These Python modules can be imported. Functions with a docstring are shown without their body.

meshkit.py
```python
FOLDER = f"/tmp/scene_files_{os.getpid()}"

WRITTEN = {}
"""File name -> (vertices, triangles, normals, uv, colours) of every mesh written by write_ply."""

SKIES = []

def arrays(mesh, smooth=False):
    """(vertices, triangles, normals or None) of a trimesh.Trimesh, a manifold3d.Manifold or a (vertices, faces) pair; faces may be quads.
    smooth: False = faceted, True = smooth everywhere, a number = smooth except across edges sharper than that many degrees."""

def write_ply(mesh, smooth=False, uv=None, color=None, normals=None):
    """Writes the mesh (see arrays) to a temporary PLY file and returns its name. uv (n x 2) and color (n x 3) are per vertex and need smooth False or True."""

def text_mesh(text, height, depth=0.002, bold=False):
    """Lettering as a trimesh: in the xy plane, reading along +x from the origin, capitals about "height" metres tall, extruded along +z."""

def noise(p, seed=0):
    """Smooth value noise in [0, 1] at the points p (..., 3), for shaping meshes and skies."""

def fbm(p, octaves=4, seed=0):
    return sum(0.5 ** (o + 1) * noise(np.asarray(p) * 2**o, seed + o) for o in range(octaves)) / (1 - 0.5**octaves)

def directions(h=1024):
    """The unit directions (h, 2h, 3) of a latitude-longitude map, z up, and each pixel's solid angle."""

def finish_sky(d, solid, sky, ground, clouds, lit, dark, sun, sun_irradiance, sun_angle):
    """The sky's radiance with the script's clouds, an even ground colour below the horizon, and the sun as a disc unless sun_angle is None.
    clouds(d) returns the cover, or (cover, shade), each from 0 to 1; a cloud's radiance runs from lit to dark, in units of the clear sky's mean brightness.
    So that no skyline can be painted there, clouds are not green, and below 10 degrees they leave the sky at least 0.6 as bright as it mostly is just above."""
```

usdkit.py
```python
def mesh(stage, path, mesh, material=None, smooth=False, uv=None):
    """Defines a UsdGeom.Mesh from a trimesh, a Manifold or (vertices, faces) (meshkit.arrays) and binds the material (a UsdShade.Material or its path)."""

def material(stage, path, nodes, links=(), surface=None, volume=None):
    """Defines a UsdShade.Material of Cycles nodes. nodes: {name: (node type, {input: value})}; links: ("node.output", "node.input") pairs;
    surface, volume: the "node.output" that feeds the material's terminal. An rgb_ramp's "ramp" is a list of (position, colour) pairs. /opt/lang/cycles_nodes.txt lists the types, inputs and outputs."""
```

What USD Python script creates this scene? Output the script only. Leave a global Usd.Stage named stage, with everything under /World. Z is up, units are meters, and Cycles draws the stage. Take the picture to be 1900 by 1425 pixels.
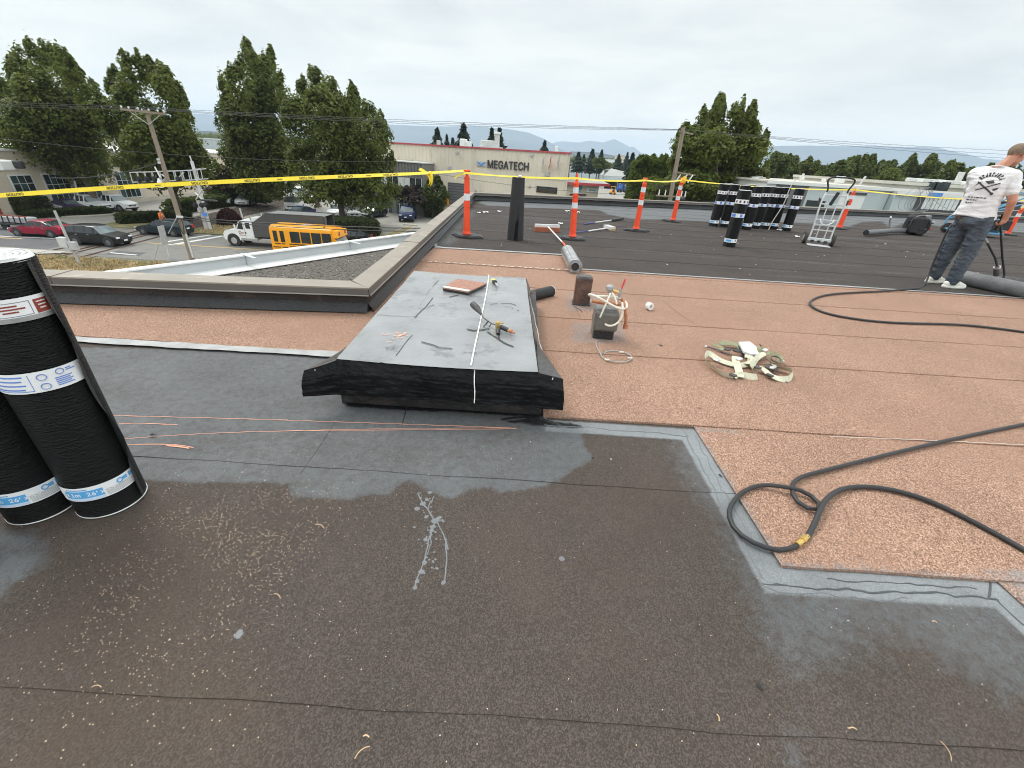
import math, random
import numpy as np, trimesh, shapely, usdkit, meshkit
import manifold3d as m3
from scipy import ndimage
from shapely.geometry import Polygon, LineString, Point
from shapely.ops import unary_union
from pxr import Usd, UsdGeom, UsdLux, UsdShade, Gf, Sdf, Vt

stage = Usd.Stage.CreateInMemory()
UsdGeom.SetStageUpAxis(stage, UsdGeom.Tokens.z)
UsdGeom.SetStageMetersPerUnit(stage, 1.0)
UsdGeom.Xform.Define(stage, '/World')
UsdGeom.Scope.Define(stage, '/World/Looks')
rng = np.random.default_rng(7)
random.seed(7)

# ------------------------------------------------------------------ camera
EYE = np.array([0, 0, 1.3]); FPX, CX, CY = 771.0, 950.0, 712.5
_p, _r = math.radians(28.65), math.radians(3.66)
FWD = np.array([0, math.cos(_p), -math.sin(_p)])
_rt = np.array([1.0, 0, 0]); _up = np.cross(_rt, FWD)
RIGHT = math.cos(_r) * _rt + math.sin(_r) * _up
DOWN = math.sin(_r) * _rt - math.cos(_r) * _up
cam = UsdGeom.Camera.Define(stage, '/World/camera')
M = Gf.Matrix4d(1.0)
for i, row in enumerate((RIGHT, -DOWN, -FWD, EYE)):
    M.SetRow3(i, Gf.Vec3d(*map(float, row)))
cam.AddTransformOp().Set(M)
cam.CreateHorizontalApertureAttr(36.0); cam.CreateVerticalApertureAttr(27.0)
cam.CreateFocalLengthAttr(36.0 * FPX / 1900)
cam.CreateClippingRangeAttr(Gf.Vec2f(0.05, 60000))
cam.CreateExposureAttr(0.52)

# ------------------------------------------------------------------ sky and sun
SUN_EL, SUN_AZ = math.radians(52), math.radians(-60)
CLOUD = (6.15, 6.3, 6.25)
usdkit.material(stage, '/World/Looks/sky_air', {
    'tc': ('texture_coordinate', {}),
    'sep': ('separate_xyz', {}),
    'mp': ('mapping', {'scale': (1.0, 1.0, 4.5)}),
    'n1': ('noise_texture', {'scale': 2.2, 'detail': 7.0, 'roughness': 0.58, 'distortion': 0.8}),
    'n2': ('noise_texture', {'scale': 5.0, 'detail': 4.0, 'roughness': 0.5}),
    'nm': ('mix_float', {'fac': 0.3}),
    'rp': ('rgb_ramp', {'ramp': [(0.32, (0.80, 0.825, 0.85)), (0.47, (0.95, 0.965, 0.975)), (0.61, (1.08, 1.08, 1.06))]}),
    'el': ('rgb_ramp', {'ramp': [(0, (1.45, 1.36, 1.2)), (0.06, (1.32, 1.25, 1.13)), (0.13, (1.14, 1.12, 1.06)), (0.22, (1.02, 1.02, 1.0)), (0.45, (1.25, 1.26, 1.25)), (1, (2.2, 2.25, 2.25))]}),
    'mul': ('vector_math', {'math_type': 'multiply'}),
    'cl': ('vector_math', {'math_type': 'multiply', 'vector2': CLOUD}),
    'sky': ('sky_texture', {'sky_type': 'single_scattering', 'sun_disc': False, 'sun_elevation': SUN_EL, 'sun_rotation': SUN_AZ}),
    'mix': ('mix', {'fac': 0.97}),
    'bg': ('background_shader', {'strength': 0.1}),
}, [('tc.generated', 'sep.vector'), ('tc.generated', 'mp.vector'), ('mp.vector', 'n1.vector'), ('mp.vector', 'n2.vector'),
    ('n1.fac', 'nm.a'), ('n2.fac', 'nm.b'), ('nm.result', 'rp.fac'), ('sep.z', 'el.fac'), ('rp.color', 'mul.vector1'), ('el.color', 'mul.vector2'),
    ('mul.vector', 'cl.vector1'), ('sky.color', 'mix.color1'), ('cl.vector', 'mix.color2'), ('mix.color', 'bg.color')], surface='bg.background')
dome = UsdLux.DomeLight.Define(stage, '/World/sky')
UsdShade.MaterialBindingAPI.Apply(dome.GetPrim()).Bind(UsdShade.Material.Get(stage, '/World/Looks/sky_air'))
dome.GetPrim().SetCustomDataByKey('kind', 'structure')
sun = UsdLux.DistantLight.Define(stage, '/World/sun')
sun.CreateNormalizeAttr(True); sun.CreateIntensityAttr(0.4); sun.CreateAngleAttr(24.0)
sun.CreateColorAttr(Gf.Vec3f(1.0, 0.97, 0.92))
sun.AddRotateXYZOp().Set(Gf.Vec3f(0, 0, 0))
_sd = np.array([math.sin(SUN_AZ) * math.cos(SUN_EL), math.cos(SUN_AZ) * math.cos(SUN_EL), math.sin(SUN_EL)])
_z = Gf.Vec3d(*map(float, _sd))
sun.GetPrim().GetAttribute('xformOp:rotateXYZ').Set(Gf.Vec3f(*[float(a) for a in Gf.Rotation(Gf.Vec3d(0, 0, 1), _z).Decompose(Gf.Vec3d(1, 0, 0), Gf.Vec3d(0, 1, 0), Gf.Vec3d(0, 0, 1))]))

# ------------------------------------------------------------------ helpers
G = -7.4                                   # street level; the roof is z = 0
def ray(px, py): return FWD + RIGHT * (px - CX) / FPX + DOWN * (py - CY) / FPX
def on(px, py, z=0.0):                     # the point of the level z that the line of sight meets
    d = ray(px, py); return EYE + d * ((z - EYE[2]) / d[2])
def far(px, py, Y):                        # the point at the distance Y north of the camera
    d = ray(px, py); return EYE + d * (Y / d[1])

L = {}
def look(name, col, rough=0.6, var=0.12, scale=2.0, bump=0.0, bscale=60.0, metal=0.0, spec=0.5, coat=0.0, dirt=None, detail=4.0, stretch=None, trans=0.0, fine=0.0):
    """Painted, cloth, metal or stone look: base colour broken up by two noises, optional relief, optional dirt patches."""
    c = np.array(col, float)
    n = {'g': ('geometry', {}), 'mp': ('mapping', {'scale': stretch or (1, 1, 1)}),
         'n': ('noise_texture', {'scale': scale, 'detail': detail, 'roughness': 0.6}),
         'r': ('rgb_ramp', {'ramp': [(0.25, tuple(np.clip(c * (1 - var), 0, 1))), (0.75, tuple(np.clip(c * (1 + var), 0, 1)))]}),
         'p': ('principled_bsdf', {'roughness': rough, 'metallic': metal, 'specular_ior_level': spec, 'coat_weight': coat})}
    l = [('g.position', 'mp.vector'), ('mp.vector', 'n.vector'), ('n.fac', 'r.fac')]
    out = 'r.color'
    if fine:
        n['v'] = ('voronoi_texture', {'scale': bscale}); n['vb'] = ('rgb_to_bw', {}); n['vr'] = ('map_range', {'to_min': 1 - fine, 'to_max': 1 + fine})
        n['vm'] = ('vector_math', {'math_type': 'scale'})
        l += [('mp.vector', 'v.vector'), ('v.color', 'vb.color'), ('vb.val', 'vr.value'), (out, 'vm.vector1'), ('vr.result', 'vm.scale')]; out = 'vm.vector'
    if dirt:
        n['n3'] = ('noise_texture', {'scale': dirt[1], 'detail': 5.0, 'roughness': 0.65}); n['r3'] = ('map_range', {'from_min': dirt[2], 'from_max': dirt[2] + 0.16, 'clamp': True})
        n['mx'] = ('mix', {'color2': dirt[0]})
        l += [('g.position', 'n3.vector'), ('n3.fac', 'r3.value'), ('r3.result', 'mx.fac'), (out, 'mx.color1')]; out = 'mx.color'
    l.append((out, 'p.base_color'))
    if bump:
        n['nb'] = ('noise_texture', {'scale': bscale, 'detail': 3.0}); n['b'] = ('bump', {'strength': min(bump, 1.0), 'distance': 0.02})
        l += [('mp.vector', 'nb.vector'), ('nb.fac', 'b.height'), ('b.normal', 'p.normal')]
    L[name] = usdkit.material(stage, '/World/Looks/' + name, n, l, surface='p.BSDF')
    return L[name]

def glass_look(name, col, rough=0.06):
    L[name] = usdkit.material(stage, '/World/Looks/' + name, {'g': ('geometry', {}), 'n': ('noise_texture', {'scale': 0.7, 'detail': 2.0}),
        'r': ('rgb_ramp', {'ramp': [(0.3, tuple(np.array(col) * 0.6)), (0.7, tuple(np.array(col) * 1.5))]}),
        'p': ('principled_bsdf', {'roughness': rough, 'specular_ior_level': 0.6})}, [('g.position', 'n.vector'), ('n.fac', 'r.fac'), ('r.color', 'p.base_color')], surface='p.BSDF')

used = {}
def free(parent, name):
    k = (parent, name); i = used.get(k, 0); used[k] = i + 1
    return name if i == 0 else f'{name}_{i:03d}'
def path_of(parent): return '/World' if parent is None else str(parent.GetPath())
def tag(o, label=None, cat=None, group=None, kind=None):
    for k, v in (('label', label), ('category', cat), ('group', group), ('kind', kind)):
        if v: o.SetCustomDataByKey(k, v)
    return o
def thing(name, label, cat, loc=(0, 0, 0), rz=0.0, group=None, kind=None, parent=None, scale=None):
    x = UsdGeom.Xform.Define(stage, path_of(parent) + '/' + free(path_of(parent), name))
    x.AddTranslateOp().Set(Gf.Vec3d(*map(float, loc))); x.AddRotateZOp().Set(float(math.degrees(rz)))
    if scale is not None: x.AddScaleOp().Set(Gf.Vec3f(*map(float, scale if np.ndim(scale) else [scale] * 3)))
    return tag(x.GetPrim(), label, cat, group, kind)
def copy_of(src, loc, rz, label, scale=None):
    was = src.GetCustomData(); name = src.GetName(); name = name[:-4] if name[-3:].isdigit() else name
    r = thing(name, label, was['category'], loc, rz, was.get('group'), scale=scale)
    r.GetReferences().AddInternalReference(src.GetPath()); r.SetInstanceable(True)
    return r

class MB:
    """Collects pieces that become ONE mesh."""
    def __init__(s): s.v, s.f, s.k = [], [], 0
    def add(s, v, f):
        v = np.asarray(v, float); s.v.append(v); s.f.append(np.asarray(f, int) + s.k); s.k += len(v); return s
    def tm(s, t): return s.add(t.vertices, t.faces)
    def quad(s, a, b, c, d): return s.add([a, b, c, d], [[0, 1, 2], [0, 2, 3]])
    def box(s, c, size, rz=0.0, rot=None, ch=0.0):
        h = np.array(size, float) / 2; c = np.array(c, float)
        if ch:
            pts = []
            for sx in (-1, 1):
                for sy in (-1, 1):
                    for sz in (-1, 1):
                        q = np.array([sx, sy, sz])
                        for a in range(3):
                            o = h - ch; o[a] = h[a]; pts.append(q * o)
            t = trimesh.convex.convex_hull(np.array(pts)); v, f = np.array(t.vertices), np.array(t.faces)
        else:
            v = np.array([[x, y, z] for x in (-1, 1) for y in (-1, 1) for z in (-1, 1)]) * h
            f = [[0, 1, 3], [0, 3, 2], [4, 6, 7], [4, 7, 5], [0, 4, 5], [0, 5, 1], [2, 3, 7], [2, 7, 6], [0, 2, 6], [0, 6, 4], [1, 5, 7], [1, 7, 3]]
        if rot is not None: v = v @ np.asarray(rot).T
        if rz:
            C, S = math.cos(rz), math.sin(rz); v = v @ np.array([[C, S, 0], [-S, C, 0], [0, 0, 1]])
        return s.add(v + c, f)
    def beam(s, p, q, w, h=None, up=(0, 0, 1)):
        p, q = np.array(p, float), np.array(q, float); h = h or w; d = q - p; n = np.linalg.norm(d); d /= n
        u = np.array(up, float)
        if abs(d @ u) > 0.98: u = np.array([0, 1.0, 0])
        a = np.cross(u, d); a /= np.linalg.norm(a); b = np.cross(d, a)
        return s.box((p + q) / 2, (n, w, h), rot=np.stack([d, a, b], 1))
    def tube(s, pts, r, n=8, caps=True):
        pts = np.array(pts, float); r = np.broadcast_to(r, len(pts)); t = np.gradient(pts, axis=0); t /= np.linalg.norm(t, axis=1)[:, None] + 1e-12
        u = np.array([0, 0, 1.0]) if abs(t[0, 2]) < 0.9 else np.array([1.0, 0, 0])
        V = []; a = np.linspace(0, 2 * np.pi, n, endpoint=False)
        for i in range(len(pts)):
            u = u - t[i] * (u @ t[i]); u /= np.linalg.norm(u) + 1e-12; w = np.cross(t[i], u)
            V.append(pts[i] + r[i] * (np.cos(a)[:, None] * u + np.sin(a)[:, None] * w))
        F = []
        for i in range(len(pts) - 1):
            for j in range(n):
                k = (j + 1) % n; F += [[i * n + j, i * n + k, (i + 1) * n + k], [i * n + j, (i + 1) * n + k, (i + 1) * n + j]]
        V = np.vstack(V)
        if caps:
            V = np.vstack([V, pts[0], pts[-1]]); m = len(pts) * n; e = (len(pts) - 1) * n
            for j in range(n):
                k = (j + 1) % n; F += [[m, k, j], [m + 1, e + j, e + k]]
        return s.add(V, F)
    def cyl(s, p, q, r, r2=None, n=16): return s.tube([p, q], [r, r if r2 is None else r2], n)
    def lathe(s, prof, c=(0, 0, 0), n=20):
        prof = np.array(prof, float); a = np.linspace(0, 2 * np.pi, n, endpoint=False); m = len(prof)
        V = np.stack([np.outer(prof[:, 0], np.cos(a)), np.outer(prof[:, 0], np.sin(a)), np.repeat(prof[:, 1:2], n, 1)], -1).reshape(-1, 3)
        F = []
        for i in range(m - 1):
            for j in range(n):
                k = (j + 1) % n; F += [[i * n + j, i * n + k, (i + 1) * n + k], [i * n + j, (i + 1) * n + k, (i + 1) * n + j]]
        return s.add(V + np.array(c, float), F)
    def poly(s, P, z0, z1=None, tr=None):
        """A flat polygon at z0, or a prism from z0 to z1."""
        P = P if hasattr(P, 'exterior') or hasattr(P, 'geoms') else Polygon(P)
        for g in getattr(P, 'geoms', [P]):
            if g.is_empty or g.geom_type != 'Polygon': continue
            if z1 is None:
                v, f = trimesh.creation.triangulate_polygon(g, engine='earcut'); v = np.c_[v, np.full(len(v), z0)]
                e = np.cross(v[f[:, 1]] - v[f[:, 0]], v[f[:, 2]] - v[f[:, 0]])[:, 2] < 0; f[e] = f[e][:, ::-1]
            else:
                t = trimesh.creation.extrude_polygon(g, z1 - z0, engine='earcut'); v, f = t.vertices + [0, 0, z0], t.faces
            s.add(v if tr is None else trimesh.transform_points(v, tr), f)
        return s
    def prism_y(s, P, y0, y1):
        """Side profile (x, z) extruded along y."""
        t = trimesh.creation.extrude_polygon(P if hasattr(P, 'exterior') else Polygon(P), y1 - y0, engine='earcut')
        v = np.array(t.vertices); return s.add(np.stack([v[:, 0], y1 - v[:, 2], v[:, 1]], 1), t.faces)
    def prism_x(s, P, x0, x1):
        """Cross section (y, z) extruded along x."""
        t = trimesh.creation.extrude_polygon(P if hasattr(P, 'exterior') else Polygon(P), x1 - x0, engine='earcut')
        v = np.array(t.vertices); return s.add(np.stack([x0 + v[:, 2], v[:, 0], v[:, 1]], 1), t.faces)
    def mesh(s): return np.vstack(s.v), np.vstack(s.f)
    def put(s, name, m, parent=None, smooth=30, label=None, cat=None, group=None, kind=None, vals=None):
        p = path_of(parent) + '/' + free(path_of(parent), name); v, f = s.mesh()
        o = usdkit.mesh(stage, p, (v, f), L[m] if isinstance(m, str) else m, smooth=smooth if vals is None else False)
        for k, a in (vals or {}).items():
            UsdGeom.PrimvarsAPI(o).CreatePrimvar(k, Sdf.ValueTypeNames.FloatArray, 'vertex').Set(Vt.FloatArray.FromNumpy(np.asarray(a, np.float32)))
        return tag(o.GetPrim(), label, cat, group, kind)
def curve(pts, n=60):
    """A smooth path through the points."""
    from scipy.interpolate import CubicSpline
    pts = np.array(pts, float); t = np.r_[0, np.cumsum(np.linalg.norm(np.diff(pts, axis=0), axis=1))]
    return CubicSpline(t, pts)(np.linspace(0, t[-1], n))
def ribbon(mb, pts, w, side):
    """A flat band of width w along pts; side(i) gives the across direction."""
    pts = np.array(pts, float); n = len(pts)
    S = np.array([side(i) if callable(side) else side for i in range(n)], float); S /= np.linalg.norm(S, axis=1)[:, None]
    W = np.broadcast_to(w, n)[:, None] / 2
    V = np.vstack([pts - S * W, pts + S * W]); F = []
    for i in range(n - 1): F += [[i, i + 1, n + i + 1], [i, n + i + 1, n + i]]
    return mb.add(V, F)
def rect(x0, y0, x1, y1): return Polygon([(x0, y0), (x1, y0), (x1, y1), (x0, y1)])
def text(t, h, d=0.004, bold=True):
    m = meshkit.text_mesh(t, h, d, bold); m.apply_translation([-m.bounds[:, 0].mean(), -m.bounds[:, 1].mean(), 0]); return m
def placed(m, o, ex, ey):
    """A mesh of the xy plane set at o with its x along ex, its y along ey."""
    ex = np.array(ex, float); ex /= np.linalg.norm(ex); ey = np.array(ey, float); ey /= np.linalg.norm(ey); ez = np.cross(ex, ey)
    v = np.array(m.vertices) @ np.stack([ex, ey, ez]) + np.array(o, float); return trimesh.Trimesh(v, m.faces, process=False)
# ------------------------------------------------------------------ looks
def roof_look(name, dark, lite, paint_col, fleck_col, gran=150.0, contrast=0.35, rough=0.85, big=0.25, fibre=0.0, mott=None):
    """Roofing felt: mineral granules, broad fading, and coats of primer, bitumen or loose granules where the sheet carries them."""
    d, l = np.array(dark), np.array(lite)
    n = {'g': ('geometry', {}), 'v': ('voronoi_texture', {'scale': gran}), 'vb': ('rgb_to_bw', {}),
         'rp': ('rgb_ramp', {'ramp': [(0.15, tuple(d * (1 - contrast))), (0.45, tuple(d)), (0.7, tuple(l)), (0.9, tuple(l * (1 + contrast)))]}),
         'n1': ('noise_texture', {'scale': 1.3, 'detail': 6.0, 'roughness': 0.65, 'distortion': 0.4}), 'm1': ('map_range', {'from_min': 0.25, 'from_max': 0.75, 'to_min': 1 - big, 'to_max': 1 + big}),
         's1': ('vector_math', {'math_type': 'scale'}),
         'n4': ('noise_texture', {'scale': 0.8, 'detail': 5.0, 'roughness': 0.6}), 'm4': ('map_range', {'from_min': 0.48, 'from_max': 0.72, 'to_max': 0.75, 'clamp': True}), 'mt': ('mix', {'color2': mott or tuple(d)}),
         'pa': ('attribute', {'attribute': 'paint'}), 'n2': ('noise_texture', {'scale': 24.0, 'detail': 5.0, 'roughness': 0.7}), 'm2': ('map_range', {'from_min': 0.3, 'from_max': 0.7, 'to_min': -0.28, 'to_max': 0.28}),
         'pm': ('math', {'math_type': 'add'}), 'pc': ('map_range', {'from_min': 0.12, 'from_max': 0.85, 'clamp': True}),
         'pcol': ('rgb_ramp', {'ramp': [(0.3, tuple(np.array(paint_col) * 0.78)), (0.7, tuple(np.array(paint_col) * 1.2))]}), 'fr': ('attribute', {'attribute': 'fresh'}), 'frm': ('math', {'math_type': 'multiply_add', 'value2': 1.15, 'value3': 1.0}), 'gmm': ('math', {'math_type': 'multiply'}), 'pg': ('vector_math', {'math_type': 'scale'}), 'gm': ('map_range', {'to_min': 0.72, 'to_max': 1.28}), 'mx': ('mix', {}),
         'fa': ('attribute', {'attribute': 'fleck'}), 'v2': ('voronoi_texture', {'scale': 210.0}), 'vb2': ('separate_color', {}), 'ft': ('math', {'math_type': 'subtract', 'value1': 1.0}),
         'fg': ('math', {'math_type': 'greater_than'}), 'fd': ('math', {'math_type': 'less_than', 'value2': 0.32}), 'fm': ('math', {'math_type': 'multiply'}), 'mf': ('mix', {'color2': fleck_col}),
         'ta': ('attribute', {'attribute': 'tar'}), 'tn': ('math', {'math_type': 'add'}), 'tc': ('map_range', {'from_min': 0.35, 'from_max': 0.75, 'clamp': True}), 'mt2': ('mix', {'color2': (0.012, 0.012, 0.013)}),
         'b': ('bump', {'strength': 0.55, 'distance': 0.006}), 'nb': ('noise_texture', {'scale': 5.0, 'detail': 4.0}), 'hb': ('math', {'math_type': 'multiply_add', 'value2': 2.2}),
         'rr': ('map_range', {'to_min': rough, 'to_max': 0.55}),
         'p': ('principled_bsdf', {'specular_ior_level': 0.25})}
    l2 = [('g.position', 'v.vector'), ('v.color', 'vb.color'), ('vb.val', 'rp.fac'), ('g.position', 'n1.vector'), ('n1.fac', 'm1.value'), ('g.position', 'n4.vector'), ('n4.fac', 'm4.value'),
          ('rp.color', 'mt.color1'), ('m4.result', 'mt.fac'), ('mt.color', 's1.vector1'), ('m1.result', 's1.scale'),
          ('g.position', 'n2.vector'), ('n2.fac', 'm2.value'), ('pa.fac', 'pm.value1'), ('m2.result', 'pm.value2'), ('pm.value', 'pc.value'), ('n1.fac', 'pcol.fac'), ('pcol.color', 'pg.vector1'), ('vb.val', 'gm.value'), ('fr.fac', 'frm.value1'), ('gm.result', 'gmm.value1'), ('frm.value', 'gmm.value2'), ('gmm.value', 'pg.scale'),
          ('pc.result', 'mx.fac'), ('s1.vector', 'mx.color1'), ('pg.vector', 'mx.color2'),
          ('g.position', 'v2.vector'), ('v2.color', 'vb2.color'), ('fa.fac', 'ft.value2'), ('vb2.g', 'fg.value1'), ('ft.value', 'fg.value2'), ('v2.distance', 'fd.value1'), ('fg.value', 'fm.value1'), ('fd.value', 'fm.value2'), ('fm.value', 'mf.fac'), ('mx.color', 'mf.color1'),
          ('ta.fac', 'tn.value1'), ('m2.result', 'tn.value2'), ('tn.value', 'tc.value'), ('tc.result', 'mt2.fac'), ('mf.color', 'mt2.color1'), ('mt2.color', 'p.base_color'),
          ('g.position', 'nb.vector'), ('nb.fac', 'hb.value1'), ('vb.val', 'hb.value3'), ('hb.value', 'b.height'), ('b.normal', 'p.normal'), ('pc.result', 'rr.value'), ('rr.result', 'p.roughness')]
    L[name] = usdkit.material(stage, '/World/Looks/' + name, n, l2, surface='p.BSDF')

roof_look('base_sheet_felt', (0.064, 0.051, 0.0435), (0.094, 0.077, 0.066), (0.110, 0.1155, 0.120), (0.80, 0.60, 0.40), gran=300, contrast=0.24, big=.18, mott=(0.086, 0.061, 0.045))
roof_look('base_sheet_far', (0.050, 0.041, 0.037), (0.074, 0.061, 0.055), (0.125, 0.13, 0.135), (0.8, 0.75, 0.7), gran=330, contrast=0.35, big=.2, mott=(0.066, 0.050, 0.041))
roof_look('cap_sheet_felt', (0.275, 0.156, 0.106), (0.43, 0.275, 0.20), (0.20, 0.205, 0.21), (0.8, 0.66, 0.52), gran=280, contrast=0.6, big=0.14, mott=(0.30, 0.175, 0.122))
look('selvedge', (0.34, 0.34, 0.335), 0.6, 0.25, 9, 0.3, 90)
look('upstand_felt', (0.022, 0.020, 0.020), 0.5, 0.4, 6, 0.6, 30, dirt=((0.07, 0.052, 0.044), 3.0, 0.52))
look('coping_metal', (0.26, 0.225, 0.185), 0.55, 0.16, 2.5, 0.1, 20, dirt=((0.42, 0.36, 0.28), 3.5, 0.55))
look('coping_face', (0.10, 0.092, 0.085), 0.45, 0.1, 3)
look('coping_drip', (0.33, 0.31, 0.29), 0.4, 0.1, 3)
look('white_metal', (0.74, 0.74, 0.72), 0.4, 0.05, 1.5, dirt=((0.55, 0.54, 0.5), 1.6, 0.58))
look('grey_metal_face', (0.48, 0.50, 0.51), 0.45, 0.06, 2)  # white gutter metal, shading of its upright wall painted into the grey
look('pebble', (0.26, 0.235, 0.205), 0.8, 0.5, 14, fine=0.75, bscale=28)
look('wall_render', (0.42, 0.40, 0.37), 0.8, 0.1, 0.6)
look('bitumen', (0.015, 0.015, 0.016), 0.35, 0.4, 10, 0.6, 60)
look('tar_grey', (.07, .073, .077), .5, .3, 30); look('primer_paint', (0.15, 0.16, 0.17), 0.5, 0.15, 20)
look('chalk_orange', (0.86, 0.40, 0.27), 0.8, 0.12, 40)
look('chalk_white', (0.78, 0.76, 0.70), 0.8, 0.15, 60)

# ------------------------------------------------------------------ the roof
roof = thing('roof', 'flat roof of brown base sheets and terracotta granulated cap sheets', None, kind='structure')
def soft(mask, px): return ndimage.gaussian_filter(mask.astype(float), px) if px else mask.astype(float)
def world_poly(pts, z=0.0): return Polygon([tuple(on(x, y, z)[:2]) for x, y in pts]).buffer(0)

def jag(P, amp, f, seed=0):
    """The outline of a painted patch, roughened."""
    if hasattr(P, 'geoms'): return unary_union([jag(g, amp, f, seed) for g in P.geoms])
    b = np.array(P.segmentize(0.02).exterior.coords)[:, :2]
    q = np.c_[b * f, np.zeros(len(b))]
    return Polygon(b + amp * (np.stack([meshkit.fbm(q, 3, seed), meshkit.fbm(q, 3, seed + 9)], 1) - 0.5)).buffer(0)

P_left = jag(world_poly([(-400, 560), (128, 645), (640, 652), (640, 745), (1000, 768), (1010, 783), (1080, 800), (1080, 825), (1105, 852), (1040, 890), (1000, 905), (930, 915), (905, 905), (870, 908), (835, 930), (800, 912), (760, 893), (735, 905), (720, 922), (690, 918), (640, 930), (560, 922), (545, 928), (535, 898), (430, 897), (270, 891), (100, 905), (-400, 980)]), 0.014, 9)
P_bl = jag(world_poly([(-200, 1260), (30, 1085), (100, 1040), (70, 990), (0, 985), (-300, 900)]), 0.04, 5, 3)
CAP = unary_union([rect(1.05, 1.07, 30, 2.02), rect(0.2, 1.97, 30, 2.92), rect(1.86, -4, 30, 1.08)])
P_rim = CAP.buffer(0.11, join_style='mitre').difference(CAP.buffer(-0.01))
P_soft = world_poly([(1240, 805), (1330, 805), (1440, 1075), (1835, 1085), (1990, 1250), (1930, 1330), (1760, 1235), (1640, 1165), (1560, 1240), (1440, 1250), (1390, 1130), (1330, 960), (1270, 900)])
P_soft2 = world_poly([(1420, 1090), (1640, 1090), (1600, 1200), (1450, 1220)])
P_fuz = [world_poly([(1450, 1352), (1510, 1350), (1505, 1368), (1455, 1372)]), world_poly([(1450, 1380), (1490, 1385), (1500, 1430), (1460, 1430)]), world_poly([(1660, 1352), (1850, 1358), (1850, 1366), (1660, 1364)]), world_poly([(436, 1172), (448, 1170), (450, 1186), (438, 1186)])]
P_halo = unary_union([world_poly([(1060, 600), (1160, 600), (1160, 640), (1060, 640)]), world_poly([(1050, 545), (1110, 545), (1110, 580), (1050, 580)])])
P_tar = unary_union([world_poly([(925, 782), (990, 777), (1075, 788), (1090, 797), (985, 790)]), world_poly([(640, 742), (1000, 762), (1012, 776), (640, 756)])])
P_far = jag(world_poly([(885, 376), (900, 368), (1180, 380), (1536, 397), (1880, 409), (1960, 412), (1960, 436), (1740, 420), (1690, 412), (1650, 424), (1640, 411), (1600, 412), (1575, 421), (1540, 417), (1440, 411), (1330, 412), (1240, 408), (1180, 407), (1130, 398), (1110, 390), (1000, 386), (900, 382)]), 0.25, 1.2, 5)
P_farleft = jag(world_poly([(792, 455), (872, 388), (885, 392), (860, 415), (850, 440), (830, 458)]), 0.15, 3, 6)

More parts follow.
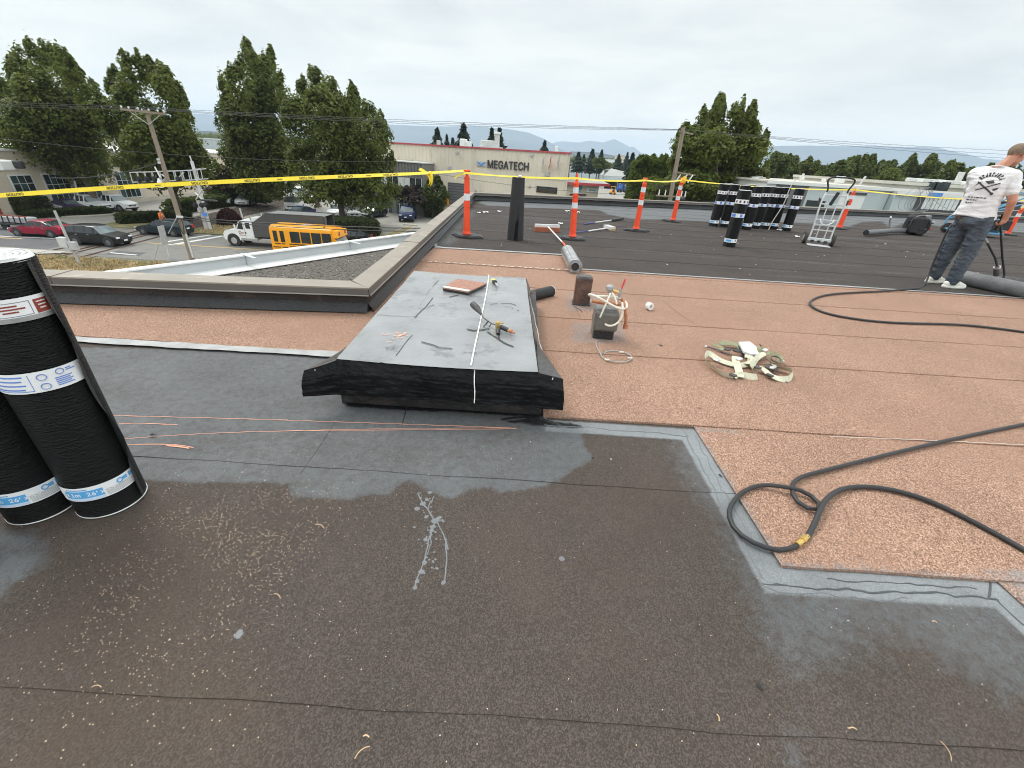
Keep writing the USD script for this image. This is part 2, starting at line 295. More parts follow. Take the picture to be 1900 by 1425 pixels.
FARL = lambda X: 14.40 + .2515 * (X + 1.6)
def sheet(name, m, x0, x1, y0, y1, step, zf, zb, masks, wob=0.0):
    nx, ny = max(2, int((x1 - x0) / step)), max(2, int((y1 - y0) / step))
    X, Y = np.meshgrid(np.linspace(x0, x1, nx), np.linspace(y0, y1, ny))
    t = (Y - y0) / (y1 - y0)
    Z = zf + (zb - zf) * t
    q = np.stack([X * 2.1, Y * 2.1, np.zeros_like(X)], -1)
    Z = Z + 0.004 * (meshkit.fbm(q, 3, 4) - 0.5) * np.minimum(1, 12 * np.minimum(t, 1 - t))
    Yw = Y + wob * (meshkit.fbm(np.stack([X * 3, 0 * X, 0 * X + y0], -1), 4, 2) - 0.5) * (t < 0.02)
    Yw = np.minimum(Yw, FARL(X) - .002)
    i = np.arange(nx * ny).reshape(ny, nx)
    F = np.concatenate([np.stack([i[:-1, :-1], i[:-1, 1:], i[1:, 1:]], -1).reshape(-1, 3), np.stack([i[:-1, :-1], i[1:, 1:], i[1:, :-1]], -1).reshape(-1, 3)])
    F = F[np.linalg.norm(np.cross(np.stack([X, Yw], -1).reshape(-1, 2)[F[:, 1]] - np.stack([X, Yw], -1).reshape(-1, 2)[F[:, 0]], np.stack([X, Yw], -1).reshape(-1, 2)[F[:, 2]] - np.stack([X, Yw], -1).reshape(-1, 2)[F[:, 0]])[:, None], axis=1) > 1e-9]
    V = np.stack([X, Yw, Z], -1).reshape(-1, 3)
    # the cut edge that faces the camera
    n0 = len(V); V = np.vstack([V, np.c_[V[:nx, :2], np.full(nx, 0.0)]]); j = np.arange(nx - 1)
    F = np.vstack([F, np.stack([n0 + j, n0 + j + 1, j + 1], 1), np.stack([n0 + j, j + 1, j], 1)])
    vals = {k: np.r_[np.clip(fn(X, Y, step), 0, 1).ravel(), np.zeros(nx)] for k, fn in masks.items()}
    mb = MB().add(V, F)
    return mb.put(name, m, roof, vals=vals)

def inside(P, X, Y): return shapely.contains_xy(P, X, Y)
def m_paint(X, Y, st):
    a = 0.78 * soft(inside(P_left, X, Y), 0.008 / st) * np.clip(1.25 - 0.55 * meshkit.fbm(np.stack([X * 2.2, Y * 5, 0 * X], -1), 4, 8), 0.55, 1)
    a = np.maximum(a, 0.8 * soft(inside(P_bl, X, Y), 0.02 / st))
    a = np.maximum(a, 1.0 * soft(inside(P_rim, X, Y) & (X > 0.15), 0.008 / st))
    a = np.maximum(a, 0.62 * soft(inside(P_soft, X, Y), 0.06 / st))
    a = np.maximum(a, 0.7 * soft(inside(P_soft2, X, Y), 0.05 / st))
    for P in P_fuz: a = np.maximum(a, 0.42 * soft(inside(P, X, Y), 0.015 / st))
    return a
def m_fleck(X, Y, st):
    c1 = np.exp(-(((X + 1.05) / 0.2) ** 2 + ((Y - 0.98) / 0.28) ** 2)); c2 = np.exp(-(((X + 0.98) / 0.3) ** 2 + ((Y - 1.0) / 0.36) ** 2))
    k = meshkit.fbm(np.stack([X * 7, Y * 7, 0 * X], -1), 3, 5)
    return 0.002 + 0.5 * c1 * np.clip(k * 2 - 0.6, 0, 1) + 0.10 * c2 * k * 2 + 0.05 * np.exp(-(((X + 1.0) / 0.5) ** 2 + ((Y - 0.6) / 0.4) ** 2)) * np.clip(k * 2 - 0.6, 0, 1)
def m_tar(X, Y, st): return 0.9 * soft(inside(P_tar, X, Y), 0.012 / st)
def m_fresh(X, Y, st): return soft(inside(P_rim, X, Y) & (X > 0.2), 0.006 / st) * np.clip(.4 + 1.1 * meshkit.fbm(np.stack([X * 6, Y * 6, 0 * X], -1), 3, 3), .35, 1)
near = {'fresh': m_fresh, 'paint': m_paint, 'fleck': m_fleck, 'tar': m_tar}
def f_paint(X, Y, st):
    s = meshkit.fbm(np.stack([X * 0.5, Y * 6, 0 * X], -1), 4, 3)
    return np.maximum(0.85 * soft(inside(P_far, X, Y), 0.05 / st), np.maximum(0.55 * soft(inside(P_farleft, X, Y), 0.1 / st), 0.4 * np.clip((s - 0.6) * 4, 0, .8)))
def f_fleck(X, Y, st): return 0.004 + 0 * X
farm = {'paint': f_paint, 'fleck': f_fleck}
deck = MB().poly(unary_union([rect(-6.5, -4, 24, 3.5), Polygon([(-1.33, 3.0), (24, 3.0), (24, 20.85), (-1.6, 14.41), (-1.33, 3.5)])]), -0.3, -0.004)
deck.put('roof_deck', 'bitumen', roof)
ys = [-4.0, -3.05, -2.1, -1.3, -0.42, 0.54, 1.46]
for k in range(len(ys)):                                    # base sheets in front, one metre wide
    y1 = (ys[k + 1] + 0.09) if k + 1 < len(ys) else 2.74
    if y1 < 0.3: sheet('base_sheet', 'base_sheet_felt', -6.3, 4.0, ys[k], y1, 0.1, 0.006, 0.001, near, 0.01)
    else: sheet('base_sheet', 'base_sheet_felt', -3.9 if k > 4 else -2.6, 2.6 if k < 6 else 1.4, ys[k], y1, 0.014, 0.0042, 0.001, near, 0.02)
sheet('base_sheet', 'base_sheet_felt', -6.3, -3.95, 0.54, 2.74, 0.06, 0.004, 0.001, near)
ys = [5.70, 6.62, 7.55, 8.5, 9.45, 10.4, 11.35, 12.3, 13.25, 14.2, 15.15, 16.1, 17.05, 18.0, 18.95, 19.9, 20.9]
for k in range(16):                                         # base sheets on the far half
    sheet('base_sheet', 'base_sheet_far', max(-1.33 - .0259 * (ys[k] - 3.53) - .02, (ys[k] - 14.4) / .2515 - 1.6), 23.5, ys[k], ys[k + 1] + 0.09, 0.05, 0.005, 0.001, farm, 0.02)

def c_paint(X, Y, st):
    e = np.minimum.reduce([np.abs(Y - 1.97) + 9 * (X > 1.3), np.where((Y < 2) & (X > 1), np.abs(X - 1.05), 9), np.where(X < 1.9, np.abs(Y - 1.07), 9)])
    s = 0.42 * np.exp(-(np.maximum(e, 0) / 0.025) ** 2)
    s = np.maximum(s, 0.5 * np.exp(-((X - 1.95) / 0.12) ** 2) * (Y < 1.12))
    return np.maximum(s, 0.42 * soft(inside(P_halo, X, Y), 0.02 / st))
cm = {'paint': c_paint, 'fleck': lambda X, Y, st: 0.003 + 0 * X}
for x0, x1, y0, y1, st, zf in [(1.86, 6.5, -3.9, -0.85, .08, .013), (1.86, 6.5, -0.88, 0.12, .05, .013), (1.86, 6.5, 0.1, 1.09, .025, .014), (1.05, 7.5, 1.07, 2.05, .02, .015), (0.19, 8.5, 2.0, 2.98, .025, .016), (-0.97, 9.5, 2.93, 3.76, .03, .015),
                               (-0.97, 10.5, 3.70, 4.72, .035, .014), (-1.33, 11, 4.66, 5.62, .04, .014), (-1.33, 0.82, 5.58, 6.56, .035, .016), (0.83, 12, 5.56, 5.69, .035, .013), (-6.3, -0.93, 2.66, 3.54, .035, .013), (-1.33, -0.95, 3.5, 4.7, .04, .013), (6.4, 23, -3.9, 1.1, .1, .013), (7.4, 23, 1.05, 5.66, .1, .012)]:
    sheet('cap_sheet', 'cap_sheet_felt', x0, x1, y0, y1, st, zf, 0.0085, cm, 0.012)
# bare edges of the cap sheets
def edge_strip(pts, w, m='selvedge', z=0.0, n=80):
    c = curve(pts, n); c[:, 2] = z; d = np.gradient(c, axis=0); s = np.stack([-d[:, 1], d[:, 0], 0 * d[:, 0]], 1)
    ww = w * (0.65 + 0.7 * meshkit.fbm(np.c_[c[:, :2] * 6, np.zeros(n)], 3, 1))
    ribbon(MB(), c, ww, lambda i: s[i]).put('selvedge', m, roof)
edge_strip([(-6.3, 2.61, 0), (-3, 2.60, 0), (-0.97, 2.63, 0)], 0.085, z=0.016)
edge_strip([(-1.32, 6.57, 0), (-0.2, 6.60, 0), (0.8, 6.62, 0)], 0.075, z=0.017)
edge_strip([(-1.34, 6.85, 0), (-1.34, 6.7, 0), (-1.22, 6.58, 0)], 0.06, z=0.0185, n=20)
edge_strip([(0.84, 5.71, 0), (3, 5.70, 0), (5.4, 5.69, 0)], 0.05, z=0.0195)
edge_strip([(5.4, 5.69, 0), (6.6, 5.67, 0), (7.3, 5.66, 0)], 0.035, z=0.021)
for k in range(26):                                        # torn white film along a lap
    x = -1.2 + k * 0.078 + random.uniform(-.02, .02); MB().poly([(x, 5.575), (x + random.uniform(.02, .07), 5.572), (x + random.uniform(.02, .06), 5.572 + random.uniform(.012, .035)), (x, 5.59)], 0.0195 + 0.0003 * k).put('torn_film', 'chalk_white', roof)
ROWS = [-4.0, -3.05, -2.1, -1.3, -0.42, 0.54, 1.46, 2.65]
def roofz(x, y):                                            # height of the brown sheets in front
    x, y = np.asarray(x, float), np.asarray(y, float); k = np.clip(np.searchsorted(ROWS, y, 'right') - 1, 0, 6); y0 = np.array(ROWS)[k]; y1 = np.where(k < 6, np.array(ROWS)[np.minimum(k + 1, 7)] + .09, 2.74); t = np.clip((y - y0) / (y1 - y0), 0, 1)
    return .0042 - .0032 * t + .004 * (meshkit.fbm(np.stack([x * 2.1, y * 2.1, 0 * x], -1), 3, 4) - .5) * np.minimum(1, 12 * np.minimum(t, 1 - t))
# beads of bitumen pressed out along the primed band
def bead(pts, r, n=70, seed=1):
    c = curve(pts, n); j = meshkit.fbm(np.c_[c[:, :2] * 14, np.zeros(n)], 3, seed); c[:, :2] += 0.03 * (j - 0.5)[:, None]; c[:, 2] = roofz(c[:, 0], c[:, 1])
    MB().tube(c, r * (0.4 + 1.2 * meshkit.fbm(np.c_[c[:, :2] * 25, np.ones(n)], 3, seed)) * .55, 6).put('bitumen_bead', 'primer_paint' if seed % 2 else 'tar_grey', roof)
for k, (pts, r) in enumerate([([(.98, 1.93, 0), (.965, 1.5, 0), (.955, 1.02, 0)], .006), ([(.95, 1.0, 0), (1.3, .995, 0), (1.8, 1.0, 0)], .006), ([(.93, .985, 0), (1.2, .965, 0), (1.45, .97, 0)], .004), ([(1.79, 1.0, 0), (1.8, .7, 0), (1.84, .3, 0)], .006), ([(1.03, 1.9, 0), (1.01, 1.5, 0), (1.01, 1.15, 0)], .004), ([(1.2, 1.03, 0), (1.5, 1.035, 0), (1.75, 1.03, 0)], .004), ([(.2, 1.93, 0), (.6, 1.915, 0), (1.0, 1.91, 0)], .005), ([(1.76, .995, 0), (1.80, 1.03, 0), (1.85, 1.08, 0)], .006)]): bead(pts, r, seed=k + 1)
def crack(pts, w=0.004, z=0.0095):
    c = curve(pts, 30); c[:, 2] = roofz(c[:, 0], c[:, 1]) + .0007 if z < .01 else z; d = np.gradient(c, axis=0); ribbon(MB(), c, w, lambda i: (-d[i, 1], d[i, 0], 0)).put('seam_gap', 'bitumen', roof)
for pts, w in [([on(622, 784), on(598, 822), on(556, 882)], .004), ([on(758, 745), on(752, 768), on(746, 790)], .005), ([on(930, 780), on(985, 776), on(1040, 790)], .02)]: crack(pts, w)
for pts, z in [([(1390 - 0, 528), (1440, 545), (1480, 560)], .0185), ([(1230, 560), (1260, 585), (1290, 605)], .0185), ([(1068, 574), (1072, 585), (1078, 596)], .0185)]: crack([on(*p) for p in pts], .003, z)
c = curve([on(1540, 811, .014), on(1720, 818, .014), on(1990, 832, .014)], 30); c[:, 2] = .019; ribbon(MB(), c, .0026, (0, 1, 0)).put('chalk_line', 'chalk_white', roof)

# chalk and spray marks
def chalk(pts, w, mname='chalk_orange', z=0.011, n=60, name='chalk_line'):
    c = curve([on(*p) for p in pts], n); c[:, 2] = roofz(c[:, 0], c[:, 1]) + z - .0095; d = np.gradient(c, axis=0)
    ribbon(MB(), c, w * .7 * (0.35 + 1.3 * meshkit.fbm(np.c_[c[:, :2] * 30, np.zeros(n)], 3, int(w * 1e4))), lambda i: (-d[i, 1], d[i, 0], 0)).put(name, mname, roof)
chalk([(200, 772), (560, 782), (958, 796)], .0045); chalk([(222, 787), (260, 787), (330, 790)], .005, z=.0113); chalk([(215, 817), (330, 809), (560, 801), (958, 797)], .0035, z=.0116); chalk([(540, 801), (740, 797), (960, 796)], .003, z=.0119)
chalk([(222, 826), (280, 826), (332, 828), (360, 833)], .006, z=.0122); chalk([(310, 829), (335, 831), (352, 834)], .011, z=.0124)
# spilt primer
def splash(name, blobs, z=0.0105):
    m = MB().poly(jag(unary_union(blobs), .007, 60, 2).segmentize(.01), z); m.v = [np.c_[v[:, :2], roofz(v[:, 0], v[:, 1]) + z - .0095] for v in m.v]; m.put(name, 'primer_paint', roof)
def trail(pts, w): return LineString([tuple(on(*p)[:2]) for p in pts]).buffer(w, resolution=3)
def blob(px, py, r, seed):
    c = on(px, py); a = np.linspace(0, 2 * np.pi, 26, endpoint=False); rr = r * (0.65 + 0.75 * np.random.default_rng(seed).random(26)); return Polygon(np.c_[c[0] + rr * np.cos(a), c[1] + rr * np.sin(a)]).buffer(.002)
splash('primer_splash', [*[blob(*q, s_, 70 + i) for i, (q, s_) in enumerate(zip(np.random.default_rng(6).normal(0, 1, (34, 2)) * [11, 40] + [797, 985], np.random.default_rng(7).uniform(.0008, .0028, 34)))], blob(806, 968, .011, 1), blob(814, 962, .008, 8), blob(803, 978, .007, 18), blob(822, 968, .004, 28), blob(785, 935, .009, 2), blob(792, 928, .006, 12), blob(774, 945, .008, 3), trail([(785, 935), (800, 955), (808, 970)], .003), trail([(800, 930), (793, 945), (808, 970)], .002), trail([(822, 965), (812, 968)], .003), trail([(812, 972), (826, 1000), (829, 1040), (825, 1085)], .0022), trail([(806, 975), (795, 1005), (788, 1040), (778, 1065), (768, 1096)], .0025), blob(788, 1045, .006, 4), blob(782, 1062, .007, 5), blob(775, 1080, .005, 6), blob(823, 1083, .006, 7), blob(790, 1002, .006, 9), trail([(826, 1000), (831, 1020)], .004), trail([(808, 970), (798, 985), (800, 1010), (793, 1030)], .0018), blob(798, 915, .006, 21), blob(790, 960, .005, 22), trail([(775, 915), (785, 935)], .0025), trail([(778, 1065), (786, 1060)], .003), blob(770, 1092, .005, 24), trail([(805, 922), (800, 935)], .002)])
splash('primer_splash', [blob(1042, 1038, .007, 11), blob(444, 1178, .009, 12)], .0108)
# slivers of wood, leaf stalks and crumbs on the felt
look('straw', (0.62, 0.42, 0.24), 0.7, 0.2, 30)
look('crumb', (0.66, 0.62, 0.56), 0.8, 0.2, 30)
for k, (a, b, r) in enumerate([((658, 1408), (686, 1385), .0022), ((674, 1366), (685, 1368), .003), ((508, 1102), (520, 1110), .002), ((585, 973), (601, 980), .0025), ((170, 1275), (188, 1275), .002), ((1330, 1325), (1334, 1338), .0025), ((1575, 1352), (1590, 1354), .0025), ((1745, 1375), (1765, 1412), .0015), ((1730, 1153), (1738, 1155), .003)]):
    p, q = on(*a, .012), on(*b, .012); c = curve([p, (p + q) / 2 + np.array([-(q - p)[1], (q - p)[0], .02]) * .14, q], 8); MB().tube(c, r * .55, 5).put('straw_sliver', 'straw', roof)
rr = np.random.default_rng(3)
crumbs, dark = MB(), MB()
for k in range(120):
    x, y = (rr.uniform(-1.1, 9), rr.uniform(5.9, 12.6)) if k < 90 else (rr.uniform(-1.6, 1.4), rr.uniform(.35, 1.9))
    s = rr.uniform(.005, .015) if k < 90 else rr.uniform(.0012, .0028)
    (crumbs if k % 3 else dark).tm(trimesh.convex.convex_hull(np.array([x, y, .012]) + rr.normal(size=(7, 3)) * [s, s, s * .35]))
crumbs.put('crumbs', 'crumb', roof, kind='stuff'); dark.put('crumbs', 'bitumen', roof, kind='stuff')
for px, py, s in [(284, 806, .008), (1410, 1272, .005), (932, 1378, .003), (1300, 758, .007), (1100, 850, .005), (1340, 883, .006), (1225, 640, .012), (1460, 708, .01)]:
    MB().tm(trimesh.convex.convex_hull(on(px, py, .014) + rr.normal(size=(9, 3)) * [s, s, s * .4])).put('bitumen_crumb', 'bitumen', roof)

# ------------------------------------------------------------------ parapets
def parapet(label, a, b, side, h=0.235, w=0.18, piece=2.4, cut0=0.0, cut1=0.0, face_m='coping_face'):
    """A low wall from a to b (inner face line); side = +1 if the roof lies left of a->b."""
    a, b = np.array(a, float), np.array(b, float); Ln = np.linalg.norm(b - a); d = (b - a) / Ln; nrm = np.array([-d[1], d[0]]) * side      # towards the roof
    t = thing('parapet', label, 'parapet')
    P = lambda s, o: a + d * s + nrm * o
    mb = MB().poly([P(0, 0), P(Ln, 0), P(Ln - cut1, -w), P(cut0, -w)], -0.29, h - 0.055); mb.put('upstand', 'upstand_felt', t)
    f = MB()                                                # cant strip and welded foot
    q = [np.r_[P(0, 0.002), 0.07], np.r_[P(Ln, 0.002), 0.07], np.r_[P(Ln, 0.06), 0.012], np.r_[P(0, 0.06), 0.012]]
    nseg = max(2, int(Ln / 0.15)); V = []
    for s in np.linspace(0, Ln, nseg): k = 0.012 * meshkit.fbm(np.array([s * 5, 0, 0.3]), 3, 3); V += [np.r_[P(s, 0.003), 0.09 + k], np.r_[P(s, 0.045 + k), 0.020]]
    F = []
    for i in range(nseg - 1): F += [[2 * i, 2 * i + 1, 2 * i + 3], [2 * i, 2 * i + 3, 2 * i + 2]]
    f.add(V, F).put('welded_foot', 'bitumen', t)
    n = max(1, round(Ln / piece))
    for i in range(n):
        s0, s1 = Ln * i / n + 0.003, Ln * (i + 1) / n - 0.003
        c0 = cut0 if i == 0 else 0; c1 = cut1 if i == n - 1 else 0; zz = h + 0.0015 * (i % 2)
        x0 = s0 - (0.03 if i == 0 and cut0 > 0 else 0); x1 = s1 + (0.03 if i == n - 1 and cut1 > 0 else 0)
        MB().poly([P(x0, 0.03), P(x1, 0.03), P(s1 - c1, -w), P(s0 + c0, -w)], zz - 0.012, zz).put('coping', 'coping_metal', t)
        MB().poly([P(x0, 0.033), P(x1, 0.033), P(s1, 0.022), P(s0, 0.022)], zz - 0.062, zz - 0.0125).put('fascia', face_m, t)
        MB().poly([P(x0, 0.042), P(x1, 0.042), P(s1, 0.030), P(s0, 0.030)], zz - 0.070, zz - 0.0625).put('drip_edge', 'coping_drip', t)
        if i: MB().poly([P(s0 - 0.03, 0.036), P(s0 + 0.01, 0.036), P(s0 + 0.01, -w), P(s0 - 0.03, -w)], zz + 0.002, zz + 0.005).put('joint_cover', 'coping_metal', t)
    return t
parapet('low parapet with weathered tan metal coping beside the pebble roof', (-6.3, 3.06), (-1.32, 3.53), -1, cut1=0.18)
parapet('long parapet running away from the black hatch to the far corner', (-1.32, 3.53), (-1.60, 14.41), -1, cut0=0.18, cut1=-0.16)
parapet('far parapet behind the upright rolls and hand truck', (-1.60, 14.41), (23.5, 20.72), -1, w=0.16, cut0=-0.17, piece=3.0)
curb = thing('roof_curb', 'grey capped low curb at the left edge beside the near rolls', 'curb', (-2.16, 0.55, 0))
MB().box((0, 0, .09), (.66, .9, .18)).put('upstand', 'upstand_felt', curb); MB().box((0, 0, .19), (.70, .94, .025), ch=.004).put('coping', 'coping_metal', curb)

# lower pebble roof with its white gutter
low = thing('canopy_roof', 'lower pebble covered roof with white metal gutter edge below the parapet', 'roof')
ZL = -0.30
e0, e1 = on(386, 516, ZL)[:2], on(736, 461, ZL)[:2]
d = (e1 - e0) / np.linalg.norm(e1 - e0); nn = np.array([-d[1], d[0]]); e1 = e1 + d * 0.9; e0 = e0 - d * 4.5
pb = Polygon([e0, e1, (-1.55, e1[1]), (-1.55, 3.70), (-8.0, 3.08)]).buffer(0)
MB().poly(pb, ZL - 0.35, ZL).put('roof_bed', 'pebble', low)
stones = MB(); k = 0; r5 = np.random.default_rng(5); ico = trimesh.creation.icosphere(0)
pts = shapely.points(np.c_[r5.uniform(-6.5, -1.55, 60000), r5.uniform(3.2, 8.6, 60000)]); ok = shapely.contains(pb.buffer(-.03), pts)
V, F = [], []
xy = shapely.get_coordinates(pts[ok])[:17000]
for i, (x, y) in enumerate(xy):
    V.append(ico.vertices * r5.uniform(.010, .024) * [1, 1, .6] * r5.uniform(.7, 1.3, 3) + [x, y, ZL + .006]); F.append(ico.faces + 12 * i)
look('stone_mix', (0.26, 0.24, 0.215), 0.8, 0.2, 5)
L['stone_mix'] = usdkit.material(stage, '/World/Looks/stone_grain', {'g': ('geometry', {}), 'r': ('rgb_ramp', {'ramp': [(0, (.13, .115, .10)), (.45, (.25, .225, .195)), (.8, (.37, .34, .295)), (1, (.5, .47, .43))]}), 'p': ('principled_bsdf', {'roughness': .8})}, [('g.random_per_island', 'r.fac'), ('r.color', 'p.base_color')], surface='p.BSDF')
MB().add(np.vstack(V), np.vstack(F)).put('pebbles', 'stone_mix', low, kind='stuff')
Ln = np.linalg.norm(e1 - e0); n = 5
for i in range(n):
    a, b = e0 + d * (Ln * i / n + .004), e0 + d * (Ln * (i + 1) / n - .004); o = lambda p, k, z: np.r_[p + nn * k, z]
    MB().poly([a - nn * .05, b - nn * .05, b + nn * .24, a + nn * .24], ZL + .028, ZL + .036).put('gutter_flange', 'white_metal', low)
    MB().poly([a + nn * .24, b + nn * .24, b + nn * .27, a + nn * .27], ZL - .3, ZL + .155).put('gutter_wall', 'grey_metal_face', low)
    MB().poly([a + nn * .22, b + nn * .22, b + nn * .33, a + nn * .33], ZL + .157, ZL + .175).put('gutter_lip', 'white_metal', low)
    if i: MB().poly([a - nn * .055 - d * .03, a - nn * .055 + d * .02, a + nn * .335 + d * .02, a + nn * .335 - d * .03], ZL + .1765, ZL + .181).put('joint_cover', 'grey_metal_face', low)
# walls of the building below
bld = thing('roofed_building', 'two storey rendered building that carries the felt roof', 'building')
MB().poly(unary_union([rect(-6.4, -4, 24, 3.0), Polygon([(-1.5, 3), (24, 3), (24, 20.6), (-1.5, 14.3)])]), G, -0.31).put('wall', 'wall_render', bld)
MB().poly(pb.buffer(-.02), G, ZL - .36).put('wall', 'wall_render', bld)
# ------------------------------------------------------------------ hatch wrapped in membrane
look('film_top', (0.25, 0.255, 0.26), 0.27, 0.22, 3.0, 0.25, 35, coat=0.35, dirt=((0.13, 0.135, 0.14), 5.0, 0.54))  # black membrane; reflected sky is painted in as this light grey
look('film_black', (0.006, 0.006, 0.0065), 0.25, 0.5, 5, 0.9, 16, spec=.16)
look('film_skirt', (0.05, 0.048, 0.046), 0.28, 0.4, 6, 0.6, 25, spec=.4)
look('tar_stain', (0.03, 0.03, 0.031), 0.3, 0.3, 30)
ht = thing('roof_hatch', 'low curb box wrapped in glossy black membrane with torch lying on top', 'roof hatch')
HZ = 0.30
MB().box((-0.40, 3.0, 0.09), (1.14, 1.96, 0.17)).put('curb', 'upstand_felt', ht)
MB().box((-0.42, 3.0, 0.225), (0.98, 1.9, 0.10)).put('core', 'bitumen', ht)
def bump2(x, y, a, s, sd): return a * (meshkit.fbm(np.stack([x * s, y * s, 0 * x], -1), 4, sd) - 0.5)
def grid(fn, nu, nv):
    U, Vv = np.meshgrid(np.linspace(0, 1, nu), np.linspace(0, 1, nv)); P = fn(U, Vv).reshape(-1, 3); i = np.arange(nu * nv).reshape(nv, nu)
    return P, np.concatenate([np.stack([i[:-1, :-1], i[:-1, 1:], i[1:, 1:]], -1).reshape(-1, 3), np.stack([i[:-1, :-1], i[1:, 1:], i[1:, :-1]], -1).reshape(-1, 3)])
def XL(v): return -0.945 - 0.05 * v
def XR(v): return 0.135 - 0.07 * v
def f_top(u, v):
    x = XL(v) + (XR(v) - XL(v)) * u; y = 1.985 + 1.95 * v - 0.02 * np.sin(u * 3)
    ridge = 0.004 * np.exp(-((x + 0.70 + 0.03 * v) / 0.008) ** 2) + 0.003 * np.exp(-((y - 2.9) / 0.01) ** 2) * (x < -.6)
    return np.stack([x, y, HZ + bump2(x, y, 0.010, 4, 1) * np.minimum(1, v * 9) + bump2(x, y, 0.004, 14, 2) * np.minimum(1, v * 9) + ridge], -1)
MB().add(*grid(f_top, 120, 180)).put('top_membrane', 'film_top', ht)
def f_front(u, v):                                         # the flap in front: v runs down
    xt = -1.105 + 1.375 * u; xb = -1.115 + 1.40 * u; dl_ = np.clip((-.945 - xt) / .16, 0, 1); dr_ = np.clip((xt - .135) / .135, 0, 1); fl = np.abs(u - .45) ** 4 * 1.2
    x = xt + (xb - xt) * np.minimum(1, v * 1.6); y = 1.985 - .05 * dl_ - .015 * dr_ - 0.035 * np.sin(np.minimum(v, .5) * np.pi) - 0.01 * v + bump2(u * 4, v * 2, .018, 3, 7) * v + bump2(u * 9, v * 14, .010, 1.3, 17) * np.minimum(1, v * 5) - .05 * fl * v
    z = HZ - 0.005 - 0.19 * v + bump2(u * 3, v, .006, 4, 5) * v - (.05 * dl_ ** .8 + .02 * dr_) * (1 - v)
    return np.stack([x, y, z], -1)
MB().add(*grid(f_front, 160, 40)).put('front_flap', 'film_black', ht)
def f_wing(u, v):                                          # stiff ear on each front corner
    return np.stack([-0.95 - .16 * u - .01 * v, 1.975 - .05 * u + .02 * v, HZ - .01 - .05 * u - (.185 - .05 * u) * v], -1)
MB().add(*grid(lambda u, v: np.stack([-.955 - .15 * u * (1 - v), 1.98 - .05 * u * (1 - v) + .55 * v, HZ - .006 - .05 * u - .01 * v - .03 * v * u], -1), 12, 12)).put('corner_ear', 'film_skirt', ht)
MB().add(*grid(lambda u, v: np.stack([.137 + .13 * u * (1 - v * .8), 1.982 - .012 * u * (1 - v) + .5 * v, HZ - .006 - .02 * u - .04 * v * u], -1), 12, 12)).put('corner_ear', 'film_skirt', ht)
def f_side(u, v):                                          # skirt on the right, flaring out
    y = 1.99 + 1.95 * u; fl = 0.03 + 0.09 * (1 - u) ** 1.3 + 0.05 * np.exp(-((u - .97) / .06) ** 2) + bump2(u * 6, v, .03, 2, 3)
    return np.stack([XR(u) + fl * v ** .8 + 0.004, y + .03 * v * u, HZ - .004 - (.17 + bump2(u * 5, v, .04, 2, 8)) * v], -1)
MB().add(*grid(f_side, 120, 24)).put('side_skirt', 'film_skirt', ht)
MB().add(*grid(lambda u, v: np.stack([XL(u) - .02 * v - .003, 1.99 + 1.95 * u, HZ - .005 - .18 * v], -1), 60, 10)).put('side_skirt', 'film_skirt', ht)
MB().add(*grid(lambda u, v: np.stack([XL(1) + 1.07 * u, 3.937 + .03 * v, HZ - .008 - .18 * v], -1), 40, 10)).put('back_skirt', 'film_skirt', ht)
def topz(x, y): x, y = np.asarray(x, float), np.asarray(y, float); return HZ + bump2(x, y, 0.010, 4, 1) + bump2(x, y, 0.004, 14, 2)
def on_top(pts, dz=0.0035, n=40):
    c = curve([on(px, py, HZ) for px, py in pts], n); c[:, 2] = topz(c[:, 0], c[:, 1]) + dz; return c
c = on_top([(907, 511), (895, 580), (882, 640), (874, 679)], .006, 90); ribbon(MB(), c, .008, (1, 0, 0)).put('chalk_line', 'chalk_white', ht)
for u in (0.655,):
    V = np.array([f_front(np.array(u), np.array(v)) for v in np.linspace(0.02, .97, 30)]); V[:, 1] -= .006; ribbon(MB(), V, .006, (1, 0, 0)).put('chalk_line', 'chalk_white', ht)
V = np.array([f_wing(np.array(.62), np.array(v)) for v in np.linspace(0.05, .98, 20)]); V[:, 1] -= .005; V[:, 0] += np.linspace(0, .03, 20); ribbon(MB(), V, .006, (1, 0, 0)).put('chalk_line', 'chalk_white', ht)
V = np.array([[.215 - .012 * v, 1.966, HZ - .02 - .17 * v] for v in np.linspace(0, 1, 10)]); ribbon(MB(), V, .006, (1, 0, 0)).put('chalk_line', 'chalk_white', ht)
V = np.array([f_side(np.array(u), np.array(.5)) for u in np.linspace(0.02, .98, 60)]); V[:, 0] += .004; V[:, 2] += .004; ribbon(MB(), V, .006, (.7, 0, .7)).put('chalk_line', 'chalk_white', ht)
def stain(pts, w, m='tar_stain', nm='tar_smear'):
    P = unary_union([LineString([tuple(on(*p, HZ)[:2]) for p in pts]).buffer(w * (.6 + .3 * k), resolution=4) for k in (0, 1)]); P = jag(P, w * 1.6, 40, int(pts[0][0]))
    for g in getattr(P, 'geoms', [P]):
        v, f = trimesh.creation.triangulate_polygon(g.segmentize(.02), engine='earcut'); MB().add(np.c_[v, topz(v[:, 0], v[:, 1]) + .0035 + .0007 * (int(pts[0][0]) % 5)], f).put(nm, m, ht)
stain([(783, 636), (800, 640), (818, 646), (838, 648)], .006); stain([(910, 565), (922, 563)], .004); stain([(930, 564), (945, 563), (957, 567)], .005); stain([(935, 570), (950, 571)], .003); stain([(795, 570), (805, 566)], .004); stain([(845, 536), (850, 545)], .002); stain([(860, 655), (885, 656)], .0015); stain([(960, 577), (962, 577)], .006); stain([(950, 574), (951, 574)], .005); stain([(835, 552), (850, 549)], .006)
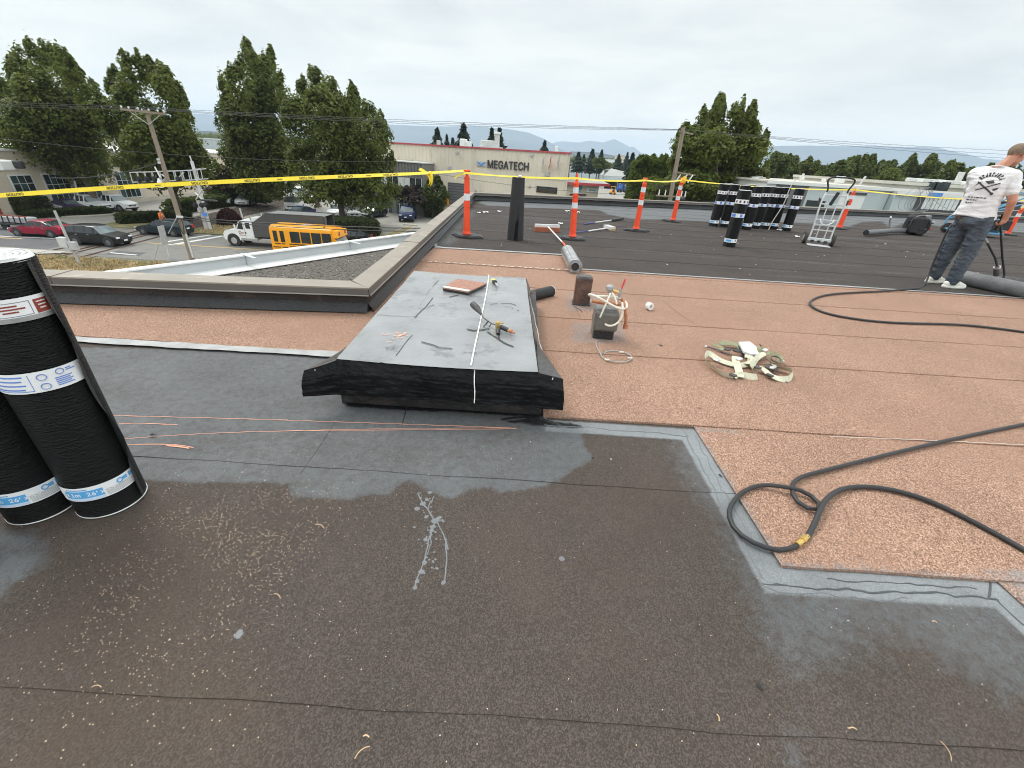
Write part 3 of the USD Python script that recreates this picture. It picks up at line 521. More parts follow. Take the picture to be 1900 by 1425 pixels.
stain([(868, 612), (880, 615), (895, 613), (906, 611)], .008); stain([(906, 617), (922, 628), (938, 638), (952, 644)], .007); stain([(925, 618), (926, 628)], .006); stain([(770, 590), (775, 583), (790, 570), (803, 553)], .0035); stain([(735, 660), (750, 640), (765, 622)], .002); stain([(700, 585), (740, 587), (775, 588)], .002); stain([(790, 548), (800, 535), (815, 520)], .002)  # streaks below the torch paint its dark reflection; the rest are tar smears

for k, (px, py, w) in enumerate([(709, 622, .003), (716, 623, .004), (722, 622, .003), (737, 620, .006), (742, 624, .009), (748, 622, .007), (738, 628, .005), (751, 620, .004), (745, 629, .004), (719, 637, .003), (725, 636.5, .0025), (733, 625, .003), (729, 631, .002), (755, 624, .002)]): stain([(px - 1.5, py), (px + 2.5, py - .4)], w, 'chalk_orange', 'spray_mark')
a = np.linspace(0, 2 * np.pi, 25); q0 = on(724, 648, HZ); V = np.c_[q0[0] + .02 * np.cos(a), q0[1] + .02 * np.sin(a), np.full(25, 0.0)]; V[:, 2] = topz(V[:, 0], V[:, 1]) + .003; ribbon(MB(), V, .002, lambda i: (math.cos(a[i]), math.sin(a[i]), 0)).put('ring_mark', 'tar_stain', ht)

look('sample_top', (0.36, 0.19, 0.14), 0.85, 0.2, 30, 0.3, 200, fine=0.5)
look('sample_edge', (0.6, 0.58, 0.55), 0.7, 0.15, 20)
sq = [on(x, y, HZ + .03)[:2] for x, y in ((821, 534), (868, 542), (903, 526), (848, 518))]
t = thing('felt_sample', 'square offcut of terracotta cap sheet lying on the wrapped hatch', 'felt sample')
MB().poly(sq, HZ + .024, HZ + .034).put('granule_face', 'sample_top', t)
e = np.array(sq); MB().poly([e[0], e[1], e[1] * .86 + e[2] * .14, e[0] * .86 + e[3] * .14], HZ + .0345, HZ + .0365).put('bare_edge', 'sample_edge', t); MB().poly(Polygon(sq).buffer(-.002), HZ + .006, HZ + .0235).put('backing', 'bitumen', t)

look('tool_yellow', (0.75, 0.72, 0.12), 0.45, 0.08); look('tool_black', (0.02, 0.02, 0.021), 0.5, 0.3); look('steel', (0.62, 0.62, 0.61), 0.32, 0.15, 12, metal=0.9); look('dark_steel', (0.12, 0.115, 0.11), 0.5, 0.35, 20, metal=0.7)
look('brass', (0.70, 0.48, 0.16), 0.3, 0.15, 20, metal=0.9); look('copper', (0.46, 0.20, 0.11), 0.42, 0.4, 12, metal=0.5); look('wood', (0.42, 0.27, 0.13), 0.6, 0.2, 12, stretch=(1, 6, 1)); look('black_rubber', (0.022, 0.022, 0.023), 0.55, 0.25, 18); look('hose_rubber', (0.024, 0.023, 0.024), 0.5, 0.25, 12)
t = thing('utility_knife', 'yellow and black utility knife near the far edge of the hatch', 'knife')
a, b, c_ = on(914, 519, HZ + .02), on(919, 524, HZ + .02), on(923, 530, HZ + .02)
MB().beam(a, (a + b) / 2, .035, .02).put('end_cap', 'tool_yellow', t); MB().beam((a + b) / 2, b, .032, .022).put('handle', 'tool_black', t); MB().beam(b, c_, .018, .004).put('blade', 'steel', t)

t = thing('hand_torch', 'roofing torch with steel burner cup and copper ended handle on the hatch', 'torch')
T = lambda px, py, z: on(px, py, HZ + z)
b0, b1, b2 = T(876, 563, .10), T(886, 573, .075), T(893, 583, .052)
MB().tube([b0, b0 * .6 + b1 * .4, b1, b2], [.021, .024, .022, .008], 16).put('burner_cup', 'dark_steel', t); MB().cyl(b0 + (b0 - b1) * .02, b0 * .85 + b1 * .15, .016, .016).put('burner_mouth', 'bitumen', t)
k0, k1, k2 = T(903, 594, .036), T(912, 600, .03), T(921, 603, .03)
MB().tube([b2, T(898, 590, .042), k0, k1, k2], .005, 8).put('gas_pipe', 'dark_steel', t); MB().tube([T(900, 591, .05), T(906, 596, .045), T(902, 601, .02), T(897, 606, .004)], .005, 8).put('stand', 'dark_steel', t)
MB().tube([k1, T(907, 607, .006)], .004, 6).put('stand', 'dark_steel', t)
MB().box(T(923, 605, .03), (.025, .03, .06), rot=None).put('valve_body', 'brass', t); MB().beam(T(920, 597, .05), T(934, 600, .055), .012, .006).put('trigger', 'brass', t); MB().cyl(T(925, 611, .02), T(924, 620, .004), .014, .012).put('valve_knob', 'tool_black', t)
h0, h1 = T(926, 605, .032), T(946, 614, .022); MB().tube([h0, h0 * .5 + h1 * .5, h1], [.011, .014, .013], 14).put('handle', 'wood', t); MB().tube([h0 * .85 + h1 * .15 + [0, -.002, 0], h0 * .15 + h1 * .85 + [0, -.002, 0]], .0148, 14).put('handle_sleeve', 'tool_black', t)
MB().tube([h1, h1 + (h1 - h0) * .16, h1 + (h1 - h0) * .2, h1 + (h1 - h0) * .45], [.014, .014, .008, .006], 12).put('connector', 'copper', t)

look('felt_roll', (0.016, 0.016, 0.017), 0.6, 0.45, 12, 0.4, 120); look('roll_black', (0.005, 0.005, 0.0052), 0.42, 0.5, 5, 0.8, 45, stretch=(1, 1, 5), spec=.22); look('roll_white', (0.80, 0.80, 0.79), 0.6, 0.12, 14); look('roll_end', (0.62, 0.62, 0.60), 0.7, 0.3, 35)
look('label_white', (0.80, 0.81, 0.82), 0.4, 0.04, 8); look('label_blue', (0.13, 0.24, 0.62), 0.4, 0.08, 8); look('label_cyan', (0.10, 0.38, 0.72), 0.4, 0.08, 8); look('label_red', (0.25, 0.05, 0.035), 0.45, 0.08, 8); look('label_ink', (0.05, 0.05, 0.07), 0.5, 0.05); look('label_pale', (0.55, 0.68, 0.86), 0.4, 0.08, 8); look('label_green', (0.35, 0.55, 0.42), 0.5)
def spiral(mb, r, z, n=4):
    a = np.linspace(0, n * 2 * np.pi, n * 26); rr_ = r * (.28 + .7 * a / a[-1]); P = np.c_[rr_ * np.cos(a), rr_ * np.sin(a), np.full(len(a), z)]
    return ribbon(mb, P, r * .05, lambda i: (math.cos(a[i]), math.sin(a[i]), 0))
t = thing('short_felt_roll', 'short black felt roll lying behind the right corner of the hatch', 'felt roll', (0, 0, 0))
c0, c1 = np.array([-.05, 3.98, .058]) + 0, on(1023, 540, .058); ax = c1 - c0; c0 = c1 - ax / np.linalg.norm(ax) * .34
MB().cyl(c0, c1, .056, n=28).put('roll', 'felt_roll', t); ring = MB(); dd = (c1 - c0) / np.linalg.norm(c1 - c0); ring.cyl(c1, c1 + dd * .006, .057, n=28).put('white_end', 'roll_white', t); MB().cyl(c1 + dd * .0062, c1 + dd * .008, .018, n=14).put('core_hole', 'tool_black', t)

# ------------------------------------------------------------------ pipe curbs
look('rust_wrap', (0.10, 0.055, 0.042), 0.45, 0.5, 8, 0.5, 30, dirt=((.02, .02, .021), 7, .5)); look('wrap_grey', (0.12, 0.115, 0.105), 0.34, 0.3, 9, 0.4, 30, coat=.2); look('white_tube', (0.72, 0.69, 0.6), 0.5, 0.12, 20); look('valve_red', (0.62, 0.06, 0.06), 0.4); look('lead', (0.36, 0.37, 0.37), 0.5, .2, 20, metal=.5)
def rbox(mb, c, s, r=.02, tw=0.0):
    c, s = np.array(c), np.array(s) / 2; sp = trimesh.creation.icosphere(2, r)
    pts = np.vstack([sp.vertices + np.array([x, y, z]) * (s - r) for x in (-1, 1) for y in (-1, 1) for z in (-1, 1)])
    h = trimesh.convex.convex_hull(pts); h = h.subdivide(); v = np.array(h.vertices); v += tw * (np.stack([meshkit.fbm(v * 9 + k * 5, 3, 3) for k in range(3)], 1) - .5)
    return mb.add(v + c, h.faces)
p = on(1078, 569); t = thing('pipe_curb', 'rusty brown felt wrapped pipe stub, the farther of the two pipe curbs', 'pipe curb', p, -.08, group='wrapped pipe curbs on the terracotta sheets')
rbox(MB(), (0, .07, .145), (.165, .14, .30), .022, .012).put('wrapped_stub', 'rust_wrap', t); MB().box((0, .07, .012), (.185, .16, .03), ch=.008).put('foot', 'bitumen', t)
MB().box((0, .07, .292), (.13, .11, .012), ch=.004).put('cap', 'film_skirt', t)
c = np.array([(-.08, -.01, .015), (-.06, -.08, .016), (-.02, -.15, .016), (.0, -.22, .016)]); MB().tube(curve(c, 20), .003, 5).put('wire', 'black_rubber', t)
p2 = on(1118, 633); t = thing('pipe_curb', 'grey wrapped pipe curb with copper pipe, white tube coil and red valve', 'pipe curb', p2, -.06, group='wrapped pipe curbs on the terracotta sheets')
rbox(MB(), (0, .09, .135), (.18, .15, .26), .025, .02).put('wrapped_stub', 'wrap_grey', t); MB().box((0, .085, .05), (.165, .15, .10), ch=.01).put('foot', 'bitumen', t)
rbox(MB(), (0.005, .085, .165), (.20, .175, .17), .03, .03).put('loose_wrap', 'wrap_grey', t)
MB().tube(curve([(-.13, .06, .315), (-.05, .05, .31), (.1, .05, .312)], 12), .015, 12).put('copper_pipe', 'copper', t)
for x in (-.07, .01, .06): MB().tube([(x - .003, .054, .312), (x + .003, .05, .311)], .0168, 10).put('pipe_tie', 'copper', t)
MB().tube(curve([(.10, .1, .34), (.125, .06, .33), (.14, .02, .28), (.155, 0, .2), (.16, -.01, .15)], 24), .0135, 10).put('copper_elbow', 'copper', t); MB().cyl((.159, -.008, .165), (.161, -.012, .13), .02, n=12).put('pipe_nut', 'copper', t); MB().cyl((.148, .005, .245), (.15, .003, .235), .018, n=12).put('pipe_nut', 'copper', t)
rbox(MB(), (.01, .12, .41), (.06, .05, .05), .018, .02).put('regulator', 'lead', t); MB().tube([(.0, .11, .28), (.01, .12, .39)], .009, 8).put('riser', 'lead', t); MB().tube([(.03, .11, .40), (.09, .1, .385)], .010, 8).put('cross_pipe', 'brass', t)
MB().tube([(.09, .1, .33), (.09, .1, .42)], .012, 10).put('valve', 'lead', t); MB().beam((.095, .1, .42), (.11, .1, .50), .012, .006).put('valve_handle', 'valve_red', t)
a = np.linspace(-.4, 2 * np.pi - .6, 60); MB().tube(np.c_[-.01 + .155 * np.cos(a), .02 + .10 * np.sin(a), .345 + .02 * np.sin(a * 2) - .03 * np.cos(a)], .009, 8).put('white_hose', 'white_tube', t)
MB().tube(curve([(.10, .0, .34), (.11, -.04, .27), (.09, -.06, .20), (.03, -.06, .16), (-.01, -.04, .165)], 30), .008, 8).put('white_hose', 'white_tube', t); MB().tube(curve([(.0, .02, .40), (-.03, -.03, .32), (-.06, -.05, .22)], 20), .007, 8).put('white_hose', 'white_tube', t); MB().tube(curve([(.02, .06, .39), (.05, .02, .35), (.06, .0, .32)], 14), .007, 8).put('white_hose', 'white_tube', t)
t = thing('wire_loop', 'loop of grey cable with pale clips lying below the grey pipe curb', 'cable', (0, 0, 0))
pp = [on(*q, .02) for q in ((1108, 632), (1108, 645), (1114, 656), (1124, 667), (1140, 671), (1160, 671), (1171, 666), (1170, 660), (1158, 654), (1138, 651), (1124, 653), (1121, 657))]; MB().tube(curve(pp, 90), .0042, 6).put('cable', 'lead', t)
for q in ((1126, 667), (1169, 664), (1153, 653)): MB().tube([on(q[0] - 4, q[1], .024), on(q[0] + 4, q[1] + .5, .024)], .007, 8).put('clip', 'white_tube', t)
p = on(1203, 577, .0); t = thing('tape_roll', 'small white roll of tape standing alone on the terracotta sheets', 'tape roll', p + [0, 0, .015], .5)
prof = [(.018, -.025), (.036, -.025), (.037, -.02), (.037, .02), (.036, .025), (.018, .025), (.018, -.025)]
m = MB().lathe(prof, n=26); v, f = m.mesh(); v = v[:, [0, 2, 1]] * [1, -1, 1] + [0, 0, .036]; MB().add(v, f).put('tape', 'white_metal', t)
m = MB().lathe([(.012, -.02), (.0175, -.02), (.0175, .02), (.012, .02), (.012, -.02)], n=20); v, f = m.mesh(); v = v[:, [0, 2, 1]] * [1, -1, 1] + [0, 0, .036]; MB().add(v, f).put('core', 'roll_end', t)

# ------------------------------------------------------------------ upright felt rolls
def wrap(m, r, a0, z0, out=.0015):
    """Lettering laid round a roll of radius r, centred at the angle a0 and the height z0."""
    v = np.array(m.vertices); a = a0 + v[:, 0] / r; R = r + out + v[:, 2]; return trimesh.Trimesh(np.c_[R * np.cos(a), R * np.sin(a), z0 + v[:, 1]], m.faces, process=False)
def band(r, z0, z1, a0, a1, out=.001, n=24):
    a = np.linspace(a0, a1, n); V = np.vstack([np.c_[(r + out) * np.cos(a), (r + out) * np.sin(a), np.full(n, z0)], np.c_[(r + out) * np.cos(a), (r + out) * np.sin(a), np.full(n, z1)]]); i = np.arange(n - 1)
    return V, np.concatenate([np.stack([i, i + 1, n + i + 1], 1), np.stack([i, n + i + 1, n + i], 1)])
def far_roll(label, loc, r=.113, face=-1.57, fancy=True):
    t = thing('felt_roll', label, 'felt roll', loc, 0, group='upright felt rolls standing on the far half of the roof')
    MB().lathe([(.0, .002), (r * .98, .002), (r, .01), (r, .985), (r * .985, .995)], n=30).put('roll', 'roll_black' if fancy else 'felt_roll', t)
    MB().lathe([(r * .985, .992), (r * .9, .999), (.02, .996), (0, .996)], n=30).put('end_film', 'roll_white', t); spiral(MB(), r, 1.001).put('end_spiral', 'roll_end', t)
    for z0, z1, kind in ((.77, .845, 0), (.535, .605, 1), (.085, .155, 2)):
        b = MB().add(*band(r, z0, z1, face - 1.75, face + 1.75)).put('label_band', 'label_white', t)
        if kind == 0:
            for k in range(-2, 3): MB().add(*band(r, z0 + .018, z1 - .018, face + k * .62 - .16, face + k * .62 + .10, .002, 6)).put('print_block', 'label_red' if k % 2 else 'label_ink', b)
        elif kind == 1:
            MB().add(*band(r, z0 + .008, z1 - .008, face - .1, face + .35, .002, 8)).put('print_block', 'label_blue', b); MB().add(*band(r, z0 + .008, z1 - .008, face - 1.6, face - .75, .002, 8)).put('print_block', 'label_blue', b); MB().add(*band(r, z0 + .01, z0 + .035, face + .55, face + 1.1, .002, 8)).put('print_block', 'label_pale', b)
        else:
            MB().add(*band(r, z0 + .008, z1 - .008, face - 1.5, face - .05, .002, 8)).put('print_block', 'label_pale', b); MB().add(*band(r, z0 + .02, z1 - .02, face - 1.2, face - .35, .003, 8)).put('print_block', 'label_cyan', b); MB().add(*band(r, z0 + .025, z1 - .01, face + .3, face + .5, .002, 5)).put('print_block', 'label_ink', b)
    return t
front = far_roll('upright black felt roll standing in front of the clustered rolls', on(1356, 459) + [0, .1, 0])
cl = [((1326, 421), 'leftmost black felt roll of the clustered upright rolls'), ((1345, 422), 'second black felt roll from the left in the upright cluster'), ((1364, 424), 'third black felt roll from the left in the upright cluster, partly hidden'), ((1387, 427), 'black felt roll just right of the lone front roll in the cluster'), ((1403, 425), 'black felt roll between the front roll and the right pair of the cluster'), ((1420, 425), 'second black felt roll from the right end of the close cluster'), ((1437, 426), 'black felt roll beside the gap at the right end of the cluster'), ((1446, 427), None), ((1376, 417), 'black felt roll in the back row of the cluster'), ((1335, 415), 'black felt roll at the back left of the upright cluster')]
for (px, py), lb in cl:
    if lb: q = on(px, py) + [0, .1, 0]; copy_of(front, q, math.atan2(-q[0], q[1]) * .8 + random.uniform(-.5, .5), lb)
copy_of(front, on(1435 + 8, 427.5) + [.22, .02, 0], -.5, 'single black felt roll standing right of the cluster beyond a thin stick')
t = thing('stick', 'thin bent pale stick leaning between the clustered rolls and the single roll', 'stick'); look('pale_stick', (.55, .52, .45), .6, .2, 20)
q = on(1426, 427); MB().tube(curve([q, q + [.10, .05, .35], q + [.2, .06, .7], q + [.26, .1, 1.1], q + [.34, .1, 1.22]], 24), .012, 6).put('shaft', 'pale_stick', t)
t = thing('unrolled_felt_roll', 'tapering black felt roll standing with a split side near the delineators', 'felt roll', on(955.5, 447) + [0, .11, 0], group=None)
prof = [(0, .003), (.145, .003), (.142, .1), (.125, .5), (.112, .85), (.105, 1.0), (.09, 1.0)]
m = MB().lathe(prof, n=36); v, f = m.mesh(); an = np.arctan2(v[:, 1], v[:, 0]); k = np.exp(-((an + 1.45) / .16) ** 2) * np.clip(.5 - v[:, 2], 0, 1) * .16; v[:, :2] *= (1 - k / .145)[:, None]; MB().add(v, f).put('roll', 'felt_roll', t)
MB().add(*grid(lambda u, v: np.stack([(.0 + .085 * u * (1 - .55 * v)), -.137 + .02 * u + .03 * v, .01 + .46 * v], -1), 6, 14)).put('loose_flap', 'roll_black', t)
spiral(MB(), .10, 1.003, 3).put('end_spiral', 'roll_end', t); MB().box((0.02, .0, 1.02), (.06, .04, .03), ch=.008).put('paper_tab', 'label_white', t)

# near rolls with their labels
def near_roll(label, loc, r, face, lean):
    t = thing('near_felt_roll', label, 'felt roll', loc, 0, group='large felt rolls in the left foreground')
    z = np.linspace(0.004, .945, 60); a = np.linspace(0, 2 * np.pi, 72, endpoint=False); Z, A = np.meshgrid(z, a, indexing='ij')
    R = r * (1 + .02 * (meshkit.fbm(np.stack([np.cos(A) * 2, np.sin(A) * 2, Z * 3], -1), 3, 6) - .5)) - .012 * np.exp(-((A - 1.2) / .1) ** 2)
    V = np.stack([R * np.cos(A), R * np.sin(A), Z], -1).reshape(-1, 3); i = np.arange(60 * 72).reshape(60, 72); j = np.roll(i, -1, 1)
    MB().add(V, np.concatenate([np.stack([i[:-1], j[:-1], j[1:]], -1).reshape(-1, 3), np.stack([i[:-1], j[1:], i[1:]], -1).reshape(-1, 3)])).put('roll', 'roll_black', t)
    MB().lathe([(r * 1.0, .94), (r * .93, .9525), (r * .3, .949), (0, .935)], n=40).put('end_film', 'roll_white', t); spiral(MB(), r, .955, 5).put('end_spiral', 'lead', t)
    MB().lathe([(r * .6, -.0), (r * 1.012, .0), (r * 1.015, .004), (r * .9, .008)], n=40).put('foot_film', 'roll_white', t)
    a = face + 1.10; tp = np.linspace(0, 1, 30); bl = .032 * np.exp(-((tp - .32) / .12) ** 2) + .015 * np.exp(-((tp - .75) / .12) ** 2) + .006
    V = []; tz = tp * .925 + .012                              # loose outer edge of the sheet
    ea = np.array([math.cos(a), math.sin(a)]); ta = np.array([-math.sin(a), math.cos(a)])
    for k in range(30): V += [np.r_[ea * (r * .99), tz[k]], np.r_[ea * (r + .3 * bl[k]) + ta * (.02 + bl[k] * .8) * -.2, tz[k]], np.r_[ea * (r + bl[k] * 1.0) - ta * (.03), tz[k]]]
    F = []
    for k in range(29):
        for m_ in range(2): F += [[3 * k + m_, 3 * k + m_ + 1, 3 * k + m_ + 4], [3 * k + m_, 3 * k + m_ + 4, 3 * k + m_ + 3]]
    MB().add(V, F).put('loose_edge', 'felt_roll', t)
    R1 = r * 1.016
    for z0, z1, kind in ((.775, .845, 0), (.545, .615, 1), (.088, .150, 2)):
        b = MB().add(*band(R1, z0, z1, face - 1.9, face + 1.0, n=40)).put('label_band', 'label_white', t); r_ = R1 + .001
        def pr(s, a, z, h, m='label_blue', bold=True): MB().tm(wrap(text(s, h, .0004, bold), r_, face + a, z, .0006)).put('print_text', m, b)
        def blk(a0, a1, y0, y1, m): MB().add(*band(r_, y0, y1, face + a0, face + a1, .0006, 10)).put('print_block', m, b)
        if kind == 0:
            blk(-.9, -.38, z0 + .016, z1 - .018, 'label_red'); blk(.60, .96, z0 + .016, z1 - .012, 'label_red'); MB().add(*band(r_, z0, z0 + .014, face - 1.9, face + 1.0, .0005)).put('print_block', 'lead', b)
            for y in (z0 + .017, z1 - .013): blk(-.34, .52, y, y + .0014, 'label_ink')
            for q in (-.34, .51): blk(q, q + .012, z0 + .017, z1 - .012, 'label_ink')
            for k_, (a0, a1) in enumerate([(-.08, .26), (-.22, .40), (-.05, .25)]): blk(a0, a1, z1 - .024 - .009 * k_, z1 - .0195 - .009 * k_, 'label_red')
            for k_ in range(3): blk(.66 + .02 * k_, .9 - .02 * k_, z1 - .022 - .01 * k_, z1 - .0185 - .01 * k_, 'label_white')
        elif kind == 1:
            for k_ in range(4): blk(-1.6, -.36 - .05 * (k_ % 2), z1 - .015 - .0145 * k_, z1 - .010 - .0145 * k_, 'label_blue')
            blk(-1.7, -.24, z0 + .006, z0 + .0085, 'label_blue'); blk(-.25, -.235, z0 + .008, z1 - .008, 'label_blue')
            for a0, y, s in ((.02, z1 - .02, .011), (.02, z0 + .018, .011), (.42, z1 - .014, .010)):
                q = np.linspace(0, 2 * np.pi, 20); P = np.c_[(r_ + .0012) * np.cos(face + a0 + s / r_ * np.cos(q)), (r_ + .0012) * np.sin(face + a0 + s / r_ * np.cos(q)), y + s * .9 * np.sin(q)]; MB().tube(P, .0011, 4, False).put('print_ring', 'label_blue', b)
            for k_ in range(5): blk(.26, .66 - .06 * (k_ % 2), z0 + .010 + .0062 * k_, z0 + .0135 + .0062 * k_, 'label_blue')
            for k_ in range(2): blk(.56, .80 - .1 * k_, z1 - .018 + .006 * k_, z1 - .0145 + .006 * k_, 'label_blue')
        else:
            blk(-1.05, .02, z0 + .014, z1 - .016, 'label_cyan'); blk(-1.05, .02, z0 + .003, z0 + .013, 'label_pale'); pr("8m x 1m   26' x 39\"", -.47, z0 + .030, .0155, 'label_white')
            for k_ in range(3): blk(-.95 + .1 * k_, -.35 + .2 * k_, z1 - .012 + .0002 * k_, z1 - .008, 'label_cyan') if k_ == 0 else None
            q = np.linspace(0, 2 * np.pi, 20); P = np.c_[(r_ + .0012) * np.cos(face + .50 + .009 / r_ * np.cos(q)), (r_ + .0012) * np.sin(face + .50 + .009 / r_ * np.cos(q)), z1 - .017 + .009 * np.sin(q)]; MB().tube(P, .002, 5, False).put('print_ring', 'label_cyan', b)
            blk(.60, .74, z1 - .024, z1 - .010, 'label_cyan'); blk(.80, .86, z1 - .026, z1 - .008, 'label_cyan'); blk(.88, 1.0, z1 - .024, z1 - .011, 'label_cyan')
            for k_ in range(6): blk(.08, .92 - .05 * (k_ % 3), z0 + .006 + .0048 * k_, z0 + .0078 + .0048 * k_, 'lead')
    return t
near_roll('black felt roll with white label bands nearest the roof middle at left', (-1.572, 1.198, .008), .108, -.78, 0)
near_roll('black felt roll behind the nearest roll at the left picture edge', (-1.79, 1.145, .008), .105, -.86, 0)
# ------------------------------------------------------------------ delineator posts and tape
look('orange_plastic', (0.85, 0.085, 0.03), 0.42, 0.07, 3, spec=.4, dirt=((0.55, 0.10, 0.06), 7, .6)); look('reflective', (0.70, 0.71, 0.72), 0.35, 0.12, 25); look('tape_yellow', (0.88, 0.66, 0.03), 0.35, 0.08, 6, coat=.2); look('tape_ink', (0.03, 0.028, 0.02), 0.5, 0.1)
def delineator(label, loc, rz, base='hex', bands=((.54, .635), (.79, .885)), top='loop', lean=(0, 0)):
    t = thing('delineator_post', label, 'delineator', loc, rz, group='orange delineator posts carrying the caution tape')
    n = {'hex': 6, 'pent': 5, 'round': 10}[base]; a = np.linspace(0, 2 * np.pi, n, endpoint=False) + .35; B = Polygon(np.c_[.25 * np.cos(a), .25 * np.sin(a)])
    if base == 'pent': B = Polygon([(-.27, .1), (-.15, -.16), (.08, -.24), (.29, -.14), (.27, .12), (.1, .22), (-.15, .22)])
    MB().poly(B, .002, .03).poly(B.buffer(-.035), .03, .042).put('rubber_base', 'black_rubber', t)
    sh = lambda z: np.array([lean[0] * z, lean[1] * z])
    rad = lambda z: .060 - .016 * z
    def ring(z0, z1, k, o=0.0):
        zz = np.linspace(z0, z1, 5); return MB().tube([np.r_[sh(z), z] for z in zz], [rad(z) + o for z in zz], 22)
    ring(.06, .955, 0).put('post', 'orange_plastic', t)
    for z0, z1 in bands: ring(z0, z1, 0, .0025).put('reflective_band', 'reflective', t)
    for z in (.50, .735, .935): MB().tube([np.r_[sh(z), z], np.r_[sh(z), z + .012]], rad(z) + .005, 22).put('collar', 'orange_plastic', t)
    MB().tube([np.r_[sh(.06), .055], np.r_[sh(.06), .10]], [.075, .062], 22).put('collar', 'orange_plastic', t)
    MB().tube([np.r_[sh(z), z] for z in (.95, .965, .99, 1.0)], [.046, .040, .024, .022], 18).put('neck', 'orange_plastic', t)
    if top == 'loop': MB().tube([np.r_[sh(z), z] for z in (1.0, 1.03)], .03, 14).box(np.r_[sh(1.05), 1.05], (.12, .045, .03), ch=.01).box(np.r_[sh(1.02), 1.025], (.05, .04, .05), ch=.01).put('handle', 'orange_plastic', t)
    elif top == 'pin': MB().tube([np.r_[sh(z), z] for z in (.99, 1.0, 1.09, 1.11)], [.022, .018, .018, .008], 12).put('handle', 'orange_plastic', t)
    else: MB().tube([np.r_[sh(1.0) + [.03 * math.cos(q), 0], 1.02 + .045 * math.sin(q)] for q in np.linspace(0, np.pi, 9)], .016, 10).put('handle', 'orange_plastic', t)
    return t
dl = [on(865, 441) + [0, .08, 0], on(1062.5, 445) + [0, .08, 0], on(1181, 430) + [0, .09, 0], on(1250, 412.5) + [0, .09, 0], on(1560, 426) + [0, .09, 0], on(1873, 437) + [0, .09, 0]]
delineator('leftmost orange delineator with one white band beside the long parapet', dl[0], .1, 'pent', ((.60, .705),), 'loop')
delineator('orange delineator with thin top pin just right of the split roll', dl[1], .3, 'round', top='pin', lean=(-.05, 0))
d3 = delineator('orange delineator on a six sided rubber base, third along the tape from the left', dl[2], .55, 'pent')
copy_of(d3, dl[3], 2.2, 'orange delineator with knotted tape in front of the right utility pole')
copy_of(d3, dl[4], 1.1, 'orange delineator standing behind the aluminium hand truck')
copy_of(d3, dl[5], .2, 'orange delineator at the right picture edge behind the worker')

def tape(label, pts, w, tilt, text_at=(), name='caution_tape', n=140, tails=()):
    t = thing(name, label, 'caution tape', group='yellow caution tape strung between the delineators')
    c = curve(pts, n); tw = np.interp(np.linspace(0, 1, n), np.linspace(0, 1, len(tilt)), tilt); d = np.gradient(c, axis=0); d /= np.linalg.norm(d, axis=1)[:, None]
    S = []
    for i in range(n):
        h = np.cross([0, 0, 1.0], d[i]); h /= np.linalg.norm(h); up = np.cross(d[i], h); S.append(up * math.cos(tw[i]) + h * math.sin(tw[i]))
    S = np.array(S); m = MB(); ribbon(m, c, w, lambda i: S[i]); m.put('tape', 'tape_yellow', t, smooth=True)
    for f, s, h in text_at:
        i = int(f * (n - 1)); o = c[i]; e = -d[i] * np.sign(d[i][0]); z = np.cross(e, -S[i]); k = 1 if z @ (EYE - o) > 0 else -1
        g = placed(text(s, h, .0008) if s != '-' else trimesh.creation.box((h * 2.2, h * .25, .0008)), o + (EYE - o) / np.linalg.norm(EYE - o) * .004, e, -S[i] if k > 0 else -S[i]); MB().tm(g).put('print_text', 'tape_ink', t)
    return t, c
w0 = [far(-160, 371, 5.9), far(0, 362.5, 6.05), far(200, 349, 6.3), far(400, 338, 6.6), far(600, 329, 6.9), far(790, 321, 7.3), far(868, 316, 7.78)]
tape('broad yellow caution tape running left from the leftmost delineator', w0, .056, (.1, .25, .15, .2, .3, .75, 1.2), [(f, s, .033) for f, s in ((.17, 'CAUTION'), (.335, 'CAUTION'), (.41, '-'), (.475, 'CAUTION'), (.575, 'CAUTION'), (.625, '-'), (.675, 'CAUTION'), (.745, 'CAUTION'), (.79, '-'), (.83, 'CAUTION'))])
ends = [dl[0] + [0, -.06, 1.02], dl[1] + [-.05, -.05, 1.03], dl[2] + [0, -.05, 1.02], dl[3] + [0, -.05, 1.02], dl[4] + [0, -.05, 1.03], dl[5] + [.1, -.05, 1.02], dl[5] + [4, 1.0, 1.0]]
nm = ['between the leftmost post and the pin topped post', 'between the pin topped post and the third post', 'between the third post and the post by the pole', 'running over the clustered rolls to the hand truck', 'running from the hand truck behind the worker', 'leaving the picture at the right edge']
for i in range(6):
    a, b = ends[i], ends[i + 1]; sag = .012 * np.linalg.norm(b - a); P = [a + (b - a) * q - [0, 0, sag * 4 * q * (1 - q)] for q in np.linspace(0, 1, 7)]
    tape('narrow twisted yellow caution tape ' + nm[i], P, .036, (.4, 1.1, .6, .9, .3), [])
t = thing('tape_knot', 'yellow tape knot with loose tails hanging left of the first delineator', 'caution tape'); q = far(792, 322, 7.32)
for e in ([(0, 0, 0), (.05, 0, -.06), (.03, -.02, -.16)], [(0, 0, 0), (-.05, 0, .03), (-.12, .02, .06)], [(0, 0, 0), (.06, -.01, .02), (.08, 0, -.08), (.05, 0, -.18)]): ribbon(MB(), curve(np.array(e) + q, 14), .05, (.5, .4, .6)).put('tail', 'tape_yellow', t)
t = thing('tape_tail', 'loose yellow tape tails tied to the leftmost delineator handle', 'caution tape'); q = dl[0] + [0, -.06, 1.02]
for e in ([(0, 0, 0), (-.08, 0, -.02), (-.2, -.02, -.09)], [(0, 0, 0), (-.04, 0, -.06), (-.06, -.02, -.14)]): ribbon(MB(), curve(np.array(e) + q, 14), .035, (.3, .4, .8)).put('tail', 'tape_yellow', t)
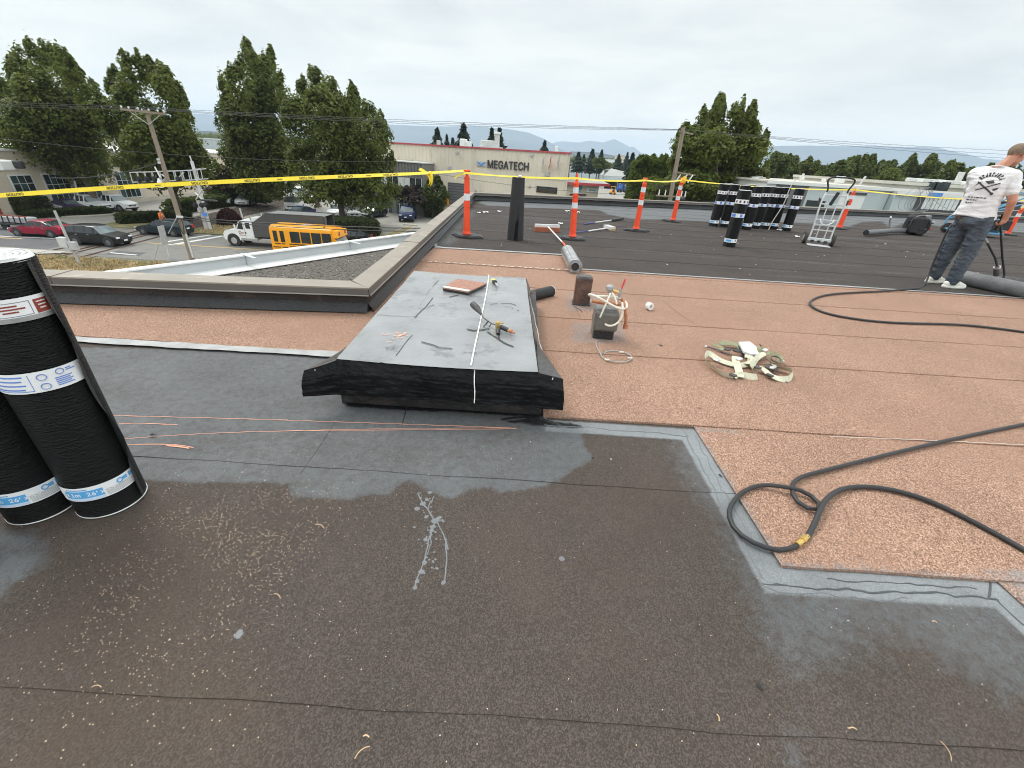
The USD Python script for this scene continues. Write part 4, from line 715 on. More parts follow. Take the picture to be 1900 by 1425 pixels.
t = thing('tape_tail', 'bunched yellow tape wound round the top of the fourth delineator', 'caution tape'); q = dl[3] + [0, -.06, .98]; look('tape_amber', (.9, .48, .03), .4, .2, 20)
for e in ([(0, 0, .12), (.05, 0, .06), (.03, -.02, -.06)], [(-.05, 0, .02), (.03, -.02, .0), (.06, 0, .1)], [(-.05, -.02, .08), (.06, -.03, .02), (.0, 0, -.1)]): ribbon(MB(), curve(np.array(e) + q, 14), .06, (.6, .2, .5)).put('tail', 'tape_amber', t)
t = thing('tape_tail', 'loose yellow tape tied near the top of the rightmost delineator', 'caution tape'); q = dl[5] + [.05, -.08, .93]
for e in ([(0, 0, .05), (-.12, 0, .0), (-.16, -.02, -.16)], [(0, 0, 0), (.03, -.02, .05), (-.08, 0, -.1)]): ribbon(MB(), curve(np.array(e) + q, 14), .07, (.6, .2, .5)).put('tail', 'tape_yellow', t)

# ------------------------------------------------------------------ brooms, foil roll, applicators
look('broom_head', (0.62, 0.66, 0.66), 0.5, 0.12, 8); look('bristle', (0.33, 0.11, 0.06), 0.8, 0.35, 50, stretch=(8, 1, 1)); look('shaft_white', (0.75, 0.75, 0.74), 0.4, 0.1, 8); look('shaft_blue', (0.09, 0.08, 0.22), 0.45, 0.2, 6); look('foil', (0.58, 0.58, 0.58), 0.22, 0.3, 9, 0.5, 30, metal=.85); look('grip_orange', (0.85, .13, .04), .5)
t = thing('push_broom', 'push broom with pale head and rust bristles lying between roll and delineator', 'broom')
a, b = on(994, 425.5, .06), on(1037, 424.5, .06); m = (a + b) / 2; MB().beam(on(993, 418, .11), on(1038, 419.5, .11), .07, .05).put('head', 'broom_head', t)
for k in range(9): u0, u1 = k / 9 + .005, (k + 1) / 9 - .005; p0, p1 = on(991, 425, .05), on(1038, 427, .05); MB().beam(p0 + (p1 - p0) * u0, p0 + (p1 - p0) * u1, .075, .085).put('bristle_tuft', 'bristle', t)
MB().tube([on(1017, 421, .13), on(1032, 437, .07), on(1044, 450, .03)], .0125, 10).put('shaft', 'shaft_white', t); MB().tube([on(1043.5, 449.5, .03), on(1049, 456, .02)], .016, 10).put('grip', 'grip_orange', t)
t = thing('applicator', 'long applicator with wooden brush head lying right of the pin topped delineator', 'applicator')
MB().tube([on(1054, 433.5, .025), on(1130, 423, .03)], .013, 10).put('shaft', 'shaft_blue', t); MB().tube([on(1092, 428.5, .0275), on(1126, 423.5, .031)], .0138, 10).put('sleeve', 'shaft_white', t); MB().beam(on(1124, 419.5, .06), on(1138, 424, .05), .13, .06).put('brush_head', 'sample_edge', t); MB().beam(on(1125, 423, .02), on(1138, 427, .02), .11, .04).put('bristles', 'wood', t)
t = thing('applicator', 'dark headed pole lying farther back than the wooden headed applicator', 'applicator')
MB().tube([on(1083, 415.5, .02), on(1140, 408, .03)], .013, 10).put('shaft', 'shaft_white', t); MB().tube([on(1083, 415.5, .021), on(1104, 412.8, .025)], .0145, 10).put('grip', 'shaft_blue', t); MB().beam(on(1136, 408.5, .035), on(1155, 405.5, .035), .07, .045).put('head', 'tool_black', t)
t = thing('foil_roll', 'shiny silver foil wrapped roll lying on the edge of the terracotta', 'foil roll')
a, b = on(1052, 466, .095), on(1066, 493, .095); d = (b - a) / np.linalg.norm(b - a); b = a + d * 1.02
MB().tube([a, a * .99 + b * .01, a * .5 + b * .5, b], [.085, .093, .094, .094], 32, caps=False).put('roll', 'foil', t)
e = MB()
for r0 in (.09, .078, .066, .055): q = np.linspace(0, 2 * np.pi, 30); u = np.cross(d, [0, 0, 1.0]); w_ = np.cross(u, d); e.tube([b + d * .004 * (r0 < .08) + r0 * (math.cos(x) * u + math.sin(x) * w_) for x in q], .0045, 5, False)
e.put('layered_end', 'foil', t); MB().cyl(b - d * .02, b - d * .012, .09, n=26).put('end_face', 'dark_steel', t); MB().cyl(b - d * .011, b - d * .004, .045, n=18).put('core_hole', 'tool_black', t)
MB().cyl(a + d * .012, a + d * .02, .08, n=26).put('end_face', 'foil', t)
w_ = np.cross(np.cross(d, [0, 0, 1.0]), d); sdd = -np.cross(d, [0, 0, 1.0]); V = np.array([a + d * s + w_ * .088 - sdd * .036 for s in np.linspace(.03, .98, 20)]); ribbon(MB(), V, .006, (1, 0, 0)).put('lap_line', 'tool_black', t)
look('scrap_white', (.78, .78, .76), .6)
for k, (px, py) in enumerate([(853, 395), (848, 402), (901, 394), (889, 395), (926, 392.5), (1053, 392), (1073, 394), (1040, 415), (1447, 427), (1478, 439)]):
    q = on(px, py, .012); MB().add(*grid(lambda u, v: np.stack([q[0] + (u - .5) * (.08 + .03 * (k % 3)), q[1] + (v - .5) * .14, q[2] + .02 * np.sin(u * 4 + v * 3 + k) ** 2], -1), 6, 6)).put('paper_scrap', 'scrap_white', roof)

# ------------------------------------------------------------------ hand truck
look('aluminium', (0.66, 0.67, 0.67), 0.38, 0.1, 10, metal=.6); look('tyre', (0.045, 0.036, 0.030), 0.75, 0.25, 25)
p = on(1516, 455); t = thing('hand_truck', 'aluminium hand truck with black loop handle standing upright', 'hand truck', p, -.42)
for s in (-1, 1): MB().tube(curve([(s * .20, 0, .10), (s * .20, .03, .55), (s * .195, .06, .95), (s * .18, .07, 1.02)], 16), .017, 10).put('frame_rail', 'aluminium', t)
for s in (-1, 1): MB().tube(curve([(s * .18, .07, 1.02), (s * .18, .075, 1.10), (s * .22, .08, 1.2), (s * .225, .08, 1.25), (s * .17, .08, 1.29), (s * .0, .08, 1.295)], 22), .016, 10).put('loop_handle', 'tool_black', t)
for x in (-.075, .075): MB().tube([(x, .005, .10), (x, .062, .96)], .011, 8).put('inner_rail', 'aluminium', t)
for z, y, h in ((.97, .062, .03), (.80, .05, .025), (.50, .03, .02), (.40, .022, .03), (.30, .015, .02)): MB().box((0, y, z), (.40, .022, h), ch=.004).put('cross_bar', 'aluminium', t)
MB().tube(curve([(-.12, .0, .52), (-.10, -.03, .46), (-.05, -.04, .42), (.05, -.04, .42), (.10, -.03, .46), (.12, 0, .52)], 24), .012, 8).put('nose_loop', 'aluminium', t)
MB().box((0, .02, .11), (.44, .07, .06), ch=.006).put('axle_plate', 'aluminium', t); MB().box((0, -.12, .012), (.42, .24, .014), ch=.004).put('toe_plate', 'aluminium', t)
for x in (-.12, 0, .12): MB().box((x, -.018, .075), (.06, .02, .05)).put('bracket', 'tool_black', t)
MB().box((-.01, .045, .91), (.06, .04, .26), rot=trimesh.transformations.rotation_matrix(.25, [0, 1, 0])[:3, :3], ch=.01).put('latch', 'tool_black', t)
for s in (-1, 1): MB().tube([(s * .20, .06, .86), (s * .25, .09, .9), (s * .24, .10, .80)], .022, 8).put('strap_bundle', 'dark_steel', t)
for s in (-1, 1):
    w = MB().tube([(s * .225, .09, .125), (s * .285, .09, .125)], .125, 26).put('wheel', 'tyre', t); MB().tube([(s * .2255, .09, .125), (s * .288, .09, .125)], .06, 18).put('hub', 'aluminium', w)

# ------------------------------------------------------------------ backpack blower
look('pack_black', (0.018, 0.018, 0.020), 0.7, 0.4, 20, 0.5, 40); look('pack_grey', (0.20, 0.20, 0.205), 0.55, 0.2, 14); look('tube_grey', (0.11, 0.11, 0.115), 0.4, 0.2, 9)
p = on(1693, 436); t = thing('leaf_blower', 'black backpack leaf blower with grey blower tube lying on the felt', 'leaf blower', p, -.35)
rbox(MB(), (.0, .12, .26), (.48, .28, .50), .08, .07).put('pack', 'pack_black', t); rbox(MB(), (.0, -.06, .25), (.36, .12, .42), .05, .06).put('back_pad', 'pack_black', t)
for s in (-1, 1): MB().tube(curve([(s * .14, -.02, .43), (s * .21, -.12, .36), (s * .22, -.14, .22), (s * .20, -.08, .08)], 24), .022, 8).put('strap', 'pack_black', t)
MB().tube(curve([(-.16, .0, .42), (-.05, -.03, .50), (.1, .02, .50), (.2, .1, .42)], 20), .014, 8).put('frame_bar', 'pack_grey', t); rbox(MB(), (-.16, .02, .40), (.16, .16, .16), .05, .08).put('shoulder_pad', 'pack_black', t); rbox(MB(), (.1, -.08, .12), (.2, .12, .2), .05, .08).put('hip_pad', 'pack_black', t); rbox(MB(), (.16, .05, .47), (.14, .14, .12), .04, .06).put('filter_cover', 'pack_grey', t); rbox(MB(), (.26, .12, .30), (.14, .18, .22), .05, .03).put('engine', 'pack_black', t); MB().cyl((.28, .02, .36), (.34, .0, .36), .035, n=14).put('fuel_cap', 'lead', t); MB().cyl((.3, .0, .2), (.33, -.02, .2), .025, n=10).put('primer_bulb', 'valve_red', t)
q0 = np.array([-.22, -.02, .10]); R = np.array([[math.cos(.35), -math.sin(.35), 0], [math.sin(.35), math.cos(.35), 0], [0, 0, 1]])
loc = lambda px, py, z: R @ (on(px, py, z) - p)
MB().tube([q0, loc(1655, 428, .1), loc(1607, 432, .09)], [.062, .058, .068], 20, caps=False).put('blower_tube', 'tube_grey', t); e = loc(1607, 432, .09); g = loc(1612, 431.6, .09); MB().tube([e + (g - e) * .02, g], .06, 20).put('tube_mouth', 'tool_black', t)
MB().tube([loc(1650, 425, .12), loc(1651, 410, .30), loc(1653, 404, .38)], .02, 8).put('control_handle', 'tool_black', t); MB().tube([loc(1652.5, 406, .36), loc(1653, 402, .41)], .026, 8).put('control_grip', 'lead', t)

# ------------------------------------------------------------------ generator cart
look('blue_paint', (0.12, 0.30, 0.46), 0.4, 0.12, 6); look('blue_dark', (0.05, 0.12, 0.17), 0.45, 0.2, 8)
p = on(1790, 437); t = thing('generator_cart', 'blue framed generator cart with black wheels half hidden behind the worker', 'generator', p, -.3)
rbox(MB(), (.3, .25, .32), (.95, .45, .36), .04, .01).put('engine_block', 'blue_dark', t); MB().box((.25, .2, .12), (1.2, .5, .05), ch=.01).put('skid', 'blue_paint', t)
for y in (0, .5):
    MB().tube(curve([(-.35, y, .12), (-.38, y, .3), (-.30, y, .5), (.1, y, .66), (.9, y, 1.12), (1.5, y, 1.3)], 30), .022, 10).put('frame_tube', 'blue_paint', t); MB().tube(curve([(-.36, y + .04, .38), (.2, y + .04, .62), (.9, y + .04, .92)], 20), .022, 10).put('frame_tube', 'blue_paint', t)
    MB().tube([(-.28, y - .06, .14), (-.28, y + .02, .14)], .14, 24).put('wheel', 'tyre', t)
MB().cyl((-.1, .0, .26), (.15, .0, .26), .06, n=14).put('pull_cover', 'lead', t); MB().box((.7, -.01, .35), (.4, .03, .25)).put('panel', 'tool_black', t)

# ------------------------------------------------------------------ harness
look('webbing', (0.56, 0.54, 0.41), 0.8, 0.2, 60); look('webbing_dark', (0.24, 0.235, 0.14), 0.8, 0.3, 50); look('buckle_dark', (0.055, 0.045, 0.042), 0.5, .3, 30); look('pad_white', (0.70, 0.69, 0.68), 0.8, 0.12, 20)
t = thing('safety_harness', 'olive webbing safety harness with white pad crumpled on the terracotta sheets', 'harness')
H = lambda x, y, z: on(1280 + x / 8.636, 610 + y / 8.636, z)          # strap runs
def strap(pts, w, m='webbing', up=.35, n=50, name='strap'):
    c = curve([H(*q) for q in pts], n); d = np.gradient(c, axis=0); tl = np.interp(np.linspace(0, 1, n), np.linspace(0, 1, len(np.atleast_1d(up))), np.atleast_1d(up))
    S = []
    for i in range(n): h = np.cross([0, 0, 1.0], d[i]); h /= np.linalg.norm(h); S.append(h * math.cos(tl[i]) + np.array([0, 0, 1.0]) * math.sin(tl[i]))
    a = MB(); S = np.array(S); ribbon(a, c, w, lambda i: S[i]); ribbon(a, c - [0, 0, .003], w, lambda i: S[i]); a.put(name, m, t)
strap([(700, 770, .03), (560, 735, .03), (470, 690, .032), (370, 610, .035), (270, 530, .04), (245, 450, .045), (310, 395, .05), (400, 450, .04), (560, 530, .035), (740, 575, .035), (900, 570, .035), (950, 480, .04)], .042, up=(1.2, 1.1, .9, .9, 1.2, 1.2, .5, .4, .5, .6, .5, .5), n=90)
strap([(740, 440, .045), (750, 560, .04), (790, 680, .03), (800, 770, .03)], .052, up=.1); strap([(700, 770, .025), (870, 745, .028), (980, 765, .03), (1060, 770, .035), (1050, 710, .04), (990, 640, .045), (1010, 560, .05), (1120, 430, .055), (1220, 390, .055)], .045, up=(.3, .9, 1.0, .9, .6, .8, .3, .1), n=80)
strap([(1110, 610, .045), (1200, 660, .04), (1290, 740, .035), (1400, 790, .03), (1530, 810, .03), (1640, 740, .04), (1630, 670, .05), (1540, 640, .045), (1420, 620, .045), (1340, 560, .05)], .044, up=(.1, .1, .2, .7, 1.1, 1.2, 1.0, .5, .3), n=80)
strap([(360, 250, .05), (440, 270, .045), (530, 340, .04)], .035, 'webbing_dark', .4); strap([(470, 230, .045), (600, 225, .05), (760, 255, .05), (840, 330, .04)], .055, 'webbing_dark', .3); strap([(1080, 280, .055), (1120, 360, .055), (1180, 300, .06), (1120, 260, .06)], .045, 'webbing_dark', .6); strap([(1230, 390, .06), (1330, 400, .07), (1420, 440, .06), (1440, 520, .05), (1330, 560, .05), (1260, 480, .055)], .04, 'webbing_dark', .7); strap([(250, 280, .03), (400, 320, .03), (560, 380, .03), (640, 410, .03)], .012, 'buckle_dark', .5); strap([(880, 430, .05), (960, 450, .05), (900, 560, .045)], .04, 'webbing', .3); strap([(1250, 560, .04), (1300, 620, .045), (1410, 655, .04)], .04, 'buckle_dark', .4)
pdp = [H(*q, .06)[:2] for q in ((780, 220), (960, 215), (1060, 300), (1080, 370), (1110, 405), (980, 415), (860, 370), (820, 290))]; MB().poly(pdp, .05, .066).put('back_pad', 'pad_white', t); MB().poly(Polygon(pdp).buffer(.006), .035, .0495).put('pad_edge', 'tool_black', t)
for (x, y, z, sx, sy, m) in [(760, 350, .06, .055, .05, 'tool_black'), (610, 330, .05, .05, .04, 'buckle_dark'), (430, 495, .06, .04, .045, 'steel'), (690, 740, .045, .032, .05, 'buckle_dark'), (1280, 745, .045, .028, .05, 'buckle_dark'), (1090, 620, .05, .035, .045, 'buckle_dark'), (1330, 620, .06, .05, .03, 'steel'), (790, 480, .055, .05, .035, 'pad_white'), (1210, 340, .07, .04, .03, 'pad_white'), (1490, 515, .04, .018, .018, 'pad_white'), (260, 280, .035, .018, .015, 'pad_white')]: MB().box(H(x, y, z), (sx, sy, .014), rz=.6, ch=.004).put('buckle', m, t)
q = H(1380, 490, .06); a = np.linspace(0, 2 * np.pi, 24); MB().tube(q + np.c_[.035 * np.cos(a), .03 * np.sin(a), .012 * np.sin(a)], .005, 6).put('ring', 'buckle_dark', t)

# ------------------------------------------------------------------ hoses
def hose(label, pts, r, m='hose_rubber', n=160, lift=(), name='gas_hose'):
    c = curve([on(x, y, z) for x, y, z in pts], n); t = thing(name, label, 'hose'); MB().tube(c, r, 12).put('hose', m, t); return t
t = hose('black gas hose looping over the primed edge in the right foreground', [(2560, 640, .024), (2240, 712, .024), (2080, 752, .026), (1900, 787, .026), (1740, 821, .026), (1600, 855, .026), (1510, 878, .027), (1478, 890, .03), (1470, 912, .035), (1485, 935, .034), (1505, 945, .03), (1519, 944, .030), (1517, 930, .030), (1495, 914, .034), (1465, 905, .045), (1420, 900, .030), (1385, 909, .026), (1358, 935, .022), (1354, 962, .022), (1372, 990, .022), (1405, 1010, .022), (1440, 1020, .022), (1475, 1014, .024), (1490, 1003, .026)], .0098, n=220)
c = [on(*q) for q in ((1484, 1007, .026), (1498, 995, .028))]; MB().tube(c, .0115, 6).put('brass_fitting', 'brass', t); MB().tube([on(1478, 1011, .026), on(1484, 1007, .026)], .012, 12).put('brass_ferrule', 'brass', t); MB().tube([on(1488.5, 1003.2, .027), on(1491, 1001, .027)], .0145, 6).put('brass_nut', 'brass', t)
hose('thicker black hose joined by a brass fitting and leaving at right', [(1496, 997, .028), (1508, 978, .028), (1520, 950, .045), (1535, 925, .035), (1565, 907, .028), (1605, 903, .026), (1650, 908, .026), (1720, 928, .026), (1790, 960, .026), (1900, 1020, .026), (2020, 1090, .026), (2260, 1200, .024), (2520, 1240, .024)], .0108)
# ------------------------------------------------------------------ worker
look('skin', (0.52, 0.25, 0.17), 0.5, 0.18, 25, spec=.4); look('hair', (0.22, 0.16, 0.11), 0.75, 0.4, 60, 0.5, 200); look('tee', (0.74, 0.73, 0.74), 0.85, 0.06, 14, 0.35, 24); look('tee_print', (0.06, 0.06, 0.06), 0.8, 0.3, 40); look('jeans', (0.060, 0.074, 0.095), 0.85, 0.5, 7, 0.8, 22, dirt=((0.13, 0.125, 0.10), 5, .55)); look('shoe', (0.72, 0.70, 0.63), 0.6, 0.08, 20); look('sole', (0.80, 0.78, 0.72), .6, .06); look('eye_white', (.7, .7, .68), .3); look('eye_dark', (.03, .02, .02), .3); look('leather', (.22, .09, .06), .55, .2, 20)
def ball(p, r): return m3.Manifold.sphere(r, 24).translate([float(x) for x in p])
def bones(chain, joints):
    out = m3.Manifold()
    for a, b in chain: out = out + m3.Manifold.batch_hull([ball(*joints[a]), ball(*joints[b])])
    return out
def skinned(m, ln=.016, it=12, crease=0.0, seed=0, f=14):
    m = m.refine_to_length(ln); g = m.to_mesh(); t = trimesh.Trimesh(g.vert_properties[:, :3], g.tri_verts, process=True)
    trimesh.smoothing.filter_taubin(t, iterations=it)
    if crease:
        v = np.array(t.vertices); q = np.stack([v[:, 0] * f * .6, v[:, 1] * f * .6, v[:, 2] * f * 1.7], 1); k = np.abs(meshkit.fbm(q, 3, seed) - .5) * 2; t.vertices = v + t.vertex_normals * ((k - .35) * crease)[:, None]
    return t
wp = thing('person', 'worker in white printed tee, faded jeans and white shoes holding a roofing torch', 'person', (6.30, 6.22, 0.0), 0)
# forward of the figure is its +x; turned a little away from the camera
def yaw(a):
    C, S = math.cos(a), math.sin(a); return lambda x, y, z: np.array([x * C - y * S, x * S + y * C, z])
K0 = yaw(.68); FR = K0(1, 0, 0); LF = K0(0, 1, 0)
K = lambda x, y, z: K0(x, y, z) + np.array([-.215 - .06 * (z - 1), -.01, 0])
# joints: weight on both legs, hips pushed forward, head bent down to the right
J = {'hipR': (np.array([-.16, -.10, .90]), .105), 'hipL': (np.array([-.20, .07, .90]), .105), 'kneR': (np.array([-.125, -.125, .49]), .072), 'kneL': (np.array([-.16, .13, .48]), .072), 'ankR': (np.array([-.125, -.12, .11]), .052), 'ankL': (np.array([-.15, .15, .11]), .052),
     'waist': (K(.0, 0, 1.02), .108), 'belly': (K(.02, 0, 1.12), .112), 'chest': (K(.03, 0, 1.32), .128), 'shR': (K(.02, -.165, 1.43), .072), 'shL': (K(.03, .165, 1.44), .072), 'neckb': (K(.03, 0, 1.50), .064), 'neckt': (np.array([-.165, -.02, 1.595]), .054),
     'elR': (np.array([-.06, -.24, 1.16]), .046), 'wrR': (np.array([.05, -.17, .965]), .032), 'elL': (K(.17, .17, 1.18), .046), 'wrL': (K(.34, .06, 1.02), .032)}
body = bones([('hipR', 'kneR'), ('hipL', 'kneL'), ('kneR', 'ankR'), ('kneL', 'ankL'), ('hipR', 'hipL'), ('hipR', 'waist'), ('hipL', 'waist'), ('waist', 'belly'), ('belly', 'chest'), ('chest', 'shR'), ('chest', 'shL'), ('chest', 'neckb'), ('shR', 'neckb'), ('shL', 'neckb'), ('neckb', 'neckt'), ('shR', 'elR'), ('elR', 'wrR'), ('shL', 'elL'), ('elL', 'wrL')], J)
# head: turned right and down
HC = np.array([-.105, -.02, 1.675])
hf = np.array([math.cos(.12), math.sin(.12), -.36]); hf /= np.linalg.norm(hf); hs = np.cross([0, 0, 1.0], hf); hs /= np.linalg.norm(hs); hu = np.cross(hf, hs)
hp = lambda f, s, u: HC + hf * f + hs * s + hu * u
head = m3.Manifold.batch_hull([ball(hp(-.03, 0, .03), .084), ball(hp(.03, 0, .035), .076), ball(hp(.0, 0, .05), .075)]) + m3.Manifold.batch_hull([ball(hp(.02, 0, .0), .07), ball(hp(.065, 0, -.085), .028), ball(hp(.02, .035, -.06), .03), ball(hp(.02, -.035, -.06), .03), ball(hp(.062, 0, -.02), .04)]) + m3.Manifold.batch_hull([ball(J['neckt'][0], .054), ball(hp(-.02, 0, -.02), .06)])
head = head + m3.Manifold.batch_hull([ball(hp(.098, 0, .02), .008), ball(hp(.118, 0, -.018), .012), ball(hp(.09, .012, -.02), .008), ball(hp(.09, -.012, -.02), .008)]) + m3.Manifold.batch_hull([ball(hp(.09, .015, -.055), .008), ball(hp(.09, -.015, -.055), .008)])
for s in (-1, 1): head = head + m3.Manifold.batch_hull([ball(hp(-.008, s * .080, .02), .010), ball(hp(-.014, s * .088, .005), .012), ball(hp(-.004, s * .080, -.03), .008)])
def hand(w, d, n, thumb):
    """A right-angled hand: w wrist, d finger direction, n palm normal (the way the fingers curl)."""
    d = np.array(d, float); d /= np.linalg.norm(d); n = np.array(n, float); n -= d * (n @ d); n /= np.linalg.norm(n); s = np.cross(d, n) * thumb
    o = m3.Manifold.batch_hull([ball(w, .026), ball(w + d * .075 + s * .032, .013), ball(w + d * .078 - s * .034, .012), ball(w + d * .03 + s * .028, .015), ball(w + d * .03 - s * .028, .015)])
    for k, (off, ln) in enumerate(((.034, .068), (.012, .078), (-.011, .073), (-.033, .058))):
        p0 = w + d * .078 + s * off; p1 = p0 + (d * .8 + n * .6) * ln * .5; p2 = p1 + (d * .0 + n * 1.0) * ln * .35; p3 = p2 + (-d * .7 + n * .7) * ln * .3
        for a, b, r0, r1 in ((p0, p1, .0105, .0095), (p1, p2, .0095, .009), (p2, p3, .009, .008)): o = o + m3.Manifold.batch_hull([ball(a, r0), ball(b, r1)])
    q0 = w + d * .022 + s * .03; q1 = q0 + s * .03 + d * .03 + n * .012; q2 = q1 + d * .03 + n * .022 - s * .006; q3 = q2 + n * .022 - s * .018
    for a, b, r0, r1 in ((q0, q1, .015, .012), (q1, q2, .012, .0105), (q2, q3, .0105, .009)): o = o + m3.Manifold.batch_hull([ball(a, r0), ball(b, r1)])
    return o
wr = J['wrR'][0]; GRIP = wr + K0(.055, .02, -.085)
handR = hand(wr, K0(.35, .05, -1), K0(.55, .9, .1), 1); wl = J['wrL'][0]; handL = hand(wl, K0(.5, -.55, -.8), K0(.3, -.6, .4), -1)
sk = skinned(body + head + handR + handL, .012, 6)
MB().tm(sk).put('body', 'skin', wp, smooth=True)
def loft_tube(c, r, n=20):
    return MB().tube(c, r, n)
# shirt: torso shell with short sleeves
Js = {k: (v[0], v[1] + .014) for k, v in J.items()}
hem = {'hemR': (K(.01, -.075, .93), .142), 'hemL': (K(.01, .075, .93), .142)}
Js.update({k: v for k, v in hem.items()}); Js['slR'] = (J['shR'][0] * .42 + J['elR'][0] * .58, .078); Js['slL'] = (J['shL'][0] * .42 + J['elL'][0] * .58, .078); Js['shR'] = (J['shR'][0], .094); Js['shL'] = (J['shL'][0], .094); Js['nk'] = (K(.02, 0, 1.48), .075)
Js['bkR'] = (K(-.0, -.085, 1.35), .115); Js['bkL'] = (K(-.0, .085, 1.35), .115); Js['wsR'] = (K(-.0, -.07, 1.10), .120); Js['wsL'] = (K(-.0, .07, 1.10), .120)
sh = m3.Manifold.batch_hull([ball(*Js[k]) for k in ('hemR', 'hemL', 'wsR', 'wsL', 'belly')]) + m3.Manifold.batch_hull([ball(*Js[k]) for k in ('wsR', 'wsL', 'bkR', 'bkL', 'chest', 'belly')]) + m3.Manifold.batch_hull([ball(*Js[k]) for k in ('bkR', 'bkL', 'chest', 'shR', 'shL', 'nk')]) + bones([('shR', 'slR'), ('shL', 'slL')], Js)
sh = sh.trim_by_plane([.25, .1, 1], .82)
for s, e in (('shR', 'elR'), ('shL', 'elL')):
    a, b = J[s][0], J[e][0]; d = (b - a) / np.linalg.norm(b - a); cut = a + (b - a) * .62
    # clip the sleeve end square
    far_part = m3.Manifold.batch_hull([ball(cut + d * .001, .001)] + [ball(cut + d * .14 + np.array(q) * .12, .001) for q in np.vstack([np.eye(3), -np.eye(3)])])
    sh = sh - far_part
shm = skinned(sh, .013, 7, .026, 5, 8); MB().tm(shm).put('tee_shirt', 'tee', wp, smooth=True)
MB().tube(np.array([K(.035 + .072 * math.cos(q), .074 * math.sin(q), 1.525 - .02 * math.cos(q)) for q in np.linspace(0, 2 * np.pi, 30)]), .009, 6).put('collar', 'tee', wp)
# jeans
Jj = {'hipR': (J['hipR'][0], .122), 'hipL': (J['hipL'][0], .122), 'kneR': (J['kneR'][0], .098), 'kneL': (J['kneL'][0], .098), 'ankR': (J['ankR'][0] + [0, 0, .0], .082), 'ankL': (J['ankL'][0], .082), 'waist': (K(.0, 0, .97), .115), 'seat': (K(-.03, 0, .88), .125)}
jm = bones([('hipR', 'kneR'), ('hipL', 'kneL'), ('kneR', 'ankR'), ('kneL', 'ankL')], Jj) + m3.Manifold.batch_hull([ball(*Jj[k]) for k in ('hipR', 'hipL', 'waist', 'seat')])
jm = jm.trim_by_plane([0, 0, 1], .055).trim_by_plane([0, 0, -1], -1.0)
je = skinned(jm, .013, 6, .030, 9, 13); MB().tm(je).put('jeans', 'jeans', wp, smooth=True)
q = K(-.07, .135, .90); MB().box(J['hipL'][0] + [-.11, -.04, .02], (.10, .03, .05), rz=-.9, ch=.006).put('wallet_pouch', 'leather', wp)
# shoes
for k, yw in (('ankR', .0), ('ankL', .18)):
    a = J[k][0]; Ky = yaw(yw); f = np.array(Ky(1, 0, 0)); s = np.array(Ky(0, 1, 0)); b = np.array([a[0], a[1], 0.0])
    P = lambda x, y, z: b + f * x + s * y + np.array([0, 0, z])
    up_ = m3.Manifold.batch_hull([ball(P(-.05, 0, .055), .042), ball(P(.0, 0, .085), .048), ball(P(.08, 0, .06), .042), ball(P(.16, .0, .045), .034), ball(P(.20, 0, .040), .024)]).trim_by_plane([0, 0, 1], .02)
    sp = MB().tm(skinned(up_, .012, 6)).put('shoe', 'shoe', wp, smooth=True)
    so = m3.Manifold.batch_hull([ball(P(-.06, .0, .022), .040), ball(P(.06, .02, .022), .044), ball(P(.06, -.02, .022), .044), ball(P(.17, .0, .024), .042), ball(P(.20, 0, .03), .03)]).trim_by_plane([0, 0, 1], .004).trim_by_plane([0, 0, -1], -.036)
    MB().tm(skinned(so, .015, 2)).put('sole', 'sole', sp)
# hair, eyes
hr = m3.Manifold.batch_hull([ball(hp(-.032, 0, .035), .0880), ball(hp(.02, 0, .048), .078), ball(hp(.035, 0, .06), .066)]) - m3.Manifold.batch_hull([ball(hp(.16, .13, -.02), .06), ball(hp(.16, -.13, -.02), .06), ball(hp(.10, .13, -.2), .06), ball(hp(.10, -.13, -.2), .06), ball(hp(.05, .13, -.06), .04), ball(hp(.05, -.13, -.06), .04), ball(hp(.12, 0, .03), .05)]) - m3.Manifold.batch_hull([ball(hp(-.12, .15, -.12), .05), ball(hp(-.12, -.15, -.12), .05), ball(hp(.1, .15, -.12), .08), ball(hp(.1, -.15, -.12), .08)])
MB().tm(skinned(hr, .01, 4, .008, 2, 60)).put('hair', 'hair', wp, smooth=True)
for s in (-1, 1): e = MB().tm(trimesh.creation.icosphere(2, .012).apply_translation(hp(.082, s * .031, .022))).put('eye', 'eye_white', wp); MB().tm(trimesh.creation.icosphere(2, .006).apply_translation(hp(.0895, s * .031, .021))).put('iris', 'eye_dark', e); MB().tube([hp(.094, s * .014, .042), hp(.09, s * .034, .046), hp(.078, s * .05, .040)], .005, 6).put('eyebrow', 'hair', wp)
# back print: crossed tools, arc of blocks and lines of small print, laid on the shirt
from trimesh.proximity import closest_point
def decal(P, name, m='tee_print'):
    """P: polygon in back coordinates (x to the right as seen from behind, y up), cast onto the shirt's back."""
    out = MB(); ok_ = False
    for g in getattr(P, 'geoms', [P]):
        if g.is_empty: continue
        tr, f = trimesh.creation.triangulate_polygon(g.segmentize(.012), engine='earcut'); mt = trimesh.Trimesh(np.c_[tr, np.zeros(len(tr))], f, process=False)
        vv, ff = trimesh.remesh.subdivide_to_size(mt.vertices, mt.faces, .012)
        vdir = -np.array(FR); rt_ = np.cross([0, 0, 1.0], vdir); rt_ = rt_ / np.linalg.norm(rt_)
        o = np.array(K(.0, 0, 1.25)) + vdir * .6 + rt_ * vv[:, :1] + np.array([0, 0, 1.0]) * vv[:, 1:2]
        loc_, ir, it = shm.ray.intersects_location(o, np.repeat(-vdir[None], len(o), 0), multiple_hits=False)
        V = o - vdir * .45
        V[ir] = loc_ + vdir * .004
        if len(set(ir)) == len(o): out.add(V, ff); ok_ = True
    if ok_: out.put(name, m, wp)
